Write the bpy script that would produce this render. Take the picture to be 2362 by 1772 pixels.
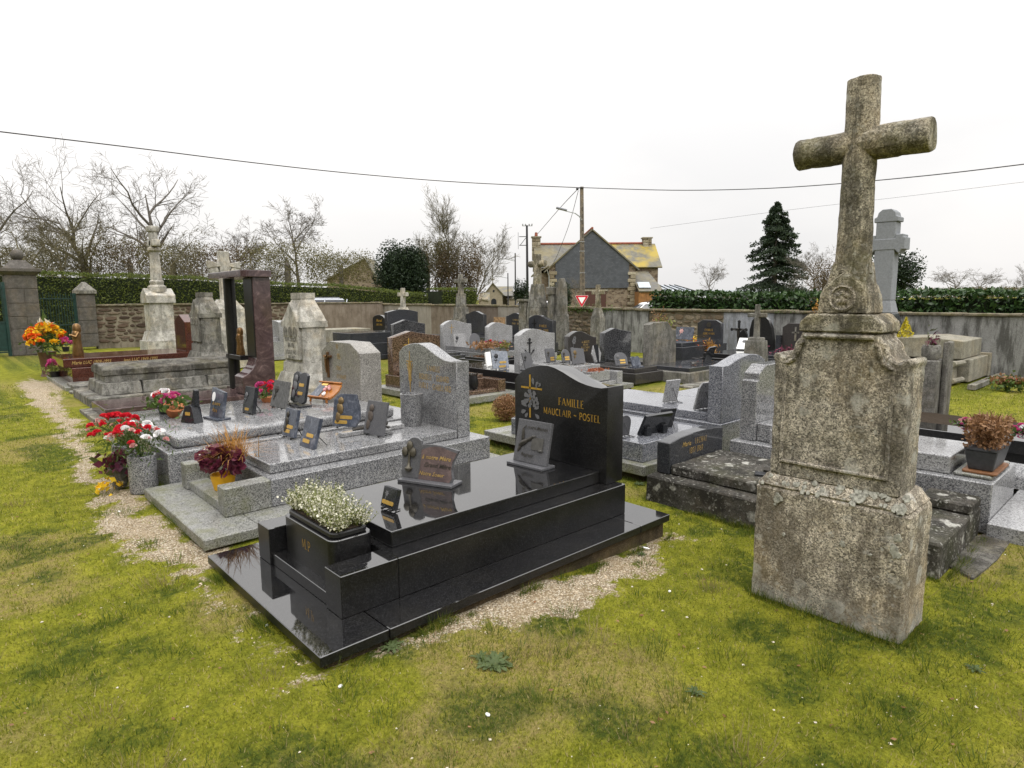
import bpy, bmesh, math, random
import numpy as np
from mathutils import Vector, Matrix, noise
random.seed(7); rng=np.random.default_rng(11)
for _o in list(bpy.data.objects): bpy.data.objects.remove(_o, do_unlink=True)
scn=bpy.context.scene; COL=scn.collection
PI=math.pi; R=math.radians
# ---------------------------------------------------------------- camera
# world axes: +X runs along the near graves from foot to head, +Y along the row, camera stands on the lawn
F_PX=1450.; PITCH=R(7.65); ROLL=R(-.4); CAMZ=1.51; YAW=R(47.5)
SA,CA=math.sin(YAW),math.cos(YAW)
CAM=Vector((.795*SA-2.405*CA, -.795*CA-2.405*SA, CAMZ))
fwd0=Vector((CA,SA,0)); rgt=Vector((SA,-CA,0)); upv=Vector((0,0,1))
fwd=fwd0*math.cos(PITCH)-upv*math.sin(PITCH); up0=upv*math.cos(PITCH)+fwd0*math.sin(PITCH)
cr,sr=math.cos(ROLL),math.sin(ROLL)
r2=rgt*cr+up0*sr; u2=up0*cr-rgt*sr
cam=bpy.data.cameras.new('camera'); cam.sensor_width=36; cam.lens=F_PX/2362*36; cam.clip_start=.05; cam.clip_end=4000
camo=bpy.data.objects.new('camera',cam); COL.objects.link(camo)
M=Matrix.Identity(4)
for i in range(3): M[i][0]=r2[i]; M[i][1]=u2[i]; M[i][2]=-fwd[i]; M[i][3]=CAM[i]
camo.matrix_world=M; scn.camera=camo
# ---------------------------------------------------------------- sky, sun, exposure
SUN_EL,SUN_AZ=R(52),R(200)
w=bpy.data.worlds.new('World'); scn.world=w; w.use_nodes=True; nt=w.node_tree; nt.nodes.clear()
def wn(t,**k):
    n=nt.nodes.new(t)
    for a,b in k.items(): setattr(n,a,b)
    return n
sky=wn('ShaderNodeTexSky',sky_type='NISHITA',sun_disc=False,sun_elevation=SUN_EL,sun_rotation=SUN_AZ,air_density=1.,dust_density=6.,ozone_density=1.)
hs=wn('ShaderNodeHueSaturation'); hs.inputs['Saturation'].default_value=.12
tc=wn('ShaderNodeTexCoord'); mp=wn('ShaderNodeMapping'); mp.inputs['Scale'].default_value=(1,1,2.6)
nz=wn('ShaderNodeTexNoise'); nz.inputs['Scale'].default_value=1.6; nz.inputs['Detail'].default_value=5
rp=wn('ShaderNodeValToRGB'); rp.color_ramp.elements[0].color=(4.9,4.85,4.83,1); rp.color_ramp.elements[1].color=(5.75,5.62,5.5,1)
rp.color_ramp.elements[0].position=.35; rp.color_ramp.elements[1].position=.66
mx=wn('ShaderNodeMixRGB'); mx.inputs[0].default_value=.86
bg=wn('ShaderNodeBackground'); bg.inputs['Strength'].default_value=.135
ow=wn('ShaderNodeOutputWorld'); L=nt.links.new
L(sky.outputs[0],hs.inputs['Color']); L(tc.outputs['Generated'],mp.inputs[0]); L(mp.outputs[0],nz.inputs['Vector']); L(nz.outputs[0],rp.inputs[0])
sz=wn('ShaderNodeSeparateXYZ'); mr=wn('ShaderNodeMapRange'); mr.inputs[1].default_value=0.; mr.inputs[2].default_value=1.; mr.inputs[3].default_value=1.; mr.inputs[4].default_value=3.6
mg=wn('ShaderNodeMixRGB',blend_type='MULTIPLY'); mg.inputs[0].default_value=1.   # overcast sky: brighter overhead than at the horizon
L(tc.outputs['Generated'],sz.inputs[0]); zz=wn('ShaderNodeMath',operation='POWER'); zz.inputs[1].default_value=2.0; L(sz.outputs[2],zz.inputs[0]); L(zz.outputs[0],mr.inputs[0]); L(rp.outputs[0],mg.inputs[1]); L(mr.outputs[0],mg.inputs[2])
L(hs.outputs[0],mx.inputs[1]); L(mg.outputs[0],mx.inputs[2]); L(mx.outputs[0],bg.inputs[0]); L(bg.outputs[0],ow.inputs[0])
sl=bpy.data.lights.new('sun','SUN'); sl.energy=.9; sl.angle=R(35); sl.color=(1,.97,.92)
so=bpy.data.objects.new('sun',sl); COL.objects.link(so)
sd=Vector((math.sin(SUN_AZ)*math.cos(SUN_EL),math.cos(SUN_AZ)*math.cos(SUN_EL),math.sin(SUN_EL)))
so.rotation_euler=sd.to_track_quat('Z','Y').to_euler()
vs=scn.view_settings; vs.view_transform='Standard'; vs.look='None'; vs.exposure=.5; vs.gamma=1.0; vs.use_curve_mapping=False
# ---------------------------------------------------------------- picture <-> place helpers (real points at a known height / plane / distance)
def ray(px,py):
    x=(px-1181)/F_PX; y=(py-886)/F_PX
    return fwd+r2*x-u2*y
def W(px,py,z=0.):
    d=ray(px,py); t=(z-CAMZ)/d.z; p=CAM+d*t; return (p.x,p.y)
def D(px,py,dist):
    d=ray(px,py); t=dist/(d.x*fwd0.x+d.y*fwd0.y); return CAM+d*t
def smooth(a,b,x):
    t=min(1,max(0,(x-a)/(b-a))); return t*t*(3-2*t)
def GH(x,y):
    h=-.075*smooth(.35,2.5,x)
    return h
# ---------------------------------------------------------------- geometry helpers: every one returns (verts, faces)
def J(*gs):
    V=[];Fc=[]
    for v,f in gs:
        o=len(V); V+=[tuple(p) for p in v]; Fc+=[tuple(i+o for i in q) for q in f]
    return V,Fc
def box(x0,x1,y0,y1,z0,z1):
    if x1<x0:x0,x1=x1,x0
    if y1<y0:y0,y1=y1,y0
    if z1<z0:z0,z1=z1,z0
    return ([(x0,y0,z0),(x1,y0,z0),(x1,y1,z0),(x0,y1,z0),(x0,y0,z1),(x1,y0,z1),(x1,y1,z1),(x0,y1,z1)],
            [(0,3,2,1),(4,5,6,7),(0,1,5,4),(1,2,6,5),(2,3,7,6),(3,0,4,7)])
def frus(x0,x1,y0,y1,z0,X0,X1,Y0,Y1,z1):
    v,f=box(0,1,0,1,0,1)
    return ([(x0,y0,z0),(x1,y0,z0),(x1,y1,z0),(x0,y1,z0),(X0,Y0,z1),(X1,Y0,z1),(X1,Y1,z1),(X0,Y1,z1)],f)
def prism(pts,a0,a1,axis='x'):
    """pts: outline in the plane across axis; x: (y,z)  y: (x,z)  z: (x,y)"""
    n=len(pts); mk={'x':lambda p,a:(a,p[0],p[1]),'y':lambda p,a:(p[0],a,p[1]),'z':lambda p,a:(p[0],p[1],a)}[axis]
    V=[mk(p,a0) for p in pts]+[mk(p,a1) for p in pts]
    Fc=[tuple(range(n)),tuple(range(2*n-1,n-1,-1))]+[(i,i+n,(i+1)%n+n,(i+1)%n) for i in range(n)]
    return V,Fc
def lathe(prof,n=16,c=(0,0),ph=0):
    V=[];Fc=[]
    for r,z in prof:
        for k in range(n): a=2*PI*k/n+ph; V.append((c[0]+r*math.cos(a),c[1]+r*math.sin(a),z))
    for i in range(len(prof)-1):
        for k in range(n): k2=(k+1)%n; Fc.append((i*n+k,i*n+k2,(i+1)*n+k2,(i+1)*n+k))
    Fc.append(tuple(range(n-1,-1,-1))); Fc.append(tuple((len(prof)-1)*n+k for k in range(n)))
    return V,Fc
def tube(path,rad,n=6):
    P=[Vector(p) for p in path]; V=[];Fc=[]
    if not hasattr(rad,'__len__'): rad=[rad]*len(P)
    for i,p in enumerate(P):
        t=(P[min(i+1,len(P)-1)]-P[max(i-1,0)]).normalized()
        a=t.cross(Vector((0,0,1)) if abs(t.z)<.9 else Vector((1,0,0))).normalized(); b=t.cross(a)
        for k in range(n):
            an=2*PI*k/n; V.append(tuple(p+(a*math.cos(an)+b*math.sin(an))*rad[i]))
    for i in range(len(P)-1):
        for k in range(n): k2=(k+1)%n; Fc.append((i*n+k,i*n+k2,(i+1)*n+k2,(i+1)*n+k))
    Fc.append(tuple(range(n-1,-1,-1))); Fc.append(tuple((len(P)-1)*n+k for k in range(n)))
    return V,Fc
def ball(c,r,nu=10,nv=6,s=(1,1,1)):
    prof=[(max(1e-4,math.sin(PI*i/nv))*r,-math.cos(PI*i/nv)*r) for i in range(nv+1)]
    v,f=lathe(prof,nu); return [(c[0]+p[0]*s[0],c[1]+p[1]*s[1],c[2]+p[2]*s[2]) for p in v],f
def X(g,m):
    v,f=g; return [tuple(m@Vector(p)) for p in v],f
def T3(x=0,y=0,z=0,rz=0,ry=0,rx=0,s=1):
    return Matrix.Translation((x,y,z))@Matrix.Rotation(rz,4,'Z')@Matrix.Rotation(ry,4,'Y')@Matrix.Rotation(rx,4,'X')@Matrix.Scale(s,4)
def arc(cx,cy,r,a0,a1,n,ry=None):
    ry=r if ry is None else ry
    return [(cx+r*math.cos(R(a0+(a1-a0)*i/n)),cy+ry*math.sin(R(a0+(a1-a0)*i/n))) for i in range(n+1)]
def rrect(x0,x1,y0,y1,r,n=4):
    return arc(x1-r,y1-r,r,0,90,n)+arc(x0+r,y1-r,r,90,180,n)+arc(x0+r,y0+r,r,180,270,n)+arc(x1-r,y0+r,r,270,360,n)
def mk(name,g,bev=0,seg=1,sm=False,rough=0,cell=0,seed=0,fix=True):
    """mesh data; bev = chamfer, rough = weathered displacement with subdivision to cell size"""
    me=bpy.data.meshes.new(name); me.from_pydata([tuple(p) for p in g[0]],[],[tuple(f) for f in g[1]])
    if bev or rough or fix:
        bm=bmesh.new(); bm.from_mesh(me)
        if fix: bmesh.ops.recalc_face_normals(bm,faces=bm.faces)
        if bev:
            es=[e for e in bm.edges if len(e.link_faces)==2 and e.calc_face_angle(0)>.45]
            bmesh.ops.bevel(bm,geom=es,offset=bev,segments=seg,affect='EDGES',profile=.5,clamp_overlap=True)
        if rough:
            bmesh.ops.triangulate(bm,faces=[f for f in bm.faces if len(f.verts)>4])
            for _ in range(7):
                es=[e for e in bm.edges if e.calc_length()>cell*1.5]
                if not es or len(bm.verts)>14000: break
                bmesh.ops.subdivide_edges(bm,edges=es,cuts=1,use_grid_fill=True)
            o=Vector((seed*7.1,seed*3.3,seed*5.7)); bm.normal_update()
            nn=[v.normal.copy() for v in bm.verts]
            for v,n_ in zip(bm.verts,nn):
                p=v.co+o
                d=noise.noise(p*6)*.6+noise.noise(p*17)*.35+noise.noise(p*45)*.3
                v.co+=n_*d*rough
        bm.to_mesh(me); bm.free()
    if sm:
        me.shade_smooth(); me.set_sharp_from_angle(angle=R(38))
    return me
def ob(name,g,mat,par=None,**k):
    me=g if isinstance(g,bpy.types.Mesh) else mk(name,g,**k)
    o=bpy.data.objects.new(name,me); COL.objects.link(o)
    if mat is not None and not me.materials: me.materials.append(mat)
    if par is not None: o.parent=par
    return o
def tag(o,label,cat,group=None):
    o['label']=label; o['category']=cat
    if group: o['group']=group
    return o
def thing(name,label,cat,loc=(0,0,0),rz=0,group=None):
    o=bpy.data.objects.new(name,None); COL.objects.link(o); o.empty_display_size=.1
    o.location=loc; o.rotation_euler=(0,0,rz); return tag(o,label,cat,group)
def kind(o,k): o['kind']=k; return o
def rawmesh(name,V,Fc,mat=None):
    """fast numpy mesh, all faces the same size"""
    V=np.asarray(V,dtype=np.float32).reshape(-1,3); Fc=np.asarray(Fc,dtype=np.int32); n,k=Fc.shape
    me=bpy.data.meshes.new(name); me.vertices.add(len(V)); me.vertices.foreach_set('co',V.ravel())
    me.loops.add(n*k); me.loops.foreach_set('vertex_index',Fc.ravel()); me.polygons.add(n)
    me.polygons.foreach_set('loop_start',np.arange(0,n*k,k,dtype=np.int32)); me.update(calc_edges=True); me.validate()
    if mat: me.materials.append(mat)
    return me
def leaves(C,size,aspect=2.,spread=None,up=0.,bend=0):
    """one folded quad leaf for each centre; C (n,3)"""
    C=np.asarray(C,float); n=len(C); d=rng.normal(size=(n,3)); 
    if spread is not None: d=d*.6+spread
    d[:,2]+=up; d/=np.linalg.norm(d,axis=1)[:,None]+1e-9
    s=np.cross(d,rng.normal(size=(n,3))); s/=np.linalg.norm(s,axis=1)[:,None]+1e-9
    l=(size*(.6+.8*rng.random(n)))[:,None] if np.isscalar(size) else (size*(.6+.8*rng.random(n)))[:,None]
    nn=np.cross(d,s)
    V=np.stack([C-d*l*.5,C+s*l*.5/aspect+nn*l*.08,C+d*l*.5+nn*l*bend,C-s*l*.5/aspect+nn*l*.08],1).reshape(-1,3)
    return V,np.arange(4*n).reshape(-1,4)
# ---------------------------------------------------------------- materials (all procedural)
class N:
    def __init__(s,name,coord='Object'):
        s.m=bpy.data.materials.new(name); s.m.use_nodes=True; s.t=s.m.node_tree; s.b=s.t.nodes['Principled BSDF']
        s.co=s.t.nodes.new('ShaderNodeTexCoord').outputs[coord]
    def n(s,t,ins=None,**k):
        x=s.t.nodes.new(t)
        for a,b in k.items(): setattr(x,a,b)
        for a,b in (ins or {}).items(): s.put(x.inputs[a],b)
        return x
    def put(s,i,v):
        if isinstance(v,bpy.types.NodeSocket): s.t.links.new(v,i)
        else:
            if hasattr(i.default_value,'__len__') and not hasattr(v,'__len__'): v=(v,v,v,1)[:len(i.default_value)]
            if hasattr(v,'__len__') and len(v)==3 and len(i.default_value)==4: v=(*v,1)
            i.default_value=v
    def noise(s,sc,det=4,rough=.6,co=None,dist=0): return s.n('ShaderNodeTexNoise',{'Vector':co or s.co,'Scale':sc,'Detail':det,'Roughness':rough,'Distortion':dist}).outputs[0]
    def vor(s,sc,out='Distance',feat='F1',co=None,rnd=1): return s.n('ShaderNodeTexVoronoi',{'Vector':co or s.co,'Scale':sc,'Randomness':rnd},feature=feat).outputs[out]
    def ramp(s,f,stops,interp='LINEAR'):
        r=s.n('ShaderNodeValToRGB',{'Fac':f}); e=r.color_ramp.elements; r.color_ramp.interpolation=interp
        while len(e)<len(stops): e.new(.5)
        for x,(p,c) in zip(e,stops): x.position=p; x.color=(*c,1) if hasattr(c,'__len__') else (c,c,c,1)
        return r.outputs[0]
    def mix(s,f,a,b,mode='MIX'): 
        x=s.n('ShaderNodeMixRGB',{0:f,1:a,2:b},blend_type=mode); return x.outputs[0]
    def math(s,op,a,b=0.): return s.n('ShaderNodeMath',{0:a,1:b},operation=op).outputs[0]
    def scale(s,v): return s.n('ShaderNodeMapping',{'Vector':s.co,'Scale':v}).outputs[0]
    def bump(s,h,st,d=.01): s.put(s.b.inputs['Normal'],s.n('ShaderNodeBump',{'Height':h,'Strength':st,'Distance':d}).outputs[0])
    def sep(s,ax): return s.n('ShaderNodeSeparateXYZ',{0:s.co}).outputs[ax]
    def nrm(s,ax): return s.n('ShaderNodeSeparateXYZ',{0:s.n('ShaderNodeNewGeometry').outputs['Normal']}).outputs[ax]
    def rnd(s): return s.n('ShaderNodeObjectInfo').outputs['Random']
    def out(s,col=None,rough=None,spec=None,metal=None,**k):
        if col is not None: s.put(s.b.inputs['Base Color'],col)
        if rough is not None: s.put(s.b.inputs['Roughness'],rough)
        if spec is not None: s.put(s.b.inputs['Specular IOR Level'],spec)
        if metal is not None: s.put(s.b.inputs['Metallic'],metal)
        return s.m
MT={}
def plain(name,col,rough=.6,var=.25,sc=30,spec=.4,metal=0,bump=0):
    if name in MT: return MT[name]
    s=N(name); c=s.mix(s.ramp(s.noise(sc),[(.3,0),(.7,1)]),tuple(x*(1-var) for x in col),tuple(min(1,x*(1+var)) for x in col))
    if bump: s.bump(s.noise(sc*2),bump,.004)
    MT[name]=s.out(c,rough,spec,metal); return MT[name]
def granite(name,stops,sc=120,rough=.14,spec=.5,dirt=0.,fleck=None,moss=0.,honed=0.):
    if name in MT: return MT[name]
    s=N(name); g=s.n('ShaderNodeRGBToBW',{0:s.vor(sc*1.25,'Color')}).outputs[0]
    g2=s.n('ShaderNodeRGBToBW',{0:s.vor(sc*3.1,'Color')}).outputs[0]
    f=s.math('ADD',s.math('ADD',s.math('MULTIPLY',g,.50),s.math('MULTIPLY',g2,.30)),s.math('MULTIPLY',s.noise(sc*.8,2),.20)); c=s.ramp(f,stops)
    if fleck: c=s.mix(s.ramp(s.noise(sc*.5,2),[(.58,0),(.63,1)]),c,fleck)
    c=s.mix(.5,c,s.mix(1,c,s.ramp(s.noise(2.2,5,.65),[(.3,.6),(.7,1.25)]),'MULTIPLY'))
    rg=s.math('ADD',rough,s.math('MULTIPLY',s.ramp(s.noise(7,5),[(.45,0),(.75,1)]),rough*.8))
    if dirt:
        d=s.math('MULTIPLY',s.ramp(s.noise(3.5,8,.72),[(.45,0),(.70,1)]),dirt); c=s.mix(d,c,(.075,.068,.052)); rg=s.math('ADD',rg,s.math('MULTIPLY',d,.35))
    if moss:
        top=s.math('MULTIPLY',s.ramp(s.noise(4.5,7,.68),[(.47,0),(.66,1)]),moss); c=s.mix(top,c,(.11,.115,.022)); rg=s.math('ADD',rg,s.math('MULTIPLY',top,.6))
    if honed:   # top faces polished, sawn and honed sides
        az=s.math('ABSOLUTE',s.n('ShaderNodeSeparateXYZ',{0:s.n('ShaderNodeTexCoord').outputs['Normal']}).outputs[2]); rg=s.math('ADD',rg,s.ramp(az,[(.3,honed),(.7,0.)])); spec=s.ramp(az,[(.3,.2),(.7,spec)]); s.put(s.b.inputs['IOR'],1.7)
    MT[name]=s.out(c,rg,spec); return MT[name]
BLK=granite('black_granite',[(.25,(.004,.004,.0045)),(.55,(.009,.009,.0095)),(.72,(.026,.026,.028))],150,.028,1.,dirt=.10,honed=.26)
BLK2=granite('dark_slate_granite',[(.25,(.020,.022,.026)),(.55,(.037,.039,.045)),(.75,(.075,.076,.082))],140,.06,.5,dirt=.15)
DKG=granite('dark_flecked_granite',[(.25,(.008,.009,.010)),(.5,(.026,.027,.030)),(.7,(.12,.12,.125))],90,.07,.5)
GRY=granite('grey_granite',[(.30,(.030,.032,.038)),(.42,(.135,.137,.145)),(.54,(.235,.235,.24)),(.72,(.38,.38,.38))],125,.06,.5,dirt=.25)
GRYL=granite('pale_grey_granite',[(.28,(.065,.065,.07)),(.42,(.235,.235,.24)),(.72,(.41,.41,.41))],110,.09,.5,dirt=.2)
GRYB=granite('blue_grey_granite',[(.30,(.028,.031,.04)),(.43,(.10,.105,.125)),(.56,(.19,.195,.215)),(.72,(.34,.345,.36))],125,.045,.6)
GRYM=granite('mossy_grey_granite',[(.30,(.035,.036,.034)),(.42,(.15,.152,.142)),(.54,(.25,.25,.235)),(.72,(.35,.35,.33))],125,.25,.4,dirt=.35,moss=.55)
BRN=granite('brown_granite',[(.28,(.010,.007,.006)),(.43,(.045,.027,.019)),(.56,(.12,.075,.05)),(.72,(.23,.155,.11))],75,.06,.5)
RED=granite('red_brown_granite',[(.28,(.025,.007,.005)),(.5,(.066,.021,.014)),(.72,(.13,.05,.034))],110,.05,.55)
def swirl(name,a,b,c_,rough=.12,sc=4,dist=2.5):
    if name in MT: return MT[name]
    s=N(name); n1=s.noise(sc,7,.62,dist=dist); c=s.ramp(n1,[(.32,a),(.55,b),(.72,c_)])
    g=s.n('ShaderNodeRGBToBW',{0:s.vor(160,'Color')}).outputs[0]; c=s.mix(.25,c,s.mix(1,c,s.ramp(g,[(.2,.45),(.8,1.5)]),'MULTIPLY'))
    MT[name]=s.out(c,rough,.5); return MT[name]
PUR=swirl('purple_granite',(.040,.024,.025),(.078,.050,.050),(.17,.115,.11),.1)
PURP=swirl('purple_plaque',(.07,.052,.055),(.13,.095,.092),(.21,.145,.13),.25,6,1.)
BLUP=swirl('blue_grey_plaque',(.03,.036,.05),(.075,.085,.11),(.18,.19,.22),.2,14,1)
def oldstone(name,base=(.27,.23,.18),dark=(.045,.04,.032),lich=(.42,.41,.35),green=(.20,.19,.05),dk=.55,li=.5,gr=.25,grain=.3,bump=.6,streak=True,k=.7,spots=(.46,.58),foot=0.):
    """weathered stone: mineral grain, black algae streaks, pits, pale crusty lichen discs and ochre-green film"""
    if name in MT: return MT[name]
    base=tuple(x*k for x in base); lich=tuple(x*.85 for x in lich)
    s=N(name); c=s.ramp(s.noise(9,9,.72),[(.25,tuple(x*.55 for x in base)),(.5,base),(.75,tuple(min(1,x*1.4) for x in base))])
    g=s.n('ShaderNodeRGBToBW',{0:s.vor(165,'Color')}).outputs[0]
    c=s.mix(grain,c,s.mix(1,c,s.ramp(s.math('ADD',s.math('MULTIPLY',g,.6),s.math('MULTIPLY',s.noise(230,2,.6),.4)),[(.28,.15),(.48,.95),(.72,2.2)]),'MULTIPLY'))
    warp=s.n('ShaderNodeVectorMath',{0:s.co,1:s.n('ShaderNodeVectorMath',{0:s.n('ShaderNodeTexNoise',{'Vector':s.co,'Scale':14.,'Detail':4.}).outputs[1],1:(.10,.10,.10)},operation='MULTIPLY').outputs[0]},operation='ADD').outputs[0]
    warm=s.ramp(s.noise(1.9,6,.65),[(.48,0),(.66,1)]); c=s.mix(s.math('MULTIPLY',warm,.45),c,(base[0]*1.35,base[1]*1.1,base[2]*.72))
    st=s.ramp(s.noise(3.0,10,.75,co=s.scale((1.7,1.7,.55)) if streak else None),[(.465,0),(.545,1)])
    c=s.mix(s.math('MULTIPLY',st,dk),c,dark)
    st2=s.ramp(s.noise(11,8,.75),[(.50,0),(.60,1)]); c=s.mix(s.math('MULTIPLY',st2,dk*.75),c,tuple(x*1.2 for x in dark))
    pit=s.ramp(s.noise(85,4,.8),[(.33,1),(.44,0)]); c=s.mix(s.math('MULTIPLY',pit,.8),c,tuple(x*.6 for x in dark))
    lm=s.math('MULTIPLY',s.ramp(s.vor(7.,'Distance',co=warp),[(.22,1),(.30,0)]),s.ramp(s.noise(3.3,4),[(.45,0),(.53,1)]))
    lm2=s.math('MULTIPLY',s.ramp(s.vor(27,'Distance',co=warp),[(.20,1),(.30,0)]),s.ramp(s.noise(5.1,4),[(spots[0],0),(spots[1],1)]))
    lm=s.math('MAXIMUM',lm,s.math('MULTIPLY',lm2,.85)); lm=s.math('MULTIPLY',lm,s.ramp(s.noise(60,4,.7),[(.35,.35),(.6,1)]))
    c=s.mix(s.math('MULTIPLY',lm,li),c,lich)
    fine=s.ramp(s.noise(42,5,.75),[(.57,0),(.68,1)]); c=s.mix(s.math('MULTIPLY',fine,li*.45),c,lich)
    gm=s.math('MULTIPLY',s.ramp(s.noise(2.6,8,.68),[(.5,0),(.7,1)]),gr); c=s.mix(gm,c,tuple(x*.8 for x in green))
    if foot: c=s.mix(s.math('MULTIPLY',s.ramp(s.math('ADD',s.sep(2),s.math('MULTIPLY',s.math('SUBTRACT',s.noise(6,9,.75),.5),.42)),[(foot-.06,1),(foot+.04,0)]),s.ramp(s.noise(38,5,.75),[(.42,.05),(.58,.85)])),c,(.30,.295,.255))
    h=s.math('ADD',s.math('ADD',s.noise(34,8,.78),s.math('MULTIPLY',g,.25)),s.math('MULTIPLY',pit,-.6)); s.bump(h,bump,.014)
    MT[name]=s.out(c,.92,.2); return MT[name]
CROSS=oldstone('lichen_cross_stone',base=(.36,.325,.265),dark=(.065,.057,.045),lich=(.52,.51,.46),dk=.66,li=.75,gr=.15,k=.92,grain=.8)
CROSSB=oldstone('lichen_base_stone',base=(.41,.365,.29),dark=(.085,.07,.052),lich=(.58,.57,.52),green=(.28,.21,.10),dk=.62,li=.85,gr=.35,k=.92,grain=.8,foot=.12)
CROSST=oldstone('mossy_cross_stone',base=(.32,.29,.225),dark=(.045,.04,.029),lich=(.50,.49,.43),green=(.24,.22,.06),dk=.72,li=.7,gr=.5,k=.92,grain=.7)
WHT=oldstone('white_weathered_stone',base=(.55,.53,.48),dark=(.10,.095,.082),lich=(.60,.59,.54),dk=.5,li=.4,gr=.1,bump=.4,k=.78)
GYS=oldstone('grey_weathered_stone',base=(.30,.29,.26),dark=(.045,.043,.036),lich=(.42,.41,.37),dk=.65,li=.45,gr=.22)
DKS=oldstone('dark_lichen_slab',base=(.10,.092,.08),dark=(.018,.017,.014),lich=(.56,.55,.50),green=(.09,.10,.02),dk=.75,li=.9,gr=.25,streak=False,spots=(.43,.53))
CON=oldstone('rough_concrete',base=(.27,.26,.235),dark=(.038,.036,.03),lich=(.35,.34,.3),dk=.5,li=.25,gr=.15,bump=.9)
CRM=oldstone('cream_stone',base=(.36,.34,.28),dark=(.12,.11,.08),lich=(.55,.52,.44),dk=.4,li=.2,gr=.1,bump=.3)
FND=oldstone('foundation_concrete',base=(.12,.09,.055),dark=(.03,.024,.016),lich=(.2,.17,.12),dk=.5,li=.1,gr=.2)
GOLD=plain('gold_leaf',(.62,.38,.07),.38,.2,60,.5,.75)
GOLDF=plain('faded_gold_leaf',(.40,.27,.09),.55,.35,40,.4,.3)
BRASS=plain('brass_plate',(.66,.42,.11),.33,.15,50,.5,.6)
BRONZE=plain('patinated_bronze',(.055,.05,.042),.42,.35,40,.5,.5)
BRONZ2=plain('golden_bronze',(.17,.095,.036),.36,.35,25,.5,.7)
ENGR=plain('grey_engraving',(.13,.13,.135),.7,.2,80,.3)
DKL=plain('dark_engraving',(.06,.058,.052),.8,.2,60,.3)
WHP=plain('white_marble',(.72,.72,.70),.3,.06,12)
BLP=plain('black_plastic',(.014,.014,.015),.4,.2,20)
PLQ=granite('polished_dark_plaque',[(.25,(.010,.011,.013)),(.6,(.024,.026,.030)),(.85,(.06,.06,.065))],140,.1)
PLQG=granite('grey_slate_plaque',[(.25,(.06,.062,.068)),(.6,(.10,.10,.108)),(.85,(.17,.17,.175))],160,.3)
SOIL=plain('dark_soil',(.035,.026,.018),.95,.4,60,.1,0,.6)
WOOD=plain('varnished_wood',(.30,.11,.022),.25,.35,9)
TERR=plain('terracotta',(.42,.15,.055),.7,.2,20)
YEL=plain('yellow_pot',(.72,.38,.015),.5,.1,15)
def leafmat(name,a,b,rough=.55,trans=.25,c3=None):
    if name in MT: return MT[name]
    s=N(name); f=s.noise(26,2,.5); g=s.n('ShaderNodeNewGeometry').outputs['Random Per Island']
    c=s.mix(g,a,b)
    if c3: c=s.mix(s.ramp(g,[(.78,0),(.82,1)]),c,c3)
    c=s.mix(.35,c,s.mix(1,c,s.ramp(f,[(.3,.5),(.7,1.5)]),'MULTIPLY'))
    s.put(s.b.inputs['Transmission Weight'],0)
    tr=s.n('ShaderNodeBsdfTranslucent',{'Color':c}); ms=s.n('ShaderNodeMixShader',{0:trans,1:s.b.outputs[0],2:tr.outputs[0]})
    s.t.links.new(ms.outputs[0],s.t.nodes['Material Output'].inputs[0])
    MT[name]=s.out(c,rough,.3); return MT[name]
LF_GR=leafmat('green_leaf',(.045,.085,.018),(.10,.15,.03))
LF_RED=leafmat('red_petal',(.55,.012,.03),(.70,.03,.05))
LF_PNK=leafmat('pink_petal',(.70,.30,.32),(.80,.55,.50))
LF_YEL=leafmat('yellow_petal',(.80,.50,.02),(.85,.60,.05))
LF_ORG=leafmat('orange_red_petal',(.75,.10,.01),(.80,.18,.02))
LF_MAG=leafmat('magenta_petal',(.55,.03,.20),(.62,.15,.35))
LF_WHT=leafmat('white_heather_bell',(.56,.54,.38),(.72,.70,.60))
LF_HEA=leafmat('heather_green',(.10,.13,.025),(.24,.26,.06))
LF_BUR=leafmat('burgundy_leaf',(.06,.012,.028),(.15,.028,.05),.4,.15,(.10,.12,.05))
LF_SED=leafmat('orange_sedge',(.30,.14,.02),(.42,.22,.05))
LF_DRY=leafmat('dried_brown_leaf',(.16,.075,.03),(.30,.17,.085))
LF_CON=leafmat('hedge_green',(.04,.062,.012),(.13,.155,.022))
LF_LAU=leafmat('laurel_leaf',(.018,.042,.014),(.05,.095,.024),.3,.12)
LF_YEW=leafmat('yew_green',(.008,.018,.007),(.022,.040,.014),.6,.1)
LF_SPR=leafmat('spruce_green',(.014,.026,.014),(.035,.055,.026),.6,.1)
LF_OLV=leafmat('olive_scrub',(.075,.072,.026),(.16,.14,.05),.7,.3)
LF_BRU=leafmat('brown_scrub',(.060,.043,.022),(.12,.085,.042),.7,.2)
LF_GLD=leafmat('golden_conifer',(.45,.38,.02),(.62,.52,.04))
BARK=plain('bare_bark',(.115,.102,.088),.9,.4,6)
BARKM=plain('mossy_bark',(.095,.082,.045),.9,.4,4)
GRASS=leafmat('grass_blade',(.13,.15,.015),(.31,.31,.034),.6,.42,(.38,.32,.13))
GRASD=leafmat('dark_grass_blade',(.045,.080,.012),(.13,.17,.022),.6,.4)
GRAST=leafmat('straw_blade',(.20,.16,.065),(.31,.25,.12),.7,.3)
WEED=leafmat('weed_leaf',(.055,.085,.026),(.095,.125,.045),.6,.25)
PEB=leafmat('gravel_pebble',(.38,.30,.20),(.60,.51,.39),.85,0,(.22,.165,.105))
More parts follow.
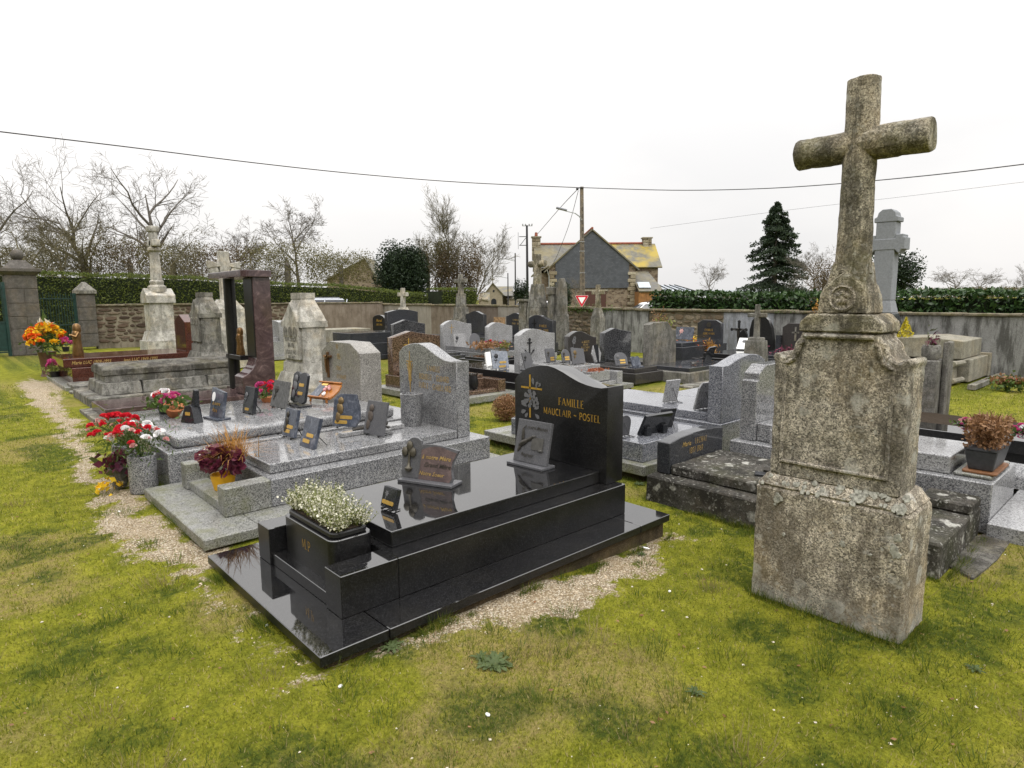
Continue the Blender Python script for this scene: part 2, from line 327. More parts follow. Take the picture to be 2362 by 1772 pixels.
def wall_mat(name,lo,hi,dark,dk=.5,brown=0):
    s=N(name); lo=tuple(x*.72 for x in lo); hi=tuple(x*.75 for x in hi); c=s.ramp(s.noise(2.2,8,.7),[(.3,lo),(.7,hi)]); st=s.ramp(s.noise(2.4,8,.72,co=s.scale((2.2,2.2,.45))),[(.46,0),(.58,1)])
    c=s.mix(s.math('MULTIPLY',st,dk),c,dark); c=s.mix(.4,c,s.mix(1,c,s.ramp(s.noise(60,4),[(.3,.5),(.7,1.5)]),'MULTIPLY'))
    s.bump(s.noise(26,8,.75),.6,.02); return s.out(c,.95,.1)
RENG=wall_mat('grey_lime_render',(.24,.24,.23),(.46,.46,.45),(.05,.048,.042),.75)
RENW=wall_mat('pale_blue_grey_render',(.34,.36,.40),(.52,.54,.58),(.10,.095,.085),.5)
RENB=wall_mat('brown_streaked_render',(.19,.15,.115),(.33,.28,.23),(.09,.07,.05),.45)
RENC=wall_mat('cream_concrete_panel',(.30,.275,.235),(.42,.39,.34),(.17,.14,.11),.4)
MORT=wall_mat('old_mortar',(.20,.17,.125),(.33,.29,.22),(.06,.05,.036),.5)
COP=oldstone('wall_coping',base=(.26,.225,.16),dark=(.06,.05,.035),lich=(.42,.40,.33),green=(.13,.14,.025),dk=.5,li=.4,gr=.55)
def rubble(name,cols):
    s=N(name); r=s.rnd(); c=s.ramp(r,[(i/(len(cols)-1),x) for i,x in enumerate(cols)])
    c=s.mix(.6,c,s.mix(1,c,s.ramp(s.noise(14,7,.7),[(.3,.45),(.7,1.5)]),'MULTIPLY')); s.bump(s.noise(20,7,.7),.7,.02); return s.out(c,.92,.15)
RUB=rubble('field_stone',[(.11,.085,.06),(.24,.19,.13),(.17,.125,.085),(.30,.25,.18),(.20,.165,.13),(.14,.095,.07)])
RUBD=rubble('brown_field_stone',[(.045,.032,.025),(.11,.078,.056),(.065,.046,.035),(.17,.135,.10),(.09,.058,.042),(.13,.105,.082)])
QUO=rubble('quoin_stone',[(.30,.265,.19),(.15,.12,.08),(.36,.325,.25),(.21,.175,.12)])
GATE=oldstone('gate_granite',base=(.17,.155,.14),dark=(.05,.047,.042),lich=(.26,.25,.23),green=(.12,.11,.05),dk=.4,li=.25,gr=.2,streak=False)
def housewall():
    s=N('rubble_house_wall'); b=s.vor(3.2,'Color',co=s.scale((1,1,1.9))); g=s.n('ShaderNodeRGBToBW',{0:b}).outputs[0]
    c=s.ramp(g,[(.15,(.075,.055,.042)),(.5,(.15,.112,.082)),(.85,(.23,.185,.135))]); ed=s.ramp(s.vor(3.2,'Distance','DISTANCE_TO_EDGE',co=s.scale((1,1,1.9))),[(.03,1),(.09,0)])
    c=s.mix(ed,c,(.20,.17,.13)); s.bump(s.noise(9,6),.5,.05); return s.out(c,.95,.1)
HWL=housewall()
def slate(name,a,b,lich=0):
    s=N(name); br=s.n('ShaderNodeTexBrick',{'Vector':s.n('ShaderNodeCombineXYZ',{0:s.math('ADD',s.sep(0),s.sep(1)),1:s.sep(2)}).outputs[0],'Color1':(*a,1),'Color2':(*b,1),'Mortar':tuple(x*.82 for x in a)+(1,),'Scale':1.,'Mortar Size':.012,'Brick Width':.22,'Row Height':.13})
    c=s.mix(.5,br.outputs[0],s.mix(1,br.outputs[0],s.ramp(s.noise(3,6),[(.3,.6),(.7,1.4)]),'MULTIPLY'))
    if lich: c=s.mix(s.math('MULTIPLY',s.ramp(s.noise(.55,6,.65),[(.42,0),(.62,1)]),lich),c,(.33,.24,.02))
    return s.out(c,.55,.4)
SLT=slate('slate_cladding',(.050,.056,.068),(.072,.078,.092))
SLR=slate('slate_roof',(.085,.083,.075),(.13,.125,.11),.25)
SLL=slate('lichen_slate_roof',(.10,.095,.075),(.15,.14,.10),.9)
TILE=plain('red_ridge_tile',(.24,.075,.045),.8,.25,6)
TIMB=plain('weathered_timber',(.24,.115,.04),.8,.35,3)
POLE=oldstone('concrete_pole',base=(.25,.215,.175),dark=(.08,.065,.05),lich=(.3,.28,.24),dk=.5,li=.1,gr=.05,bump=.2)
MTL=plain('galvanised_metal',(.30,.31,.32),.45,.2,12,.5,.5)
WIRE=plain('black_cable',(.025,.024,.028),.6,.1,5)
SIGR=plain('sign_red',(.52,.012,.03),.45,.08,8)
SIGW=plain('sign_white',(.80,.80,.80),.4,.04,8)
GGRN=plain('gate_green_paint',(.010,.035,.030),.45,.3,10)
GLSS=plain('dark_window_glass',(.02,.022,.026),.08,.2,5,.6)
CARS=plain('silver_car_paint',(.42,.44,.48),.25,.05,3,.6,.4)
CARW=plain('white_car_paint',(.78,.78,.78),.25,.04,3,.6)
ZINC=plain('pale_glazed_roof',(.36,.40,.44),.3,.15,2,.5)
# ---------------------------------------------------------------- ground
_lat=rng.random((128,128))
def vn(x,y):
    x=np.asarray(x,float); y=np.asarray(y,float); xi=np.floor(x).astype(int); yi=np.floor(y).astype(int); fx=x-xi; fy=y-yi
    fx=fx*fx*(3-2*fx); fy=fy*fy*(3-2*fy); a=_lat[xi%128,yi%128]; b=_lat[(xi+1)%128,yi%128]; c=_lat[xi%128,(yi+1)%128]; d=_lat[(xi+1)%128,(yi+1)%128]
    return (a*(1-fx)+b*fx)*(1-fy)+(c*(1-fx)+d*fx)*fy
def fbm(x,y,sc,o=4):
    t=0;a=.5;n=0
    for i in range(o): t=t+a*vn(np.asarray(x)*sc*2**i+17*i,np.asarray(y)*sc*2**i+5*i); n+=a; a*=.55
    return t/n
def sst(a,b,x): t=np.clip((x-a)/(b-a),0,1); return t*t*(3-2*t)
def gravel(x,y):
    x=np.asarray(x,float); y=np.asarray(y,float); e=(fbm(x,y,1.9)-.5)*.40+(fbm(x+9,y,7)-.5)*.30
    c=np.interp(y,[-.2,1.3,2.2,4,8,12,15],[-.08,-.10,-.12,-.14,.12,.25,.3]); h=np.interp(y,[-.3,0,1.2,1.6,2.6,3.5,6,9,12,13.5,14.5],[-.1,.03,.03,.10,.14,.08,.06,.12,.26,.22,-.2])
    g1=(1-sst(-.12,.22,np.abs(x+e-c)-h))*np.interp(y,[-.3,0,1.2,1.7,4,6,10],[0,.6,.62,.95,.85,.8,.85])
    h2=np.interp(x,[.0,.3,.8,1.2,1.7,2.2,2.5],[.0,.04,.10,.22,.10,.10,.02]); g2=1-sst(-.10,.18,np.abs(y+e+.10)-h2)
    g2=g2*(x>-.2)*(x<2.6)*np.interp(x,[0,.6,1.2,2.3],[.5,.8,1,.8])
    return np.clip(np.maximum(g1,g2),0,1)
def dense(lo,hi,a,b,st,out): 
    i=np.arange(a,b+1e-6,st); l=[a-(1.5**k-1)*st*2 for k in range(1,40)]; l=[v for v in l if v>lo][::-1]; r=[b+(1.5**k-1)*st*2 for k in range(1,40)]; r=[v for v in r if v<hi]
    return np.array([lo]+l+list(i)+r+[hi])
gx=dense(-1500,1500,-2.4,5.,.045,0); gy=dense(-1500,1500,-2.2,9.,.045,0)
GX,GY=np.meshgrid(gx,gy,indexing='ij')
def ghn(x,y):
    t=np.clip((x-.35)/2.15,0,1); h=-.075*t*t*(3-2*t); near=np.exp(-(np.abs(x)/40)**2-(np.abs(y)/40)**2)
    return h+((fbm(x,y,.8)-.5)*.05+(fbm(x+3,y,5,3)-.5)*.022)*near-.012
GZ=ghn(GX,GY); nx,ny=GX.shape; idx=np.arange(nx*ny).reshape(nx,ny)
FQ=np.stack([idx[:-1,:-1],idx[1:,:-1],idx[1:,1:],idx[:-1,1:]],-1).reshape(-1,4)
gme=rawmesh('ground',np.stack([GX,GY,GZ],-1),FQ)
at=gme.attributes.new('gravel','FLOAT','POINT'); at.data.foreach_set('value',gravel(GX,GY).ravel().astype(np.float32))
dry=sst(.50,.66,fbm(GX+40,GY+3,1.3,5)); at=gme.attributes.new('dry','FLOAT','POINT'); at.data.foreach_set('value',dry.ravel().astype(np.float32))
lush=sst(.52,.64,fbm(GX+70,GY+31,2.9,5)); at=gme.attributes.new('lush','FLOAT','POINT'); at.data.foreach_set('value',lush.ravel().astype(np.float32))
gme.shade_smooth()
def ground_mat():
    s=N('moss_lawn_and_gravel')
    A=lambda n_: s.n('ShaderNodeAttribute',attribute_name=n_).outputs['Fac']
    n2=s.noise(7,6,.72); n3=s.noise(75,5,.75); n5=s.noise(22,5,.7)
    c=s.ramp(n2,[(.30,(.088,.105,.012)),(.48,(.175,.182,.017)),(.66,(.26,.253,.028))])
    c=s.mix(s.math('MULTIPLY',A('dry'),s.ramp(n5,[(.35,.2),(.6,1)])),c,(.26,.21,.075))
    c=s.mix(s.math('MULTIPLY',A('lush'),s.ramp(n5,[(.34,.1),(.58,.95)])),c,(.045,.066,.010))
    c=s.mix(.7,c,s.mix(1,c,s.ramp(n3,[(.28,.30),(.5,1.),(.75,1.6)]),'MULTIPLY'))
    c=s.mix(s.ramp(s.noise(34,3,.8),[(.27,.8),(.36,0)]),c,(.045,.040,.014))
    g=s.ramp(s.math('ADD',A('gravel'),s.math('MULTIPLY',s.math('SUBTRACT',s.noise(13,7,.78),.5),1.9)),[(.46,0),(.62,1)])
    pv=s.n('ShaderNodeRGBToBW',{0:s.vor(105,'Color')}).outputs[0]
    pc=s.ramp(pv,[(.12,(.26,.20,.125)),(.5,(.48,.40,.28)),(.85,(.66,.60,.49))])
    pc=s.mix(s.ramp(s.vor(105,'Distance'),[(.38,0),(.66,.75)]),pc,(.16,.115,.065)); pc=s.mix(s.ramp(s.noise(3,5),[(.5,0),(.75,.5)]),pc,(.30,.22,.12))
    c=s.mix(g,c,pc); s.bump(s.math('ADD',n3,s.math('MULTIPLY',s.vor(70),.6)),.8,.025)
    return s.out(c,.95,.08)
gme.materials.append(ground_mat())
kind(ob('ground',gme,None),'structure')
# footprints of stone that grass must not grow through: x0,x1,y0,y1
FOOT=[(-.02,2.55,-.02,1.45),(.03,2.8,1.64,3.15),(.0,2.85,3.1,5.25),(2.4,3.2,5.4,6.9),(.3,3.,6.9,10.2),(2.05,2.45,-1.53,-.77),(2.98,3.95,-1.5,.56),(3.9,5.2,-1.7,.45),(3.3,4.72,.8,3.),(4.6,6.,.8,3.3),(4.45,6.,5.,7.4),(5.9,7.4,4.9,7.5),(6.9,8.3,4.4,7.4),(8.,9.2,4.2,7.4),(.5,3.,10.5,13.6)]
def free(x,y):
    m=np.ones(len(x),bool)
    for a,b,c,d in FOOT: m&=~((x>a)&(x<b)&(y>c)&(y<d))
    return m
def scatter(n,d0,d1,p=1.35,half=44):
    th=np.radians(rng.uniform(-half,half,n)); t=rng.random(n); d=(d0**(2-p)+t*(d1**(2-p)-d0**(2-p)))**(1/(2-p))
    x=CAM.x+d*(fwd0.x*np.cos(th)+rgt.x*np.sin(th)); y=CAM.y+d*(fwd0.y*np.cos(th)+rgt.y*np.sin(th)); return x,y,d
def blades(name,n,d0,d1,hh,wd,mat,keep,lean=.9,p=1.35):
    x,y,d=scatter(n,d0,d1,p); k=free(x,y)&keep(x,y); x,y,d=x[k],y[k],d[k]; m=len(x)
    a=rng.uniform(0,2*PI,m); h=hh*(.45+1.1*rng.random(m))*(1+.05*d); wv=wd*(.6+.8*rng.random(m))*(1+.22*d); z=ghn(x,y)-.002
    b=np.stack([x,y,z],1); s=np.stack([np.cos(a),np.sin(a),0*a],1)*wv[:,None]*.5
    ln=rng.uniform(0,lean,m); a2=rng.uniform(0,2*PI,m); t=np.stack([np.cos(a2)*ln*h,np.sin(a2)*ln*h,h],1)
    V=np.stack([b-s,b+s,b+t],1).reshape(-1,3); return kind(ob(name,rawmesh(name,V,np.arange(3*m).reshape(-1,3),mat),None),'stuff')
gk=lambda x,y: gravel(x,y)<.25+.6*rng.random(len(x))
dr=lambda x,y: sst(.50,.66,fbm(x+40,y+3,1.3,5)); lu=lambda x,y: sst(.52,.64,fbm(x+70,y+31,2.9,5))
tag(blades('lawn_grass',330000,1.3,15,.012,.0030,GRASS,lambda x,y:gk(x,y)&(.6*lu(x,y)<rng.random(len(x))),.9),'short yellow-green mossy lawn grass between the graves','grass')
tag(blades('lush_grass',120000,1.3,12,.017,.0028,GRASD,lambda x,y:gk(x,y)&(lu(x,y)>.03+.9*rng.random(len(x))),.8),'darker lush grass growing in patches of the lawn','grass')
tag(blades('straw_grass',42000,1.3,10,.018,.0015,GRAST,lambda x,y:gk(x,y)&(dr(x,y)>-.03+1.*rng.random(len(x))),1.5),'dry straw-coloured grass lying over the lawn','grass')
# tufts: taller clumps
def tufts(name,n,mat,hh,label,per=46,rad=.035,dark=False):
    x,y,d=scatter(n*3,1.5,6,1.0); k=free(x,y)&(gravel(x,y)<.8); x,y=x[k][:n],y[k][:n]; V=[]
    for cx,cy in zip(x,y):
        sc=random.uniform(.6,1.5); q=int(per*sc); r=rng.normal(size=(q,2))*rad*sc; b=np.stack([cx+r[:,0],cy+r[:,1],np.full(q,float(ghn(np.array([cx]),np.array([cy]))[0])-.004)],1)
        a=rng.uniform(0,2*PI,q); s=np.stack([np.cos(a),np.sin(a),0*a],1)*.0016; h=hh*sc*(.5+.7*rng.random(q))
        o=r/(rad*sc)*.35+rng.normal(size=(q,2))*.25; t=np.stack([o[:,0]*h,o[:,1]*h,h],1); V.append(np.stack([b-s,b+s,b+t],1).reshape(-1,3))
    V=np.concatenate(V); return tag(kind(ob(name,rawmesh(name,V,np.arange(len(V)).reshape(-1,3),mat),None),'stuff'),label,'grass')
tufts('grass_tufts',150,GRASD,.05,'taller dark green grass tufts dotted over the lawn')
tufts('straw_tufts',22,GRAST,.045,'dead pale straw tufts in the foreground lawn',90,.05)
# pebbles of the gravel strip
x,y,d=scatter(60000,1.4,14,1.2); k=free(x,y)&(gravel(x,y)>.30+.65*rng.random(len(x))); x,y,d=x[k],y[k],d[k]
m=len(x); sz=(.0026+.0042*rng.random(m)**2)*(1+.06*d); z=ghn(x,y)+sz*.2
O=np.array([[1,0,0],[-1,0,0],[0,1,0],[0,-1,0],[0,0,.7],[0,0,-.7]])[None]*sz[:,None,None]*(.6+.8*rng.random((m,6,1))); V=np.stack([x,y,z],1)[:,None]+O
FO=np.array([[0,2,4],[2,1,4],[1,3,4],[3,0,4]])
me=rawmesh('gravel',V,(np.arange(m)[:,None,None]*6+FO[None]).reshape(-1,3),PEB); tag(kind(ob('gravel',me,None),'stuff'),'pale beige gravel strip along the feet of the graves','gravel')
x,y,d=scatter(420,1.5,5,1.0); k=free(x,y); x,y=x[k],y[k]; m=len(x); sz=.0025+.006*rng.random(m)**4; z=ghn(x,y)+sz*.3
O=np.array([[1,0,0],[-1,0,0],[0,1,0],[0,-1,0],[0,0,.6],[0,0,-.6]])[None]*sz[:,None,None]*(.6+.8*rng.random((m,6,1))); V=np.stack([x,y,z],1)[:,None]+O
me=rawmesh('scattered_chips',V,(np.arange(m)[:,None,None]*6+FO[None]).reshape(-1,3),plain('pale_chip',(.50,.45,.36),.8,.3,90)); tag(kind(ob('scattered_chips',me,None),'stuff'),'tiny white stone chips scattered in the lawn','stone chips')
# weeds: flat rosettes of toothed leaves
def rosette(label,px,py,r,n=16,mat=None):
    u,v=W(px,py,-.03); t=thing('weed_rosette',label,'weed',(u,v,float(ghn(np.array([u]),np.array([v]))[0])),random.uniform(0,6),'weeds in the lawn')
    for k in range(n):
        a=2*PI*k/n+random.uniform(-.15,.15); l=r*random.uniform(.6,1.1); wdt=l*.17; V=[];Fc=[]
        for i in range(7):
            f=i/6; ww=wdt*(.35+.65*math.sin(PI*min(1,f*1.02)))*(1.25 if i%2 else .6); zz=.006+l*.35*math.sin(f*PI*.75)*random.uniform(.3,.6)
            V+=[(l*f,ww,zz),(l*f,0,zz-.003),(l*f,-ww,zz)]
            if i: b=3*i; Fc+=[(b-3,b,b+1,b-2),(b-2,b+1,b+2,b-1)]
        ob('leaf',X((V,Fc),T3(rz=a)),mat or WEED,t,fix=False)
rosette('dusty green thistle rosette on the gravel beside the black kerb',1140,1535,.085,17)
rosette('fresh green weed rosette low in the open lawn',1605,1600,.04,9)
rosette('small weed at the edge of the black base slab',1110,1520,.05,9)
rosette('bright weed sprig beside the rear corner of the black base slab',1480,1260,.04,8)
rosette('weed growing at the foot of the dark lichened slab',1475,1105,.06,9)
rosette('leafy weed beside the front corner of the black base slab',905,1500,.06,10)
rosette('pale weed in the lawn right of the cross stone',2250,1520,.045,9)
t=tag(ob('shell',X(lathe([(.002,0),(.012,.001),(.02,.006),(.023,.012),(.02,.0125),(.011,.006),(.002,.004)],10),T3(*W(1490,1268,-.05),-.05,ry=.3)),SIGW,sm=True),'white scallop shell lying on gravel beside the black grave','shell')
for px,py,lb in ((615,1443,'white pebble beside the front edge of the black base slab'),(1545,1345,'white stone chip on the lawn before the lichened cross'),(785,1585,'rounded white pebble in the grass near the black slab corner'),(1125,1650,'flat beige stone half sunk in the mossy lawn'),(275,1185,'white pebble on the gravel path by the granite vases')):
    u,v=W(px,py,-.02); tag(ob('pebble',X(ball((0,0,0),.010,8,5,(1.2,.8,.6)),T3(u,v,float(ghn(np.array([u]),np.array([v]))[0])+.005,rz=random.random()*3)),WHP,sm=True),lb,'pebble')
# grass fringes left uncut against the stones, fallen leaves
def fringe(name,label,rects,per,mat,hh=.035):
    V=[]
    for x0,x1,y0,y1,sd in rects:
        segs={'w':((x0,y0),(x0,y1),(-1,0)),'e':((x1,y0),(x1,y1),(1,0)),'s':((x0,y0),(x1,y0),(0,-1)),'n':((x0,y1),(x1,y1),(0,1))}
        for c_ in sd:
            a,b_,o=segs[c_]; l=math.hypot(b_[0]-a[0],b_[1]-a[1]); m=int(l*per); t_=rng.random(m); cl=fbm(t_*l*3+x0,t_*0+y0,1.7,3); k_=cl>.36; t_=t_[k_]; cl=cl[k_]; m=len(t_)
            d_=np.abs(rng.normal(size=m))*.022+.003; x=a[0]+(b_[0]-a[0])*t_+o[0]*d_; y=a[1]+(b_[1]-a[1])*t_+o[1]*d_; h=hh*(.4+rng.random(m))*(.4+1.6*(cl-.3)*2); z=ghn(x,y)-.004
            an=rng.uniform(0,2*PI,m); s_=np.stack([np.cos(an),np.sin(an),0*an],1)*.0018; p=np.stack([x,y,z],1); tp=np.stack([rng.normal(size=m)*.35*h+o[0]*h*.3,rng.normal(size=m)*.35*h+o[1]*h*.3,h],1); V.append(np.stack([p-s_,p+s_,p+tp],1).reshape(-1,3))
    V=np.concatenate(V); return tag(kind(ob(name,rawmesh(name,V,np.arange(len(V)).reshape(-1,3),mat),None),'stuff'),label,'grass')
FR=[(2.08,2.42,-1.523,-.803,'wsen'),(0,2.525,0,1.43,'wse'),(3.03,4.0,-1.46,.56,'wsn'),(3.42,4.6,.86,2.92,'wsn'),(.09,2.7,1.7,3.1,'wse'),(4.54,5.86,5.04,7.3,'wsn'),(.25,2.8,3.2,5.12,'we'),(4.72,5.75,.86,2.9,'n'),(9.27,11.2,4.05,5.2,'ws'),(8.4,9.25,4.6,6.4,'s')]
fringe('grass_fringe','uncut green grass fringe against the feet of the stones',FR,700,GRASD,.04); fringe('grass_fringe','yellowish uncut grass fringe against the feet of the stones',FR,380,GRASS,.03)
x,y,d=scatter(260,1.5,6,1.0); k=free(x,y); x,y=x[k],y[k]; V,Fc=leaves(np.stack([x,y,ghn(x,y)+.008],1),.022,1.6,spread=np.array([0,0,0.])); V[:,2]=np.repeat(ghn(x,y),4)+.004+(V[:,2]-np.repeat(ghn(x,y)+.008,4))*.35+.006
tag(kind(ob('fallen_leaves',rawmesh('fallen_leaves',V,Fc,LF_DRY),None),'stuff'),'small brown fallen leaves strewn on the lawn','leaves')
# ---------------------------------------------------------------- boundary walls
def rstone(seed):
    random.seed(seed); a=random.uniform(.8,1.2); pts=[(math.cos(t)*.5*(abs(math.cos(t))**-.35 if abs(math.cos(t))>.5 else 1)*random.uniform(.84,1.02),math.sin(t)*.5*random.uniform(.88,1.04)) for t in [2*PI*k/9+.2*random.random() for k in range(9)]]
    pts=[(max(-.5,min(.5,p[0])),max(-.5,min(.5,p[1]))) for p in pts]
    V=[(-.25,*p) for p in pts]+[(.22,p[0]*.97,p[1]*.97) for p in pts]+[(.5+random.uniform(-.1,.1),p[0]*.72,p[1]*.72) for p in pts]; n=9
    Fc=[(i,(i+1)%n,(i+1)%n+n,i+n) for i in range(n)]+[(i+n,(i+1)%n+n,(i+1)%n+2*n,i+2*n) for i in range(n)]+[tuple(range(2*n,3*n))]
    return mk('stone',(V,Fc),sm=False)
STM=[rstone(s) for s in range(12)]; random.seed(5)
def lay(par,mat,org,axis,nrm,l0,l1,z0,z1,hmin=.09,hmax=.17,wmin=.14,wmax=.34,dep=.06):
    """rubble courses on a vertical face: org+axis*l, facing nrm"""
    z=z0; ax=Vector(axis); nn=Vector(nrm); rz=math.atan2(nn.y,nn.x)
    while z<z1-.05:
        h=min(random.uniform(hmin,hmax),z1-z); l=l0+random.uniform(-.05,.05)
        while l<l1-.05:
            wd=random.uniform(wmin,wmax); 
            if l+wd>l1: wd=l1-l
            if wd<.06: break
            o=ob('stone',random.choice(STM),None,par); p=Vector(org)+ax*(l+wd/2)
            o.location=(p.x,p.y,z+h/2+random.uniform(-.03,.03)); o.rotation_euler=(random.uniform(-.14,.14),0,rz); o.scale=(dep*random.uniform(.7,1.15),wd*.98,h*random.uniform(.72,1.12)); o.material_slots
            if not o.data.materials: o.data.materials.append(None)
            o.material_slots[0].link='OBJECT'; o.material_slots[0].material=mat
            l+=wd+.012
        z+=h+.012
t=thing('boundary_wall','long weathered boundary wall of rubble and grey render below the laurel hedge','wall',(14.45,0,0))
def wtop(v): return float(np.interp(v,[-9,0,8,14,23.4],[1.16,1.16,1.2,1.29,1.36]))
secs=[(-9,4.9,RENG,0),(4.9,6.25,RENW,-.004),(6.25,8.65,MORT,.03),(8.65,10.4,RENG,-.006),(10.4,13.9,MORT,.03),(13.9,15.3,RENC,-.03),(15.3,17.2,RENB,0),(17.2,19.6,RENB,-.004),(19.6,23.75,RENC,.002)]
for a,b,m_,off in secs:
    n=max(1,int((b-a)/.7)); 
    pts=[(a,-.2),(b,-.2)]+[(b-(b-a)*i/n,wtop(b-(b-a)*i/n)-.05) for i in range(n+1)]
    ob('wall_section',prism(pts,off,.36,'x'),m_,t)
lay(t,RUB,(.035,0,0),(0,1,0),(-1,0,0),6.28,8.62,.08,1.12)
lay(t,RUB,(.035,0,0),(0,1,0),(-1,0,0),10.43,13.87,.35,1.17,.08,.15,.14,.36)
v=-9.
while v<23.6:
    l=random.uniform(.55,1.1); e=min(v+l,23.7); z=wtop(v+.3)-.05
    ob('coping_stone',X(box(-.05,.41,0,e-v-.006,0,random.uniform(.055,.075)),T3(0,v,z,rx=random.uniform(-.004,.004))),COP,t,rough=.012,cell=.12,bev=.012,seed=v); v=e
# joints of the rendered panels
t2=thing('boundary_wall','brown rubble boundary wall running from the small gate pillar to the corner','wall',(0,23.4,0))
ob('wall_section',box(3.1,10.2,.03,.36,-.2,1.4),MORT,t2); ob('wall_section',box(10.2,14.44,0,.35,-.2,1.38),RENB,t2)
lay(t2,RUBD,(0,.035,0),(1,0,0),(0,-1,0),3.12,10.15,.1,1.38,.08,.2,.14,.50,.07)
v=3.1
while v<14.4:
    l=random.uniform(.6,1.2); e=min(v+l,14.4)
    ob('coping_stone',box(v,e-.008,-.04,.4,1.385,1.385+random.uniform(.05,.075)),COP,t2,rough=.014,cell=.14,bev=.012,seed=v); v=e
# ivy on the wall top near the monuments
def ivy(label,cx,cy,cz,sx,sy,sz,n,size=.05,mat=None,name='ivy_tuft'):
    C=rng.normal(size=(n,3))*np.array([sx,sy,sz])*.5+np.array([cx,cy,cz]); V,Fc=leaves(C,size,1.4); return tag(kind(ob(name,rawmesh(name,V,Fc,mat or LF_GR),None),'stuff'),label,'ivy')
ivy('ivy growing over the wall top below the give way sign',14.42,10.9,1.2,.12,1.2,.14,420)
ivy('ivy tuft on the wall between the stone cross and concrete pillar',14.42,13.1,1.2,.12,.7,.16,320)
ivy('small moss tuft on the rendered wall beside the black crucifix',14.42,4.7,1.17,.1,.4,.05,120,.03)
ivy('dry ginger plant tuft on the wall behind the lichened cross',14.45,3.75,1.25,.1,.25,.12,160,.05,LF_SED,'dry_plant')
# ---------------------------------------------------------------- hedges
def hedge(name,label,mat,inner,pts,y0,y1,axis,n,size,up=.3,group=None):
    """pts: (pos along axis, top height); thickness y0..y1 across"""
    t=thing(name,label,'hedge'); P=np.array(pts,float)
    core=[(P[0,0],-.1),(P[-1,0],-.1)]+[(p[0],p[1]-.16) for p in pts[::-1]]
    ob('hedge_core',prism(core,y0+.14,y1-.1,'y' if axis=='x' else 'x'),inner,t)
    l=rng.uniform(P[0,0],P[-1,0],n); top=np.interp(l,P[:,0],P[:,1])+(fbm(l,l*0+3,1.1)-.5)*.18; face=rng.random(n)<.66
    hgt=np.where(face,.3+rng.random(n)*(top-.3),top+rng.normal(size=n)*.035)
    bul=(fbm(l,hgt*2+9,1.6)-.5)*.28
    ac=np.where(face,y0-bul+rng.normal(size=n)*.05,rng.uniform(y0,y1,n)); C=np.stack([l,ac,hgt],1) if axis=='x' else np.stack([ac,l,hgt],1)
    V,Fc=leaves(C,size,2.2,up=up); kind(ob('foliage',rawmesh('foliage',V,Fc,mat),None,t),'stuff'); return t
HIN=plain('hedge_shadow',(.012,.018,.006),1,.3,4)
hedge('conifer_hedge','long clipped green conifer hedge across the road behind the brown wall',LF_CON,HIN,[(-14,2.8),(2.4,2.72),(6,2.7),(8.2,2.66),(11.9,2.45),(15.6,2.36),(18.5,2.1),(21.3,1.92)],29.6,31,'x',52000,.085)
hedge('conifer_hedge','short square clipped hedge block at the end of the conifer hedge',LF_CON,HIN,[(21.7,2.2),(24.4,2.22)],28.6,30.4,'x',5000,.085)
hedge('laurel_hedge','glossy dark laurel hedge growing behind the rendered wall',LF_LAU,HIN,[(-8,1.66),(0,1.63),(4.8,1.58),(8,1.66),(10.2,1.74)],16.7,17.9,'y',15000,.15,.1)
# ---------------------------------------------------------------- trees
def bare(seed,height,spread=1.,lv=5,upw=.25,first=.3,nb=(5,9),thick=.02):
    random.seed(seed); parts=[[],[]]
    def branch(p,d,l,r,k):
        n=5 if k<2 else 4 if k<4 else 3; path=[p]; q=p.copy(); dd=d.copy()
        for i in range(n):
            dd=(dd+Vector((random.gauss(0,1),random.gauss(0,1),random.gauss(0,.6)+upw))*(.10+.05*k)).normalized(); q=q+dd*l/n; path.append(q.copy())
        rad=[max(.006,r*(1-(.93 if k==0 else .8)*i/n)) for i in range(n+1)]
        parts[0 if k<2 else 1].append(tube(path,rad,6 if k<2 else 3))
        if k>=lv: return
        m=random.randint(*nb) if k else random.randint(nb[0]+1,nb[1]+2)
        for j in range(m):
            f=random.uniform(first if k==0 else .2,1.); a=f*n; i=min(n-1,int(a)); pp=path[i].lerp(path[i+1],a-i)
            t=(path[i+1]-path[i]).normalized(); side=t.cross(Vector((random.gauss(0,1),random.gauss(0,1),random.gauss(0,1)))).normalized()
            nd=(t*random.uniform(.45,1.)+side*random.uniform(.5,1.)*spread).normalized()
            branch(pp,nd,l*random.uniform(.38,.62),max(.007,r*(1-.6*f)*random.uniform(.4,.6)),k+1)
    branch(Vector((0,0,-.1)),Vector((random.gauss(0,.06),random.gauss(0,.06),1)).normalized(),height*.62,height*thick,0)
    return [mk('trunk',J(*parts[0]),fix=False,sm=True),mk('crown',J(*parts[1]),fix=False)]
TP={'oak':bare(3,10,.85,4,.12,.5,(4,7),.027),'oak2':bare(19,10,.9,4,.12,.5,(4,7),.026),'round':bare(21,7,.95,4,.16,.3,(4,7),.025),'thin':bare(33,9,.55,4,.45,.15,(5,8),.014),'bush':bare(44,5,1.0,4,.22,.12,(4,7),.022)}
random.seed(9)
def tree(proto,label,px,d,htop,rz=None,mat=BARK,name='bare_tree',group='bare trees beyond the walls',zs=1.):
    """htop: picture height of the tree top, used only to pick its real height at distance d"""
    b=D(px,700,d); h=D(px,htop,d).z+.2; tm,cm=TP[proto]; z=max(v.co.z for v in cm.vertices)
    t=thing(name,label,'tree',(b.x,b.y,0),random.uniform(0,6) if rz is None else rz,group); s=h/z; t.scale=(s*zs,s*zs,s)
    for nm,me in (('trunk',tm),('crown',cm)):
        o=ob(nm,me,None,t)
        if not me.materials: me.materials.append(mat)
        o.material_slots[0].link='OBJECT'; o.material_slots[0].material=mat
    return t
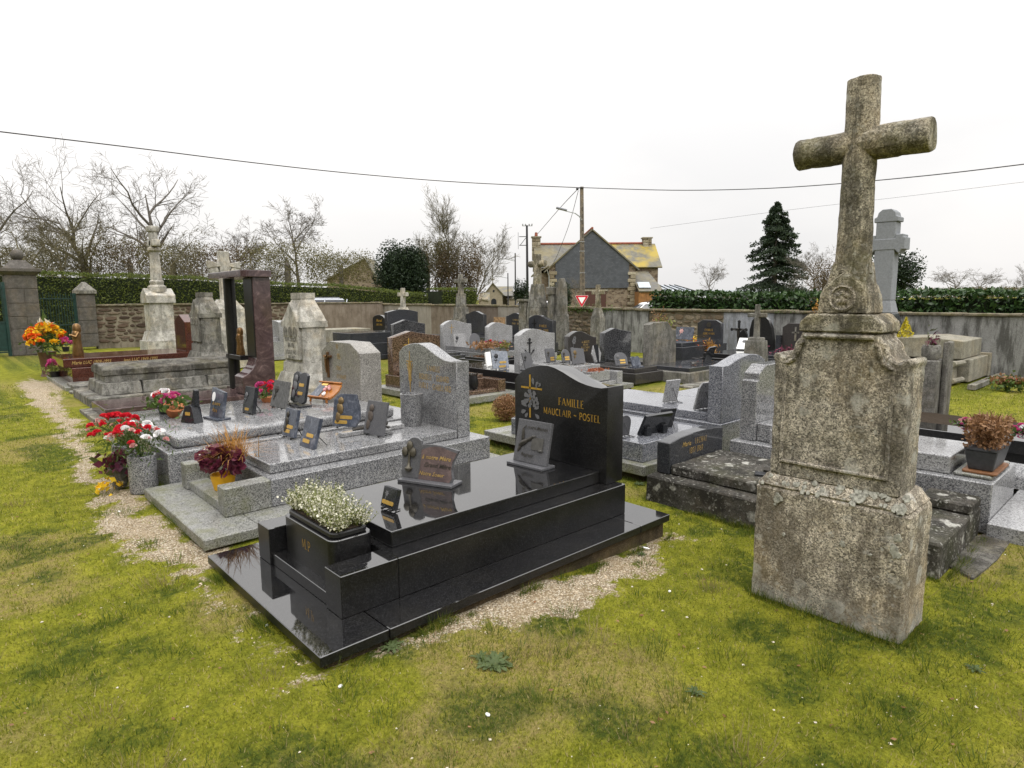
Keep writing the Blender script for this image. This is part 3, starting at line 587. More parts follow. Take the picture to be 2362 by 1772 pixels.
tree('oak','tall bare oak with twisted limbs behind the gate pillar',250,46,335,.6)
tree('oak2','tall bare oak with a swept crown right of the gate pillar',345,44,335,2.2)
tree('oak2','bare leaning tree at the gate behind the ball-topped pillar',20,38,375,4.1)
tree('bush','low bare tree with crooked stems behind the gate pillar',75,36,470,1.2,BARKM)
tree('round','bare orchard tree behind the hedge left of the cross monument',160,40,480,3.3,BARKM)
tree('bush','dense twiggy tree behind the column monument',215,42,470,.2,BARKM)
tree('bush','twiggy tree with mossy stems beside the column monument',395,40,500,5.,BARKM)
tree('round','small bare tree behind the white cross monument',545,46,505,.4)
tree('round','bare round-headed tree standing alone above the conifer hedge',697,44,445,1.9)
tree('bush','low bare thicket tree behind the car roof',620,46,555,2.7,BARKM)
tree('thin','slender pointed bare tree rising out of the dark yew',1008,44,440,.9,BARKM)
tree('thin','thin bare tree leaning beside the yew',1090,46,520,2.5,BARKM,zs=1.3)
tree('round','small bare fruit tree right of the slate-clad house',1635,60,600,.3)
tree('round','small bare tree against the slate gable',1330,50,635,1.3)
tree('round','bare tree above the laurel hedge behind the lichened cross',1880,55,560,2.3)
tree('round','wide bare tree on the skyline above the right-hand hedge',2200,80,615,3.1,zs=1.7)
tree('round','second wide bare skyline tree above the right-hand hedge',2260,84,622,.1,zs=1.6)
tree('thin','bare sapling at the end of the right-hand hedge',2345,60,605,.6)
tree('bush','low bare tree behind the greenhouse roof',1815,70,610,1.6)
# scrub and evergreens: leaf clouds with a stem inside
def cloud(name,label,px,d,x0,x1,ytop,ybot,n,size,mat,shape='bush',cat='shrub',dep=None,up=0.,group=None):
    c=D(px,690,d); wd=(x1-x0)/F_PX*d/2; zt=D(px,ytop,d).z; zb=max(0,D(px,ybot,d).z); dep=dep or wd
    t=thing(name,label,cat,(c.x,c.y,0),R(-42.5),group); off=((x0+x1)/2-px)/F_PX*d
    th=rng.uniform(0,2*PI,n); h=rng.random(n)
    if shape=='cone':      # layered drooping branches with gaps between them
        nb=170; bh=np.sort(rng.random(nb)**.85); ba=rng.uniform(0,2*PI,nb); bl=((1-bh)**.62)*rng.uniform(.35,1.15,nb)+.04; k_=rng.integers(0,nb,n); q=rng.random(n)**.6
        th=ba[k_]+rng.normal(size=n)*.16; rr=bl[k_]; z=zb+bh[k_]*(zt-zb)-rr*q*(zt-zb)*.10+rng.normal(size=n)*.10
    elif shape=='dome':    # several overlapping lobes
        nl=13; lc=np.stack([rng.uniform(-.68,.68,nl),rng.uniform(-.5,.5,nl),rng.uniform(.15,.66,nl)],1); lr=rng.uniform(.30,.42,nl); lc[0]=(0,0,.45); lr[0]=.5; k_=rng.integers(0,nl,n)
        a_=rng.normal(size=(n,3)); a_/=np.linalg.norm(a_,axis=1)[:,None]; P_=lc[k_]+a_*(lr[k_]*rng.random(n)**.35*(.8+.4*fbm(a_[:,0]*2+k_,a_[:,1]*2+a_[:,2],1.5)))[:,None]
        P_[:,2]=np.abs(P_[:,2]); th=np.arctan2(P_[:,1],P_[:,0]); q=np.hypot(P_[:,0],P_[:,1]); rr=np.ones(n); z=zb+P_[:,2]*(zt-zb)
    else:
        top=.45+.75*fbm(np.cos(th)*2+h*3+px*.01,np.sin(th)*2,1.3); z=zb+(zt-zb)*np.minimum(1.05,top)*rng.random(n)**.7; rr=np.ones(n); q=rng.random(n)**.55
    C=np.stack([off+wd*rr*q*np.cos(th),dep*rr*q*np.sin(th),z],1); V,Fc=leaves(C,size,2.4,up=up); kind(ob('crown',rawmesh('crown',V,Fc,mat),None,t),'stuff')
    ob('trunk',tube([(off,0,-.1),(off+.05,0,zb+(zt-zb)*.4),(off,.03,zb+(zt-zb)*(.92 if shape=='cone' else .55))],[wd*.07+.04,wd*.05+.03,.02],6),BARK,t,fix=False)
    return t
cloud('yew_tree','broad dark rounded yew in front of the slender bare tree',945,42,862,1035,540,700,26000,.16,LF_YEW,'dome','tree',2.2)
cloud('scrub_bush','brown-green bushy shrub beside the dark yew',1060,44,985,1125,535,705,15000,.12,LF_BRU,'dome','shrub',1.8)
cloud('scrub_bush','olive thicket behind the yew top',985,46,925,1050,535,640,7000,.13,LF_OLV,'dome','shrub',1.8)
for i,(px,x0,x1,yt,m_,lb) in enumerate(((60,-60,160,560,LF_OLV,'olive scrub behind the ball-topped gate pillar'),(190,90,310,535,LF_OLV,'tall olive thicket above the hedge left of the column'),(300,220,390,540,LF_BRU,'brown thicket below the tall bare oaks'),(400,330,480,550,LF_OLV,'olive thicket right of the column monument'),(510,430,590,555,LF_BRU,'low brown scrub behind the white cross monument'),(660,560,770,545,LF_OLV,'olive undergrowth below the lone round-headed tree'),(780,710,865,575,LF_OLV,'ivy-green scrub beside the stone barn gable'))):
    cloud('scrub_bush',lb,px,43,x0,x1,yt,655,6000,.12,m_,'bush','shrub',2.,.3,'scrub beyond the conifer hedge')
cloud('spruce_tree','dark open spruce rising above the laurel hedge',1785,62,1692,1874,470,705,30000,.26,LF_SPR,'cone','tree',None,-.5)
cloud('scrub_bush','brown bare shrub behind the lichened cross',1900,50,1835,1960,590,690,5200,.12,LF_BRU,'dome','shrub')
cloud('evergreen_bush','dark evergreen right of the pale stone cross',2070,50,1985,2115,570,690,6500,.22,LF_YEW,'dome','shrub')
cloud('evergreen_bush','round dark evergreen beside the church',1200,52,1178,1222,642,692,2600,.14,LF_YEW,'dome','shrub')
cloud('evergreen_bush','ivy-clad bush at the corner of the slate-clad house',1283,48,1258,1320,650,712,3000,.13,LF_YEW,'dome','shrub')
cloud('scrub_bush','low scrub on the skyline right of the white cross',2200,90,2110,2362,662,690,5000,.3,LF_OLV,'bush','shrub')
# ---------------------------------------------------------------- house with the slate-clad gable
RZC=R(-42.5)
def frame(d): 
    o=CAM+fwd0*d; return (o.x,o.y,0)
def lx(px,d): return (D(px,690,d)-CAM).dot(rgt)
def lz(px,py,d): return D(px,py,d).z
def quad(a,b,c,d_,th=.12):
    """thick slab from four corners, thickness downward"""
    P=[Vector(p) for p in (a,b,c,d_)]; n=(P[1]-P[0]).cross(P[3]-P[0]).normalized(); n=n if n.z>0 else -n
    return [tuple(p) for p in P]+[tuple(p-n*th) for p in P],[(0,1,2,3),(7,6,5,4),(0,4,5,1),(1,5,6,2),(2,6,7,3),(3,7,4,0)]
d=60.; h=thing('stone_house','brown stone house with slate-clad gable and lichened slate roof','house',frame(d),RZC)
xl,xa,xr=lx(1266,d),lx(1364,d),lx(1465,d); ze,za=lz(1266,616,d),lz(1364,529,d)
ob('wall',prism([(xl,-.2),(xl,ze),(xa,za-.1),(xr,ze),(xr,-.2)],0,5,'y'),HWL,h)
cl,c2=lx(1281,d),lx(1449,d); zc=lz(1360,665,d)
yc=lambda x: za-.16-(za-ze)*abs(x-xa)/(xr-xa)
ob('slate_cladding',prism([(cl,zc),(cl,yc(cl)),(xa,za-.2),(c2,yc(c2)),(c2,zc)],-.12,-.004,'y'),SLT,h)
ov=.25
ob('roof',J(quad((xl-.5,-ov,ze-.45),(xa,-ov,za+.05),(xa,6,za+.05),(xl-.5,6,ze-.45)),quad((xr+.35,-ov,ze-.3),(xa,-ov,za+.05),(xa,6,za+.05),(xr+.35,6,ze-.3))),SLR,h)
ob('ridge_tiles',tube([(xa,-ov,za+.08),(xa,6,za+.08)],.12,6),TILE,h)
random.seed(2)
for sx,px in ((1,1266),(-1,1465)):
    x=lx(px,d); z=lz(px,712,d) ; zt=ze-.5; k=0
    while z<zt:
        hh=random.uniform(.28,.4); wd=.75 if k%2 else .5; ob('quoin',box(x,x+sx*wd,-.16,.3,z,z+hh-.03),QUO,h,bev=.03); z+=hh; k+=1
xd0,xd1=lx(1350,d),lx(1398,d); ob('door',box(xd0,xd1,-.06,.1,-.1,lz(1370,672,d)),plain('old_red_door',(.06,.025,.018),.7),h)
ob('lintel',box(xd0-.2,xd1+.2,-.1,.1,lz(1370,672,d),lz(1370,668,d)),CRM,h)
# cross wing behind, its ridge parallel to the picture
d2=66.; q=d2-d; X0,X1=lx(1236,d2),lx(1500,d2); zr=lz(1400,563,d2); ze2=lz(1500,613,d2-2); wy=3.2
ob('wall',prism([(q-wy,-.2),(q-wy,ze2),(q,zr-.1),(q+wy,ze2),(q+wy,-.2)],X0,X1,'x'),HWL,h)
Xm=lx(1364,d2)
for a,b,m_ in ((X0-.2,Xm,SLR),(Xm,X1+.35,SLL)):
    ob('roof',J(quad((a,q-wy-.3,ze2-.2),(b,q-wy-.3,ze2-.2),(b,q,zr),(a,q,zr)),quad((a,q+wy+.3,ze2-.2),(b,q+wy+.3,ze2-.2),(b,q,zr),(a,q,zr))),m_,h)
ob('ridge_tiles',tube([(X0,q,zr+.05),(X1,q,zr+.05)],.13,6),TILE,h)
for px,zt,sd in ((1237,545,5),(1489,547,6)):
    x=lx(px,d2); z=zr-1.3; c=ob('chimney',box(x-.42,x+.42,q-.4,q+.4,zr-1.6,lz(px,zt+4,d2)),MORT,h); random.seed(sd); top=lz(px,zt+4,d2)
    while z<top-.05:
        hh=min(random.uniform(.22,.36),top-z); sp=x+random.uniform(-.15,.2)
        for a,b in ((x-.45,sp),(sp,x+.45)): ob('stone',box(a+.02,b-.02,q-.45,q+.4,z,z+hh-.03),QUO,c,bev=.03)
        z+=hh
    ob('chimney_cap',box(x-.52,x+.52,q-.5,q+.5,top,top+.13),CRM,c)
    if px<1300: ob('chimney_pot',lathe([(.14,top+.13),(.17,top+.2),(.13,top+.55)],8,(x,q)),TILE,c)
# lean-to on the right
x0,x1,x2=lx(1463,d),lx(1507,d),lx(1519,d); z1,z2=lz(1480,631,d),lz(1519,672,d)
ob('lean_to_roof',quad((x0,-2.2,z2),(x2,-2.2,z2),(x1,2.6,z1+.3),(x0,2.6,z1+.3)),SLR,h)
ob('lean_to_wall',box(x0,x2-.1,-2.,2.5,-.1,z2-.05),TIMB,h)
for k in range(9):
    xx=x0+(x2-.1-x0)*(k+.5)/9; ob('plank',box(xx-.115,xx+.115,-2.05,-2.,-.1,z2-.08),TIMB,h)
ob('roof_window',quad((x0+.1,-1.7,z2+.33),(x0+1.2,-1.7,z2+.33),(x0+1.2,-.7,z2+.85),(x0+.1,-.7,z2+.85),.05),ZINC,h)
ob('drainpipe',tube([(lx(1262,d),-.3,ze-.35),(lx(1266,d),-.2,ze-.9),(lx(1266,d),-.2,0)],.05,6),MTL,h)
# left wing of the house (brown wall and low slate roof)
x0,x1=lx(1236,d),lx(1266,d); ob('side_wall',box(x0,x1-.02,.6,5,-.1,lz(1240,630,d)),HWL,h)
ob('side_roof',quad((x0-.3,.3,lz(1240,633,d)),(x1,.3,lz(1266,612,d)),(x1,5.4,lz(1266,612,d)),(x0-.3,5.4,lz(1240,633,d))),SLR,h)
# low glazed roof right of the house and the long shed roof
g=thing('glazed_lean_to','low glazed roof with dark bars right of the timber lean-to','building',frame(64),RZC); d=64
a,b=lx(1515,d),lx(1610,d); zb,zt=lz(1560,675,d),lz(1560,656,d)
ob('wall',box(a,b,0,4,-.1,zb),RENG,g); ob('roof_glass',quad((a,-.2,zb),(b,-.2,zb),(b-1.4,4,zt),(a,4,zt),.08),ZINC,g)
for k in range(6): xx=a+(b-a)*k/5; ob('glazing_bar',tube([(xx,-.22,zb+.04),(a+(b-1.4-a)*k/5,4,zt+.04)],.05,4),WIRE,g)
s=thing('long_shed','long low shed with pale grey roof behind the laurel hedge','building',frame(90),RZC); d=90
a,b=lx(1655,d),lx(1885,d); ob('roof',quad((a,0,lz(1700,681,d)),(b,0,lz(1880,679,d)),(b,5,lz(1880,666,d)),(a,5,lz(1700,668,d)),.1),plain('grey_fibre_roof',(.25,.27,.28),.8),s); ob('wall',box(a,b,.3,5,-.1,lz(1700,681,d)-.1),RENG,s)
# church and cottages far down the street
d=120; c=thing('stone_church','small stone church with steep gable and slate roof far down the street','church',frame(d),RZC)
X0,X1=lx(1119,d),lx(1158,d); xa=lx(1137,d); ze,za=lz(1120,677,d),lz(1137,655,d)
FARW=wall_mat('pale_church_stone',(.26,.22,.16),(.38,.33,.25),(.2,.17,.12),.3)
ob('wall',prism([(X0,-.2),(X0,ze),(xa,za),(X1,ze),(X1,-.2)],0,10,'y'),FARW,c)
ob('roof',J(quad((X0-.4,-.3,ze-.3),(xa,-.3,za+.25),(xa,10,za+.25),(X0-.4,10,ze-.3)),quad((X1+.4,-.3,ze-.3),(xa,-.3,za+.25),(xa,10,za+.25),(X1+.4,10,ze-.3))),SLR,c)
ob('finial_cross',J(box(xa-.08,xa+.08,-.1,.06,za+.2,za+1.4),box(xa-.35,xa+.35,-.1,.06,za+.75,za+.95)),GYS,c)
xw=lx(1139,d); ob('window',prism([(xw-.5,lz(1139,702,d)),(xw-.5,lz(1139,695,d))]+[(xw+.5*math.cos(R(t_)),lz(1139,695,d)+.5*math.sin(R(t_))) for t_ in range(150,0,-30)]+[(xw+.5,lz(1139,695,d)),(xw+.5,lz(1139,702,d))],-.08,.02,'y'),GLSS,c)
ob('window',box(xw-.15,xw+.15,-.08,.02,lz(1139,674,d),lz(1139,669,d)),GLSS,c)
ob('nave',prism([(12,-.2),(12,ze),(16,lz(1160,658,d)),(20,ze),(20,-.2)],X1-2,lx(1183,d),'x'),FARW,c); ob('nave_roof',quad((X1-2,9.6,ze-.4),(lx(1184,d),9.6,ze-.4),(lx(1184,d),16,lz(1160,658,d)+.1),(X1-2,16,lz(1160,658,d)+.1)),SLR,c)
k=thing('stone_cottage','low stone cottage with slate roof left of the church','house',frame(105),RZC); d=105
ob('wall',prism([(0,-.2),(0,lz(1115,690,d)),(2.5,lz(1115,676,d)),(5,lz(1115,690,d)),(5,-.2)],lx(1104,d),lx(1126,d),'x'),FARW,k); ob('roof',quad((lx(1112,d),-.2,lz(1115,691,d)),(lx(1129,d),-.2,lz(1115,694,d)),(lx(1129,d),2.5,lz(1115,675,d)),(lx(1112,d),2.5,lz(1115,675,d))),SLR,k)
k=thing('stone_barn','stone barn gable half hidden by scrub beside the yew','house',frame(75),RZC); d=75
a,b,m_=lx(815,d),lx(868,d),lx(846,d); za,ze=lz(846,599,d),lz(860,640,d); ob('wall',prism([(a-3,-.2),(a-3,ze),(m_,za),(b,ze),(b,-.2)],0,6,'y'),HWL,k); ob('roof',J(quad((a-3.3,-.3,ze-.3),(m_,-.3,za+.2),(m_,6,za+.2),(a-3.3,6,ze-.3)),quad((b+.3,-.3,ze-.3),(m_,-.3,za+.2),(m_,6,za+.2),(b+.3,6,ze-.3))),SLR,k)
k=thing('street_house','row house with pale wall beyond the church roof','house',frame(130),RZC); d=130
ob('wall',box(lx(1170,d),lx(1235,d),0,6,-.1,lz(1200,690,d)),FARW,k); ob('roof',quad((lx(1168,d),-.2,lz(1200,690,d)),(lx(1237,d),-.2,lz(1200,690,d)),(lx(1237,d),4,lz(1200,672,d)),(lx(1168,d),4,lz(1200,672,d))),SLR,k)
# ---------------------------------------------------------------- poles, wires, sign, cars
PD=42.; b=D(1344,700,PD); tp=D(1340,431,PD)
p=thing('utility_pole','tall concrete utility pole with rung recesses and street lamp before the slate gable','utility pole',(b.x,b.y,0),RZC)
H=tp.z; zs=lz(1342,560,PD); tx=-.12
ob('pole_shaft',frus(-.17,.17,-.13,.13,-.3,tx-.11,tx+.11,-.09,.09,H),POLE,p,bev=.02)
for k in range(16):
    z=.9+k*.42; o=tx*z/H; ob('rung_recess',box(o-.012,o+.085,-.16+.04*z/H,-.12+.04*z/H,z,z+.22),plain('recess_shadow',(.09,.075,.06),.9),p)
for z in (3.2,4.6,5.2): o=tx*z/H; ob('steel_band',box(o-.17,o+.17,-.14,.14,z,z+.04),MTL,p)
zl=lz(1340,500,PD); ax,az=lx(1300,PD)-lx(1342,PD),lz(1300,487,PD)
ob('lamp_arm',tube([(tx,-.1,zl-.25),(tx-.15,-.14,zl),(tx-.45,-.2,zl+.2),(ax,-.25,az-.02)],.035,6),MTL,p)
hx=lx(1287,PD)-lx(1342,PD); ob('lamp_head',X(box(-.36,.36,-.15,.15,-.05,.07),T3((hx+ax)/2-.05,-.25,az+.08,ry=R(14))),plain('pale_lamp_metal',(.20,.205,.235),.5),p,bev=.03)
ob('bracket',J(box(tx-.35,tx+.12,-.16,-.1,H-.12,H-.06),ball((tx-.3,-.13,H-.16),.09,8,5)),WIRE,p)
def wire(name,label,pts,r=.012,sag=None):
    P=[D(*q) for q in pts]; out=[]
    for i in range(len(P)-1):
        for k in range(6):
            f=k/6; a=P[max(0,i-1)];b_=P[i];c_=P[i+1];e=P[min(len(P)-1,i+2)]
            out.append(.5*((2*b_)+(c_-a)*f+(2*a-5*b_+4*c_-e)*f*f+(3*b_-a-3*c_+e)*f**3))
    out.append(P[-1]); tag(ob(name,tube(out,r,5),WIRE,fix=False),label,'cable')
wire('overhead_cable','thick twisted overhead cable from the left to the concrete pole',[(-90,292,24),(0,304,25.5),(300,340,29),(588,376,33),(830,402,37),(1068,421,40),(1333,433,42)],.026)
wire('overhead_cable','thick twisted overhead cable from the concrete pole to the right',[(1340,433,42),(1549,439,39),(1740,436,36),(1923,425,33),(2150,404,30),(2362,379,27),(2450,367,26)],.024)
wire('overhead_wire','thin sagging wire above the spruce towards the right',[(1500,527,70),(1800,487,64),(2100,452,58),(2362,420,52),(2450,410,51)],.012)
wire('service_wire','slack wire from the pole top down to the house chimney',[(1333,436,42),(1290,482,48),(1240,540,64)],.022)
wire('service_wire','slack wire from the pole top down to the slate gable eaves',[(1334,440,42),(1312,520,48),(1285,590,56),(1272,615,60)],.018)
PD2=70.; b=D(1217,700,PD2); p=thing('utility_pole','distant dark pole with steel cross frame left of the house chimney','utility pole',(b.x,b.y,0),RZC); H=D(1216,520,PD2).z
ob('pole_shaft',tube([(0,0,-.2),(-.05,0,H)],[.16,.11],8),WIRE,p); ob('cross_frame',J(tube([(-.9,0,lz(1217,546,PD2)),(0,0,lz(1217,546,PD2))],.04,4),tube([(-.9,0,lz(1217,566,PD2)),(0,0,lz(1217,566,PD2))],.04,4),tube([(-.8,0,lz(1217,566,PD2)),(-.1,0,lz(1217,547,PD2))],.03,4),tube([(-1,0,lz(1217,575,PD2)),(-1,0,lz(1217,536,PD2))],.02,4)),WIRE,p)
ob('insulator_arm',J(tube([(-.55,0,H-.05),(.55,0,H-.05)],.04,4),*[lathe([(.05,H-.05),(.08,H+.1),(.03,H+.2)],6,(x_,0)) for x_ in (-.5,-.2,.2,.5)]),MTL,p)
for px,yt,dd,lb in ((1189,584,95,'thin far street pole with a lamp between the church and the house'),(1172,630,110,'far pole with an aerial frame above the church roof')):
    b=D(px,700,dd); H=D(px,yt,dd).z; p=thing('street_pole',lb,'utility pole',(b.x,b.y,0),RZC); ob('pole_shaft',tube([(0,0,-.2),(0,0,H)],[.14,.1],6),WIRE,p)
    ob('arm',J(tube([(0,0,H*.86),(-1.4,0,H*.9)],.05,4),box(-2.2,-1.3,-.12,.12,H*.9-.04,H*.9+.06)),MTL,p)
SD=38.; b=D(1342,700,SD); y=thing('give_way_sign','red-bordered white triangular give way sign standing behind the ivy-topped wall','sign',(b.x,b.y,0),RZC)
ob('post',tube([(0,.04,-.2),(0,.04,lz(1342,690,SD))],.035,8),MTL,y)
def tri(s,zc): return [(-s,zc+s*.577),(s,zc+s*.577),(0,zc-s*1.155)]
zc=(lz(1342,682,SD)*2+lz(1342,709,SD))/3; s_=.5*(lx(1358,SD)-lx(1327,SD))
def rtri(s,zc,r):
    o=[]
    for (cx_,cz_),a0 in (((-s+r*1.73,zc+s*.577-r),90),((0,zc-s*1.155+2*r),210),((s-r*1.73,zc+s*.577-r),-30)): o+=[(cx_+r*math.cos(R(a0+t_)),cz_+r*math.sin(R(a0+t_))) for t_ in (0,40,80,120)]
    return o
ob('plate',prism(rtri(s_*1.05,zc,.05),0,.015,'y'),SIGW,y); ob('red_border',prism(rtri(s_,zc,.045),-.006,-.001,'y'),SIGR,y); ob('white_centre',prism(rtri(s_*.56,zc,.02),-.011,-.0065,'y'),SIGW,y)
def car(label,loc,rz,paint,H=1.62,Lc=4.5):
    c=thing('parked_car',label,'car',loc,rz)
    prof=[(-.5,.28),(-.5,.62),(-.47,.80),(-.30,.88),(-.17,H/1.75*.98),(-.02,H/1.62),(.20,H/1.62),(.36,H/1.62*.97),(.46,.98),(.5,.85),(.5,.30)]
    P=[(x_*Lc,z_ if i<3 or i>8 else z_) for i,(x_,z_) in enumerate(prof)]; 
    ob('body',prism([(-.5*Lc,.3),(-.5*Lc,.7),(-.46*Lc,.86),(-.27*Lc,.96),(.46*Lc,1.0),(.5*Lc,.85),(.5*Lc,.3)],-.88,.88,'y'),paint,c,bev=.06,seg=2,sm=True)
    g=frus(-.25*Lc,.46*Lc,-.84,.84,.95,-.10*Lc,.38*Lc,-.62,.62,H-.06); ob('cabin_glass',g,GLSS,c,bev=.05,seg=2,sm=True)
    ob('roof',frus(-.125*Lc,.40*Lc,-.66,.66,H-.12,-.08*Lc,.36*Lc,-.55,.55,H),paint,c,bev=.05,seg=3,sm=True)
    for sy in (-1,1):
        ob('roof_rail',tube([(-.06*Lc,sy*.58,H-.03),(-.03*Lc,sy*.58,H+.03),(.32*Lc,sy*.58,H+.03),(.36*Lc,sy*.58,H-.03)],.018,6),BLP,c)
        for a,b_ in ((-.17*Lc,-.08*Lc),(.14*Lc,.15*Lc),(.38*Lc,.42*Lc)): ob('pillar',tube([(a-.02*Lc,sy*.82,.98),(b_,sy*.64,H-.08)],.035,4),paint,c)
        for sx in (-.31,.31):
            wv=ob('wheel',X(lathe([(.2,-.1),(.32,-.1),(.34,-.05),(.34,.05),(.32,.1),(.2,.1)],16),T3(sx*Lc,sy*.8,.34,rx=R(90))),BLP,c,sm=True); ob('rim',X(lathe([(.05,-.11),(.2,-.105),(.2,.105),(.05,.11)],12),T3(sx*Lc,sy*.8,.34,rx=R(90))),MTL,wv)
    for sy in (-.6,.6): ob('headlight',box(-.505*Lc,-.47*Lc,sy-.2,sy+.2,.66,.8),SIGW,c)
    return c
car('silver-grey estate car parked on the road behind the brown wall',(12.5,27.3,0),0,CARS,1.66,4.4)
b=D(1497,709,36); car('white car parked beyond the wall below the timber lean-to',(b.x,b.y,-.12),R(-42.5),CARW,1.42,4.2)
b=D(1258,698,44); car('white car parked by the left corner of the slate-clad house',(b.x-1.5,b.y,-.1),R(10),CARW,1.5,4.2)

# church and yews added behind the camera, unseen, for dark reflections in stone
d=0; c=thing('unseen_church','long grey stone church standing behind the lawn','church',(-17,-4,0)); ob('wall',box(-6,0,-16,16,-.2,7),FARW,c)
ob('roof',prism([(-6.5,6.9),(.5,6.9),(-3,12)],-16.4,16.4,'y'),SLR,c)
for k in range(5): y_=-12+6*k; ob('window',prism([(y_-.6,2),(y_+.6,2),(y_+.6,4.6),(y_,5.6),(y_-.6,4.6)],.01,.05,'x'),GLSS,c); ob('buttress',frus(0,1,y_+2.6,y_+3.4,-.2,0,.3,y_+2.7,y_+3.3,5.5),FARW,c)
ob('tower',box(-6,0,16.01,22,-.2,14),FARW,c); ob('spire',frus(-6.3,.3,15.8,22.3,14,-3.05,-2.95,18.9,19.1,24),SLR,c)
for bx,by,hh,lb in ((-9,-9,8,'round dark yew on the lawn before the church wall'),(-4.5,-12,7,'spreading dark yew behind the photographer'),(3.5,-13,6.5,'old dark yew beyond the foot of the lichened cross')):
    t=thing('yew_tree',lb,'tree',(bx,by,0)); a_=rng.normal(size=(9000,3)); a_/=np.linalg.norm(a_,axis=1)[:,None]; C=a_*(rng.random(9000)**.3)[:,None]*np.array([hh*.42,hh*.42,hh*.46])*(.75+.5*fbm(a_[:,0]*3+bx,a_[:,1]*3+a_[:,2],1.4))[:,None]+np.array([0,0,hh*.54]); V,Fc=leaves(C,.3,2.2); ob('crown',rawmesh('crown',V,Fc,LF_YEW),None,t); ob('trunk',tube([(0,0,-.1),(.1,0,hh*.3),(0,.1,hh*.7)],[.35,.25,.1],8),BARK,t)
# ---------------------------------------------------------------- carved lettering: small serif stroke alphabet
def _a(cx,cy,rx,ry,a0,a1,n=8): return arc(cx,cy,rx,a0,a1,n,ry)
K,T_=1,0   # thick, thin strokes
GL={'A':(.78,[(T_,[(.04,0),(.39,1)]),(K,[(.39,1),(.74,0)]),(T_,[(.16,.34),(.62,.34)])]),
'B':(.62,[(K,[(.12,0),(.12,1)]),(T_,[(.12,1),(.32,1)]+_a(.34,.76,.20,.24,90,-90)+[(.12,.52)]),(K,[(.12,.52),(.34,.52)]+_a(.36,.26,.22,.26,90,-90)+[(.12,0)])]),
'C':(.72,[(K,_a(.42,.5,.36,.5,50,310,14))]),'D':(.74,[(K,[(.12,0),(.12,1)]),(K,[(.12,1),(.3,1)]+_a(.3,.5,.38,.5,90,-90)+[(.12,0)])]),
'E':(.58,[(K,[(.12,0),(.12,1)]),(T_,[(.12,1),(.52,1)]),(T_,[(.12,.52),(.44,.52)]),(T_,[(.12,0),(.54,0)])]),
'F':(.55,[(K,[(.12,0),(.12,1)]),(T_,[(.12,1),(.52,1)]),(T_,[(.12,.52),(.42,.52)])]),
'G':(.76,[(K,_a(.42,.5,.36,.5,50,330,14)),(K,[(.70,.0),(.70,.42)]),(T_,[(.48,.42),(.70,.42)])]),
'H':(.76,[(K,[(.12,0),(.12,1)]),(K,[(.64,0),(.64,1)]),(T_,[(.12,.52),(.64,.52)])]),'I':(.26,[(K,[(.13,0),(.13,1)])]),
'J':(.4,[(K,[(.28,1),(.28,.15)]+_a(.12,.15,.16,.2,0,-150,5))]),
'L':(.54,[(K,[(.12,0),(.12,1)]),(T_,[(.12,0),(.52,0)])]),'M':(.92,[(T_,[(.12,0),(.14,1)]),(K,[(.14,1),(.46,.12)]),(T_,[(.46,.12),(.78,1)]),(K,[(.8,1),(.8,0)])]),
'N':(.78,[(T_,[(.12,0),(.12,1)]),(K,[(.12,1),(.66,0)]),(T_,[(.66,0),(.66,1)])]),'O':(.82,[(K,_a(.41,.5,.36,.5,0,360,18))]),
'P':(.6,[(K,[(.12,0),(.12,1)]),(K,[(.12,1),(.32,1)]+_a(.33,.73,.22,.27,90,-90)+[(.12,.46)])]),
'R':(.68,[(K,[(.12,0),(.12,1)]),(K,[(.12,1),(.32,1)]+_a(.33,.75,.21,.25,90,-90)+[(.12,.5)]),(K,[(.34,.5),(.64,0)])]),
'S':(.54,[(K,_a(.28,.74,.21,.26,40,225,8)+_a(.27,.25,.23,.25,65,-140,9))]),'T':(.62,[(K,[(.31,0),(.31,1)]),(T_,[(.03,1),(.59,1)])]),
'U':(.74,[(K,[(.12,1),(.12,.32)]+_a(.37,.32,.25,.32,180,360)+[(.62,1)])]),'V':(.74,[(K,[(.04,1),(.37,0)]),(T_,[(.37,0),(.70,1)])]),'Y':(.7,[(K,[(.04,1),(.35,.45)]),(T_,[(.35,.45),(.66,1)]),(K,[(.35,.45),(.35,0)])]),'Z':(.6,[(T_,[(.05,1),(.55,1)]),(K,[(.55,1),(.05,0)]),(T_,[(.05,0),(.55,0)])]),
'-':(.4,[(T_,[(.06,.42),(.34,.42)])]),'~':(.62,[(K,[(.06,.40),(.18,.5),(.30,.46),(.42,.38),(.56,.5)])]),'.':(.22,[(K,[(.06,.05),(.16,.05)])]),' ':(.34,[]),
'0':(.6,[(K,_a(.3,.5,.24,.5,0,360,14))]),'1':(.34,[(K,[(.18,0),(.18,1)])]),'3':(.54,[(K,_a(.26,.75,.2,.25,140,-80,8)+_a(.26,.26,.23,.26,80,-145,8))]),'4':(.58,[(K,[(.42,0),(.42,1)]),(T_,[(.42,1),(.04,.3),(.56,.3)])]),'5':(.54,[(T_,[(.48,1),(.12,1),(.1,.56)]),(K,_a(.25,.3,.24,.3,115,-140,9))]),
'6':(.56,[(K,_a(.28,.28,.22,.28,0,360,12)),(K,[(.07,.35),(.2,.75),(.42,1)])]),'7':(.52,[(T_,[(.04,1),(.5,1)]),(K,[(.5,1),(.2,0)])]),'8':(.56,[(K,_a(.28,.75,.19,.25,0,360,12)),(K,_a(.28,.25,.23,.25,0,360,12))]),'9':(.56,[(K,_a(.28,.72,.22,.28,0,360,12)),(K,[(.49,.65),(.36,.25),(.14,0)])])}
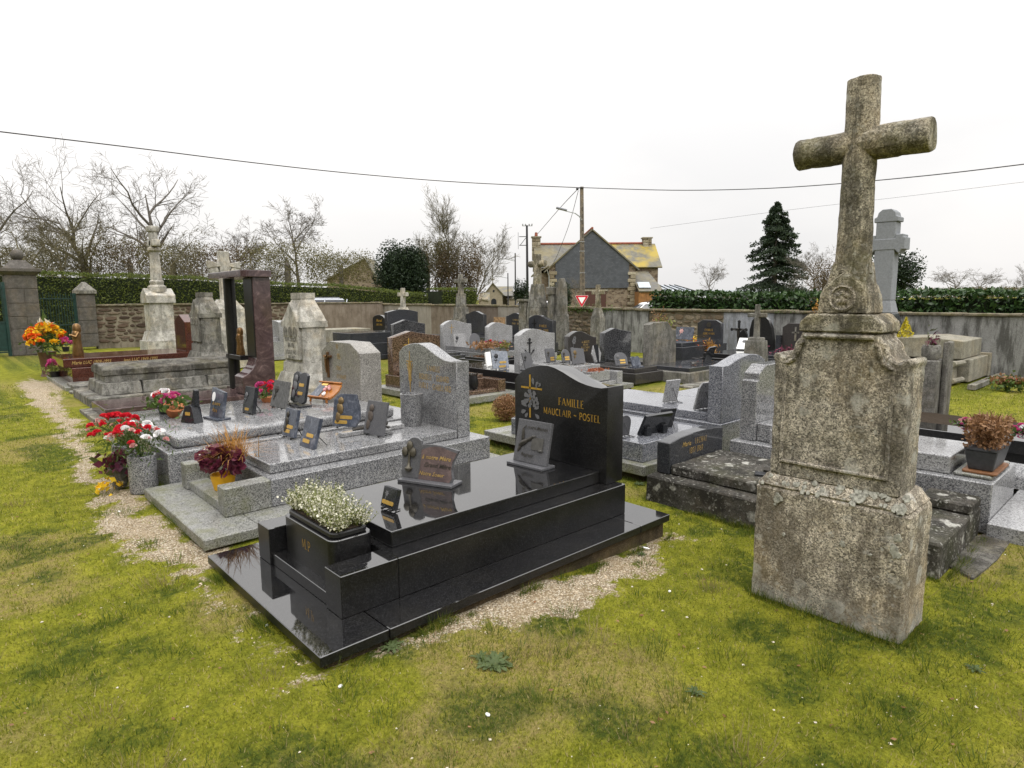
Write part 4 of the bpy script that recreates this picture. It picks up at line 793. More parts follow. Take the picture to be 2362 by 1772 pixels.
def stroke(pl,w_):
    V=[];Fc=[]
    for i in range(len(pl)):
        a=Vector(pl[max(0,i-1)]);b=Vector(pl[min(len(pl)-1,i+1)]); t=(b-a); t=t/(t.length or 1); n=Vector((-t.y,t.x))*w_/2; p=Vector(pl[i]); V+=[p+n,p-n]
        if i: k=2*i; Fc.append((k-2,k-1,k+1,k))
    return [(v.x,v.y,0) for v in V],Fc
def text2(s,h,wk=.15,wn=.07,sp=.13,serif=True):
    """2-D mesh centred on x, baseline y=0"""
    gs=[];x=0
    for ch in s:
        w_,st=GL.get(ch,(.3,[]))
        for k,pl in st:
            gs.append(X(stroke(pl,wk if k else wn),T3(x,0,0)))
            if serif and k and len(pl)==2 and pl[0][0]==pl[1][0]:
                for q in pl: gs.append(X(stroke([(q[0]-.13,q[1]),(q[0]+.13,q[1])],.06),T3(x,0,0)))
        x+=w_+sp
    if not gs: return [],[]
    v,f=J(*gs); return [((p[0]-(x-sp)/2)*h,p[1]*h) for p in v],f
def lettering(par,xf,lines,mat,off=.0015,dz=0):
    """lines: (text, y centre, z baseline, height, width factor) on a face looking towards -x"""
    for s,yc,zb,h,*wf in lines:
        v,f=text2(s,h); wf=wf[0] if wf else 1.; o=ob('lettering',([(xf-off,yc-p[0]*wf,zb+p[1]) for p in v],f),mat,par,fix=False)
_fc={}
def script(s,h):
    """slanted script lettering from the built-in font, centred"""
    if s not in _fc:
        cu=bpy.data.curves.new('script','FONT'); cu.body=s; cu.size=1; cu.shear=.35; cu.align_x='CENTER'; cu.resolution_u=2; cu.offset=.012
        o=bpy.data.objects.new('script',cu); me=bpy.data.meshes.new_from_object(o); _fc[s]=([tuple(v.co) for v in me.vertices],[tuple(p.vertices) for p in me.polygons]); bpy.data.objects.remove(o); bpy.data.curves.remove(cu); bpy.data.meshes.remove(me)
    v,f=_fc[s]; return [(p[0]*h,p[1]*h) for p in v],f
def lettering_script(par,xf,lines,mat,off=.0015):
    for s,yc,zb,h in lines: v,f=script(s,h); ob('lettering',([(xf-off,yc-p[0],zb+p[1]) for p in v],f),mat,par,fix=False)
def wave(w_,h0,h1,hl,n=16,flip=False):
    """headstone top outline: high shoulder h1 falling in an S to hl; y runs 0..w"""
    P=[]
    for i in range(n+1):
        f=i/n; z=h0+(h1-h0)*math.sin(min(1,f/.34)*PI/2) if f<.34 else hl+(h1-hl)*(.5+.5*math.cos((f-.34)/.66*PI))
        P.append((w_*(1-f),z))
    if flip: P=[(w_-y,z) for y,z in P][::-1]
    return P
def headshape(kind_,w_,h,n=16):
    if kind_=='wave': top=wave(w_,h*.86,h,h*.80)
    elif kind_=='wave2': top=wave(w_,h*.84,h,h*.86)
    elif kind_=='wavef': top=wave(w_,h*.86,h,h*.80,flip=True)
    elif kind_=='peak': top=[(w_,h*.86),(w_*.62,h)]+[(w_*.62*(1-f),h-(h*.14)*f**.8) for f in (.25,.5,.75,1)]
    elif kind_=='arch': top=[(w_/2+w_/2*math.cos(R(t)),h*.76+h*.24*math.sin(R(t))) for t in range(0,181,12)]
    elif kind_=='flatarch': top=[(w_*(1-i/n),h*.92+h*.08*math.sin(PI*i/n)) for i in range(n+1)]
    elif kind_=='chamfer': top=[(w_,h*.86),(w_*.78,h),(w_*.22,h),(0,h*.86)]
    elif kind_=='bump': top=[(w_*(1-i/n),h*.86+h*.14*math.sin(PI*i/n)**2) for i in range(n+1)]
    else: top=[(w_,h),(0,h)]
    return [(0,0)]+[(w_,0)]+top
DIRS={'A':0,'B':R(90),'C':R(-90)}
def grave(name,label,dr,org,Lg,Wd,mat,base=None,plinth=.2,slab=.08,inset=.1,foot=0,head=None,hmat=None,hth=.14,bmat=None,z=-.06,cat='grave',hin=.06,pl_mat=None,slabx=None,group=None,hbase=True):
    """foot->head along local +x, width along +y (0..Wd). base=(overhang,height). head=(kind,width,height) standing at the far end"""
    t=thing(name,label,cat,(org[0],org[1],z),DIRS[dr],group); b=0; pm=pl_mat or mat
    if base:
        o,bh=base; b=bh; bm_=bmat or mat; j=.32
        ob('base_slab',box(-o,j-.002,-o,Wd+o,0,bh),bm_,t,bev=.004); ob('base_slab',box(j+.002,Lg+o,-o,Wd+o,0,bh),bm_,t,bev=.004)
        ob('footing',box(-o+.03,Lg+o-.03,-o+.03,Wd+o-.03,-.12,.001),FND,t)
    zt=b+plinth
    if plinth:
        if foot:
            s=.15
            ob('surround',J(box(0,foot,0,s,b,zt)),pm,t,bev=.004); ob('surround',box(0,foot,Wd-s,Wd,b,zt),pm,t,bev=.004); ob('foot_kerb',box(.015,.13,s+.002,Wd-s-.002,b,b+plinth*.3),pm,t,bev=.004)
            ob('surround',box(foot+.002,Lg,0,Wd,b,zt),pm,t,bev=.005)
        else: ob('surround',box(0,Lg,0,Wd,b,zt),pm,t,bev=.006)
    hx=Lg-hth-hin
    if slab:
        x0=(foot+.06) if foot else inset; x1=hx-.004 if head else Lg-inset
        if slabx: x0,x1=slabx
        ob('slab',box(x0,x1,inset,Wd-inset,zt+.001,zt+slab),mat,t,bev=.008,seg=2)
    hs=None
    if head:
        k,hw,hh=head; y0=(Wd-hw)/2; P=[(y0+y,zt+zz+.001) for y,zz in headshape(k,hw,hh)]
        hs=ob('headstone',prism(P,hx,hx+hth,'x'),hmat or mat,t,bev=.005,sm=True)
    return t,hs,hx,zt
# ================================================================ first row: graves with their feet towards the gravel
# --- black grave with the curved headstone
t=thing('black_grave','polished black granite grave with curved headstone lettered FAMILLE MAUCLAIR POSTEL','grave')
B_=dict(bev=.003); z1=.06; z2=.266; z3=.35
for bx in ((0,.33,0,1.43),(2.2,2.525,0,1.43),(.333,2.197,0,.42),(.333,2.197,1.0,1.43)): ob('base_slab',box(bx[0],bx[1]-.003,bx[2],bx[3],.012,z1),BLK,t,**B_)
ob('footing',box(.035,2.5,.035,1.4,-.16,.011),FND,t,rough=.012,cell=.12)
ob('surround',box(.215,.52,.22,.38,z1+.001,z2),BLK,t,**B_); ob('surround',box(.215,.52,1.05,1.21,z1+.001,z2),BLK,t,**B_)
ob('surround',box(.522,2.317,.22,1.21,z1+.001,z2),BLK,t,**B_); ob('foot_kerb',box(.228,.34,.383,1.047,z1+.001,.125),BLK,t,**B_)
ob('slab',box(.568,2.202,.354,1.152,z2+.001,z3),BLK,t,bev=.006,seg=2)
PF=[(.295,z2+.001),(1.2,z2+.001),(1.2,.905),(1.17,.935),(1.14,.96),(1.10,.983),(1.06,1.002),(.99,1.022),(.92,1.033),(.85,1.035),(.78,1.025),(.7,1.0),(.63,.972),(.55,.945),(.48,.93),(.41,.921),(.35,.92),(.295,.93)]
hs=ob('headstone',prism(PF,2.206,2.379,'x'),BLK,t,bev=.005,seg=2,sm=True)
lettering(hs,2.206,[('FAMILLE',.62,.762,.052,.92),('MAUCLAIR ~ POSTEL',.622,.682,.046,.93)],GOLD)
ob('gold_cross',J(box(2.2035,2.2055,1.022,1.038,.63,.955),box(2.2035,2.2055,.905,1.125,.848,.862)),GOLD,hs)
def petal(cx,cz,a,l,w_,x,dx=.0012):
    P=[(0,0),(l*.35,w_*.8),(l*.75,w_),(l,0),(l*.75,-w_),(l*.35,-w_*.8)]; c_,s_=math.cos(a),math.sin(a)
    return prism([(cx-(p[0]*c_-p[1]*s_),cz+p[0]*s_+p[1]*c_) for p in P],x,x-dx,'x')
random.seed(3)
for ring,(n,l,w_,r0) in enumerate(((7,.040,.020,.038),(6,.032,.017,.022),(5,.024,.012,.008))):
    for k in range(n):
        a=2*PI*k/n+ring*.5; ob('rose_petal',petal(1.02-r0*math.cos(a),.775+r0*math.sin(a)*.9,a,l,w_,2.2025-ring*.0013),ENGR,hs,fix=False)
for cy_,cz_,a,l in ((.965,.855,1.2,.06),(.955,.87,.6,.05),(.99,.88,1.8,.055),(1.06,.71,2.6,.075),(1.07,.68,3.5,.06),(.985,.70,.5,.06),(.975,.665,-.6,.055),(1.05,.665,-2.3,.05),(.96,.72,1.1,.05)):
    ob('rose_leaf',petal(cy_,cz_,a,l,l*.28,2.2028),ENGR,hs,fix=False)
# --- grey granite grave with the S-curved headstone
t=thing('grey_grave','speckled grey granite grave with S-curved headstone and gilded wheat ear','grave')
for bx in ((.05,.40,1.66,2.38),(.05,.40,2.384,3.13),(.404,2.75,1.66,2.2),(.404,2.75,2.7,3.13)): ob('base_slab',box(*bx,.0,.07),GRYM,t,bev=.006)
ob('footing',box(.09,2.7,1.7,3.1,-.14,-.001),FND,t)
ob('surround',box(.285,.60,1.985,2.125,.071,.27),GRYM,t,bev=.006); ob('surround',box(.285,.60,2.855,2.985,.071,.27),GRYM,t,bev=.006); ob('foot_kerb',box(.3,.44,2.128,2.852,.071,.14),GRYM,t,bev=.005)
ob('surround',box(.602,2.62,1.985,2.985,.071,.27),GRY,t,bev=.006)
ob('slab',box(.65,2.352,2.125,2.9,.271,.345),GRY,t,bev=.01,seg=2)
PF=[(2.13,.271),(3.07,.271),(3.07,1.0),(3.01,1.045),(2.95,1.068),(2.88,1.088),(2.79,1.1),(2.71,1.1),(2.62,1.08),(2.54,1.048),(2.46,1.015),(2.38,.985),(2.31,.967),(2.22,.96),(2.13,.965)]
hs=ob('headstone',prism(PF,2.36,2.505,'x'),GRY,t,bev=.005,sm=True)
lettering(hs,2.36,[('FAMILLE',2.48,.85,.05,.85),('ROUILLE - GUIARD',2.48,.765,.05,.85),('FURET - GABILLARD',2.47,.68,.05,.85)],GOLDF)
g=[box(2.355,2.359,2.872,2.878,.62,1.02)]
for k in range(9):
    zz=.93-.022*k
    for sd in (-1,1): g.append(X(ball((0,0,0),.015,6,4,(.3,.5,1.2)),T3(2.357,2.875+sd*(.012+.004*math.sin(k)),zz-.02,rx=-sd*.5)))
for sd in (-1,1): g.append(tube([(2.357,2.875,.66),(2.357,2.875+sd*.02,.8),(2.357,2.875+sd*.05,.9)],.004,4)); 
g.append(box(2.355,2.359,2.83,2.93,.915,.925)); ob('wheat_ear',J(*g),GOLDF,hs)
# --- wide grey grave with chamfered headstone
t=thing('grey_grave','wide grey granite grave crowded with plaques below a chamfered headstone with crucifix','grave')
for bx in ((.25,1.2,3.2,5.12),(1.204,2.1,3.2,5.12),(2.104,2.8,3.2,5.12)): ob('surround',box(*bx,-.05,.3),GRY,t,bev=.015,seg=2)
ob('slab',box(.34,2.44,3.31,5.0,.301,.4),GRY,t,bev=.03,seg=4,sm=True)
hs=ob('headstone',prism([(4.02,.301),(4.97,.301),(4.97,.9),(4.73,1.03),(4.24,1.03),(4.02,.92)],2.45,2.72,'x'),granite('brownish_grey_granite',[(.25,(.06,.058,.055)),(.45,(.19,.18,.165)),(.62,(.33,.315,.29)),(.85,(.48,.46,.43))],125,.2,.45,dirt=.35),t,bev=.006)
cx_=ob('crucifix',J(box(2.425,2.45,4.765,4.795,.59,.9),box(2.425,2.45,4.69,4.87,.835,.862)),plain('dark_varnished_wood',(.09,.045,.016),.4),hs,bev=.002)
ob('christ_figure',J(tube([(2.415,4.78,.65),(2.412,4.782,.73),(2.412,4.78,.82)],[.008,.014,.017],6),tube([(2.416,4.71,.85),(2.412,4.75,.835),(2.412,4.78,.83),(2.412,4.81,.835),(2.416,4.85,.85)],.007,5),ball((2.41,4.782,.85),.013,8,5)),BRONZ2,cx_)
lettering(hs,2.45,[('1911',4.55,.95,.05,.6),('1985',4.52,.83,.06,.6),('LOUIS',4.53,.70,.045,.8),('LEVANNIER',4.47,.60,.045,.75)],GOLDF)
# --- purple portal grave
t=thing('purple_grave','purple-brown granite grave with black column portal and thick lintel','grave')
ob('base_slab',box(.36,2.9,6.98,8.2,-.05,.03),GYS,t,bev=.006); ob('slab',box(.48,2.35,7.05,8.0,.031,.15),PUR,t,bev=.008,seg=2); ob('slab',box(2.354,2.88,7.02,8.2,.031,.16),PUR,t,bev=.008)
pil=[(2.44,1.86),(2.44,.68),(2.42,.6),(2.38,.53),(2.31,.46),(2.22,.41),(2.22,.161),(2.70,.161),(2.70,1.86)]
ob('portal_pillar',prism(pil,7.06,7.40,'y'),PUR,t,bev=.006); ob('pillar_reflection',box(2.425,2.438,7.07,7.39,.69,1.855),BLK,t,bev=.002)  # black sheet puts the dark reflection on the purple pillar front into colour
ob('portal_column',lathe([(.085,.161),(.085,1.86)],20,(2.40,7.92)),BLK,t,sm=True); ob('shelf',box(2.32,2.5,7.402,8.03,.63,.70),BLK,t,bev=.004)
ob('lintel',prism(rrect(2.27,2.73,6.99,8.55,.09,5),1.862,1.96,'z'),PUR,t,bev=.006,sm=True)
# --- old stone sarcophagus
t=thing('stone_sarcophagus','old grey stone grave with weathered coffin-shaped lid on stepped blocks','grave')
for a,b in ((.54,1.25),(1.256,2.1),(2.106,2.95)): ob('step',box(a,b,8.5,10.0,-.06,.12),GYS,t,rough=.012,cell=.09,bev=.012,seed=a)
x=.72
for wd in (.55,.95,.62):
    ob('block',frus(x,x+wd-.008,8.66,9.86,.121,x+.02,x+wd-.02,8.72,9.78,.30),GYS,t,rough=.01,cell=.08,bev=.01,seed=x); x+=wd
ob('block',box(.80,2.75,8.80,9.68,.301,.40),GYS,t,rough=.01,cell=.09,seed=4)
ob('lid',prism([(8.78,.401),(9.72,.401),(9.72,.50),(9.45,.56),(9.05,.56),(8.78,.50)],.77,2.78,'x'),oldstone('dark_weathered_stone',base=(.19,.18,.16),dark=(.03,.028,.024),lich=(.34,.33,.29),dk=.7,li=.4,gr=.2),t,rough=.012,cell=.08,bev=.012,seed=5)
# --- red-brown grave with gilded names
t=thing('red_brown_grave','long red-brown polished granite grave with gilded names along its side','grave')
ob('base_slab',box(.55,3.1,10.85,13.3,-.06,.05),GRYM,t,bev=.006); ob('surround',box(.72,3.0,11.3,13.0,.051,.34),RED,t,bev=.008); sb=ob('slab',box(.62,2.75,11.45,12.9,.341,.5),RED,t,bev=.012,seg=2)
gs=[]
for s,xc in (('Marie LUC 1909-1993',1.05),('Jean LUC 1949-1990',1.85)):
    v,f=script(s,.085); ob('lettering',([(xc+p[0]*.8,11.448,.395+p[1]) for p in v],f),GOLDF,sb,fix=False)
ob('headstone',prism([(11.75,.341),(12.5,.341),(12.5,1.1),(12.12,1.25),(11.75,1.1)],2.76,2.95,'x'),RED,t,bev=.006)
ob('side_step',box(.62,1.6,10.6,11.25,-.05,.10),GYS,t,bev=.01); ob('side_step',box(.55,1.3,10.35,10.58,-.05,.03),GYS,t,bev=.01)
# --- tapering white steles
def stele(label,u,v,s=1.,mat=WHT,txt=None,rz=0):
    t=thing('stone_stele',label,'gravestone',(u,v,-.06),rz); t.scale=(s,s,s)
    ob('pedestal',J(box(-.05,.48,-.44,.44,0,.42),frus(-.05,.48,-.44,.44,.42,0,.43,-.35,.35,.60)),mat,t,rough=.008,cell=.06,seed=1)
    ob('body',J(frus(.02,.41,-.33,.33,.60,.03,.40,-.31,.31,.74),frus(.05,.38,-.29,.29,.74,.05,.38,-.29,.29,1.22),frus(.02,.41,-.31,.31,1.22,.02,.41,-.31,.31,1.30),frus(.03,.40,-.30,.30,1.30,.12,.31,-.14,.14,1.60),box(.11,.32,-.15,.15,1.60,1.68)),mat,t,rough=.006,cell=.05,seed=2)
    ob('gable_panel',prism([(-.25,.78),(.25,.78),(.25,1.2),(.14,1.42),(0,1.56),(-.14,1.42),(-.25,1.2)],.015,.2,'x'),mat,t,bev=.012)
    for sy in (-.15,0,.15): ob('carved_arch',prism([(sy-.05,1.10),(sy+.05,1.10)]+[(sy+.05*math.cos(R(a)),1.18+.05*math.sin(R(a))) for a in range(0,181,30)],.003,.016,'x'),GYS,t)
    if txt: lettering(t,.014,[(s_,0,z_,h_,.75) for s_,z_,h_ in txt],DKL,.003)
    return t
stele('tall tapering white stone stele with carved arches standing behind the wide grey grave',2.5,6.0,1.,WHT,(('PIERRE OTTIGER',1.03,.05),('1881 1916',.95,.055),('LOUIS LEJARD',.86,.05),('1845 1917',.78,.055)))
stele('clean pale grey tapering stele at the end of the red-brown grave',2.62,10.65,1.04,GYS)
# --- column with carved cross seen edge on
t=thing('column_monument','tall pale column monument with carved cross top behind the red-brown grave','monument',(3.7,17.6,-.06))
ob('pedestal',J(box(-.45,.45,-.45,.45,0,.5),frus(-.4,.4,-.4,.4,.5,-.33,.33,-.33,.33,.75),box(-.3,.3,-.3,.3,.75,1.55),prism([(-.36,1.55),(.36,1.55),(.36,1.75),(0,1.95),(-.36,1.75)],-.36,.36,'x')),WHT,t,rough=.006,cell=.1)
ob('column',lathe([(.24,1.85),(.24,2.0),(.17,2.05),(.19,2.14),(.15,2.18),(.12,2.95),(.17,2.99),(.17,3.05),(.13,3.08)],14),WHT,t,sm=True)
ob('cross_top',J(box(-.1,.1,-.32,.32,3.1,3.28),box(-.1,.1,-.1,.1,3.0,3.62),box(-.14,.14,-.14,.14,3.5,3.66)),WHT,t,bev=.03,seg=2,sm=True)
# --- cross with scrolled arms behind the portal
t=thing('stone_cross','weathered white stone cross with scrolled arms behind the purple portal','cross',(4.15,13.4,-.06))
ob('pedestal',J(box(-.42,.42,-.3,.3,0,.9),frus(-.36,.36,-.26,.26,.9,-.33,.33,-.24,.24,1.4),frus(-.33,.33,-.24,.24,1.4,-.17,.17,-.14,.14,1.62)),WHT,t,rough=.008,cell=.08,seed=3)
ob('cross',J(box(-.11,.11,-.09,.09,1.62,2.74),prism([(-.36,2.34),(-.36,2.52),(-.13,2.46),(-.11,2.6),(.11,2.6),(.13,2.46),(.36,2.52),(.36,2.34),(.13,2.38),(-.13,2.38)],-.085,.085,'y'),*[X(lathe([(.07,-.07),(.11,-.06),(.11,.06),(.07,.07)],12),T3(sx*.24,0,2.28,rx=R(90))) for sx in (-1,1)]),WHT,t,rough=.006,cell=.05,bev=.012,seed=4)
# --- blue-grey arch stone by the wall
t,hs,hx,zt=grave('slate_grave','blue-grey arched headstone by the brown wall lettered ALLEAC','A',(4.7,18.2),2.0,1.0,BLK2,head=('arch',1.0,.75),z=-.05); lettering(hs,hx,[('ALLEAC',.5,zt+.38,.08),('1996',.5,zt+.25,.07)],GOLDF)
# --- lichened granite cross in front
t=thing('lichened_cross','tall lichened granite cross on a scrolled tablet standing on the lawn','cross',(2.08,-1.163,-.08))
def hw(w_): return (-w_/2,w_/2)
ob('base_block',J(box(0,.34,*hw(.72),0,.62),frus(0,.34,*hw(.72),.62,.035,.305,*hw(.62),.69)),CROSSB,t,bev=.012,rough=.011,cell=.024,seed=11,sm=True)
LIC=plain('pale_lichen_crust',(.31,.305,.262),.95,.55,70,.1,0,.8)
random.seed(23)
for k in range(40):
    f=random.random(); yy=random.uniform(-.34,.34) if k%3 else random.uniform(-.33,-.12); r_=random.uniform(.006,.022)*(1 if k%4 else 1.35); n_=13
    P=[(q_*math.cos(2*PI*i/n_)*1.15,q_*math.sin(2*PI*i/n_)) for i,q_ in enumerate([r_*random.uniform(.6,1.15) for _ in range(n_)])]
    if k<32: m=T3(.0+.035*f-.002,yy,.62+.07*f,ry=math.atan2(-.894,.447))
    else: m=T3(-.004,yy,random.uniform(.36,.60),ry=-PI/2)
    ob('lichen_disc',X(prism(P,-.004,.0035,'z'),m),LIC,t,bev=.0015,rough=.004,cell=.01,seed=k)
SR=[(.30,.68),(.302,1.27),(.312,1.285),(.312,1.305),(.297,1.318),(.278,1.312),(.268,1.298),(.25,1.298),(.228,1.312),(.214,1.335),(.208,1.365),(.196,1.385),(.178,1.395),(.172,1.426)]
S=[(-.30,.68)]+SR+[(-p[0],p[1]) for p in SR[:0:-1]]
ob('tablet',prism(S,.03,.27,'x'),CROSS,t,bev=.01,rough=.009,cell=.022,seed=12,sm=True)
fr=[]
for a,b,c_,d_ in ((-.25,-.235,.77,1.24),(.235,.25,.77,1.24),(-.25,.25,.755,.77)): fr.append(box(.018,.034,a,b,c_,d_))
ob('carved_border',J(*fr),CROSS,t,bev=.003,rough=.004,cell=.03)
for sy in (-1,1): ob('scroll',tube([(.026,sy*.243,1.235),(.024,sy*.245,1.262),(.024,sy*.225,1.275),(.024,sy*.200,1.29),(.024,sy*.184,1.325),(.024,sy*.176,1.36),(.024,sy*.160,1.378)],[.007,.010,.011,.011,.011,.010,.008],8),CROSS,t,sm=True)
ob('moulding',tube([(.022,-.155,1.405),(.022,.155,1.405)],.011,8),CROSS,t,sm=True)
ob('cornice',prism([(-.185,1.426),(.185,1.426),(.185,1.47),(.14,1.51),(-.14,1.51),(-.185,1.47)],.02,.28,'x'),CROSST,t,bev=.006,rough=.008,cell=.022,seed=13,sm=True)
ob('gable_block',J(prism([(-.115,1.511),(.115,1.511),(.105,1.60),(.085,1.65),(0,1.715),(-.085,1.65),(-.105,1.60)],.045,.255,'x'),frus(.06,.24,-.09,.09,1.62,.085,.215,-.07,.07,1.76)),CROSST,t,bev=.008,rough=.009,cell=.02,seed=14,sm=True)
ob('medallion',J(X(lathe([(.058,0),(.062,.008),(.054,.012),(.048,.004)],20),T3(.046,0,1.585,ry=R(-90))),X(ball((0,0,0),.03,10,6,(.3,1,1.1)),T3(.044,0,1.585)),*[X(ball((0,0,0),.012,6,4,(.5,1,1)),T3(.036,.022*math.cos(R(a)),1.588+.022*math.sin(R(a)))) for a in (30,90,150,230,310)]),CROSS,t,sm=True)
SH=[(.086,1.70),(.078,1.78),(.074,2.2),(.071,2.585)]
ob('shaft',X(lathe(SH,12),T3(.15,0,0)),CROSST,t,bev=.004,rough=.008,cell=.022,seed=15,sm=True)
ob('arm',X(lathe([(.070,-.29),(.073,-.275),(.075,.275),(.072,.29)],14),T3(.15,0,2.29,rx=R(90))),CROSST,t,bev=.004,rough=.009,cell=.022,seed=16,sm=True)
# ================================================================ behind: graves turned the other way
# Lechat grave, dark lichened slab
t=thing('dark_lichen_grave','dark lichen-spotted slab grave with low grey headstone lettered Marie LECHAT','grave')
ob('surround',box(3.03,4.0,-1.44,.56,-.1,.12),DKS,t,bev=.012,rough=.009,cell=.06); ob('slab',box(3.17,3.93,-1.12,.425,.121,.2),DKS,t,bev=.01,rough=.008,cell=.05,seed=2)
ob('foot_kerb',box(3.72,3.998,-1.438,-1.135,.121,.19),DKS,t,bev=.012,rough=.005,cell=.06)
hs=ob('headstone',prism([(3.16,.122),(3.98,.122),(3.98,.39),(3.85,.405),(3.7,.41),(3.5,.41),(3.32,.40),(3.16,.375)],.43,.55,'y'),BLK2,t,bev=.006)
gs=[]
for s,xc,zb,h in (('LECHAT',3.62,.315,.045),('1897-1969',3.55,.245,.045)): v,f=text2(s,h,.12,.06); ob('lettering',([(xc+p[0]*.85,.4285,zb+p[1]) for p in v],f),GOLDF,hs,fix=False)
v,f=script('Marie',.055); ob('lettering',([(3.40+p[0],.4285,.315+p[1]) for p in v],f),GOLDF,hs,fix=False)
# lichen discs
L2=[]
random.seed(4)
ob('ground_slab',prism([W(*p_,-.06) for p_ in ((2190,1300),(2245,1328),(2300,1285),(2332,1245),(2320,1228),(2285,1222),(2240,1235))],-.12,-.066,'z'),MT['dark_weathered_stone'],thing('stone_slab','flat worn stone sunk in the lawn at the foot of the dark grave','slab'),bev=.01,rough=.01,cell=.08)
# grey granite grave with shouldered headstone (tablet faces right)
t=thing('grey_grave','grey granite grave with square-shouldered headstone and brown dried planter at its foot','grave')
ob('base_slab',box(3.98,5.1,-2.1,-1.48,-.1,.02),GRYL,t,bev=.005); 
for a,b in ((-1.48,-1.0),(-.996,-.1),(-.096,.40)): ob('surround',box(4.05,4.85,a,b,-.08,.27),GRY,t,bev=.008)
ob('slab',box(4.12,4.75,-1.22,.08,.271,.40),GRYL,t,bev=.01,seg=2); ob('foot_plate',box(4.13,4.74,-1.46,-1.235,.271,.30),GRYM,t,bev=.01)
hs=ob('headstone',prism([(4.14,.271),(4.86,.271),(4.86,.80),(4.82,.80),(4.82,.86),(4.70,.93),(4.30,.93),(4.18,.86),(4.18,.80),(4.14,.80)],.22,.36,'y'),GRY,t,bev=.006)
ob('head_block',box(4.17,4.8,.085,.218,.271,.43),GRY,t,bev=.008)
ob('medallion',X(lathe([(.05,0),(.06,.006),(.055,.014),(.01,.018)],16),T3(4.62,.219,.68,rx=R(90))),BLK,hs,sm=True)
# polished grey graves seen from behind their headstones
t=thing('polished_grey_grave','low polished blue-grey granite grave without headstone behind the black headstone','grave')
ob('base_slab',box(3.37,4.66,.82,2.97,-.02,.07),GRYM,t,bev=.006); ob('footing',box(3.42,4.6,.86,2.92,-.16,-.021),FND,t); ob('slab',box(3.46,4.56,.9,2.62,.071,.245),GRYB,t,bev=.006); ob('foot_block',box(3.5,3.66,2.45,2.62,.246,.25),GRYB,t)
t=thing('polished_grey_grave','polished blue-grey granite grave whose curved headstone shows its plain back','grave')
ob('surround',box(4.72,5.75,.86,2.9,-.06,.245),GRYB,t,bev=.006); ob('slab',box(4.8,5.68,1.04,2.75,.246,.325),GRYB,t,bev=.008,seg=2)
PB=[(4.755,.246),(5.66,.246),(5.66,.84),(5.6,.868),(5.5,.90),(5.4,.917),(5.3,.92),(5.15,.902),(5.0,.868),(4.9,.84),(4.82,.83),(4.755,.83)]
ob('headstone',prism(PB,.88,1.035,'y'),GRYB,t,bev=.006,sm=True)
t=thing('polished_grey_grave','further polished granite grave with bright flat slab and no visible headstone','grave')
ob('surround',box(6.05,7.15,.9,2.6,-.06,.16),GRYB,t,bev=.006); ob('slab',box(6.12,7.05,1.0,2.45,.161,.25),GRYB,t,bev=.008)
# black ledger and curved kerb right of the cross
t=thing('curved_kerb_grave','rounded grey granite kerb grave between the grey grave and the black ledger','grave'); ob('kerb',prism(arc(5.22,.02,.16,0,180,10,.17)[::-1]+[(5.06,-.08),(5.38,-.08)],-2.6,.3,'y'),GRY,t,sm=True); ob('fill',box(5.38,5.6,-2.6,.3,-.1,.03),GRYM,t)
t=thing('black_ledger_grave','black polished ledger edged with artificial flowers right of the lichened cross','grave'); ob('ledger',box(5.62,5.98,-2.7,.1,.18,.30),BLK,t,bev=.004); ob('surround',box(5.66,6.9,-2.66,.06,-.1,.179),BLK,t,bev=.004); ob('soil',box(6.0,6.85,-2.6,0,.18,.26),SOIL,t,rough=.02,cell=.1)
t=thing('stone_post','weathered stone post with a ledge standing behind the black ledger','gravestone',(7.0,-.44,-.08)); ob('post',J(box(-.1,.28,0,.20,0,.90),box(.06,.28,-.06,.0,0,1.10)),CON,t,bev=.012,rough=.008,cell=.06); ob('planter_pot',lathe([(.07,.90),(.095,.94),(.10,1.02),(.085,1.06),(.06,1.06)],12,(.04,.1)),GYS,t,sm=True)
# ================================================================ second row
t,hs,hx,zt=grave('brown_grave','brown speckled granite grave with peaked headstone and gilded cross','B',(5.70,5.2),1.95,1.05,BRN,(.16,.1),.2,.06,.12,.36,('peak',1.0,.74),None,.16,GRYM)
hs_,zz=hs,zt; ob('gold_cross',J(box(hx-.004,hx,.69,.705,zt+.30,zt+.62),box(hx-.004,hx,.60,.795,zt+.50,zt+.515)),GOLD,hs)
t,hs,hx,zt=grave('black_grave','black granite ledger grave with white book and plaques beside the brown grave','B',(6.82,5.05),2.0,.95,BLK,(.06,.06),.16,.16,.05,0,None)
t,hs,hx,zt=grave('anchor_grave','pale grey granite grave with anchor relief on its curved headstone','B',(7.92,4.55),1.85,1.0,GRYL,(.14,.08),.22,.1,.09,.38,('wave2',.95,.72),None,.15,GRYM); HZ=zt
an=[tube([(hx-.01,.72,zt+.26),(hx-.01,.72,zt+.50)],.013,6),box(hx-.02,hx,.66,.78,zt+.455,zt+.475),X(lathe([(.018,-.006),(.028,-.006),(.028,.006),(.018,.006)],12),T3(hx-.01,.72,zt+.525,ry=R(90)))]
an.append(tube([(hx-.01,.72+.095*math.cos(R(a)),zt+.345+.105*math.sin(R(a))) for a in range(200,341,14)],[.006]+[.013]*9+[.006],6)); 
for sy in (-1,1): an.append(X(prism([(-.02,0),(.02,0),(0,.045)],-.008,.008,'x'),T3(hx-.01,.72+sy*.098,zt+.30,rx=-sy*.5)))
ob('anchor',J(*an),BLP,hs)
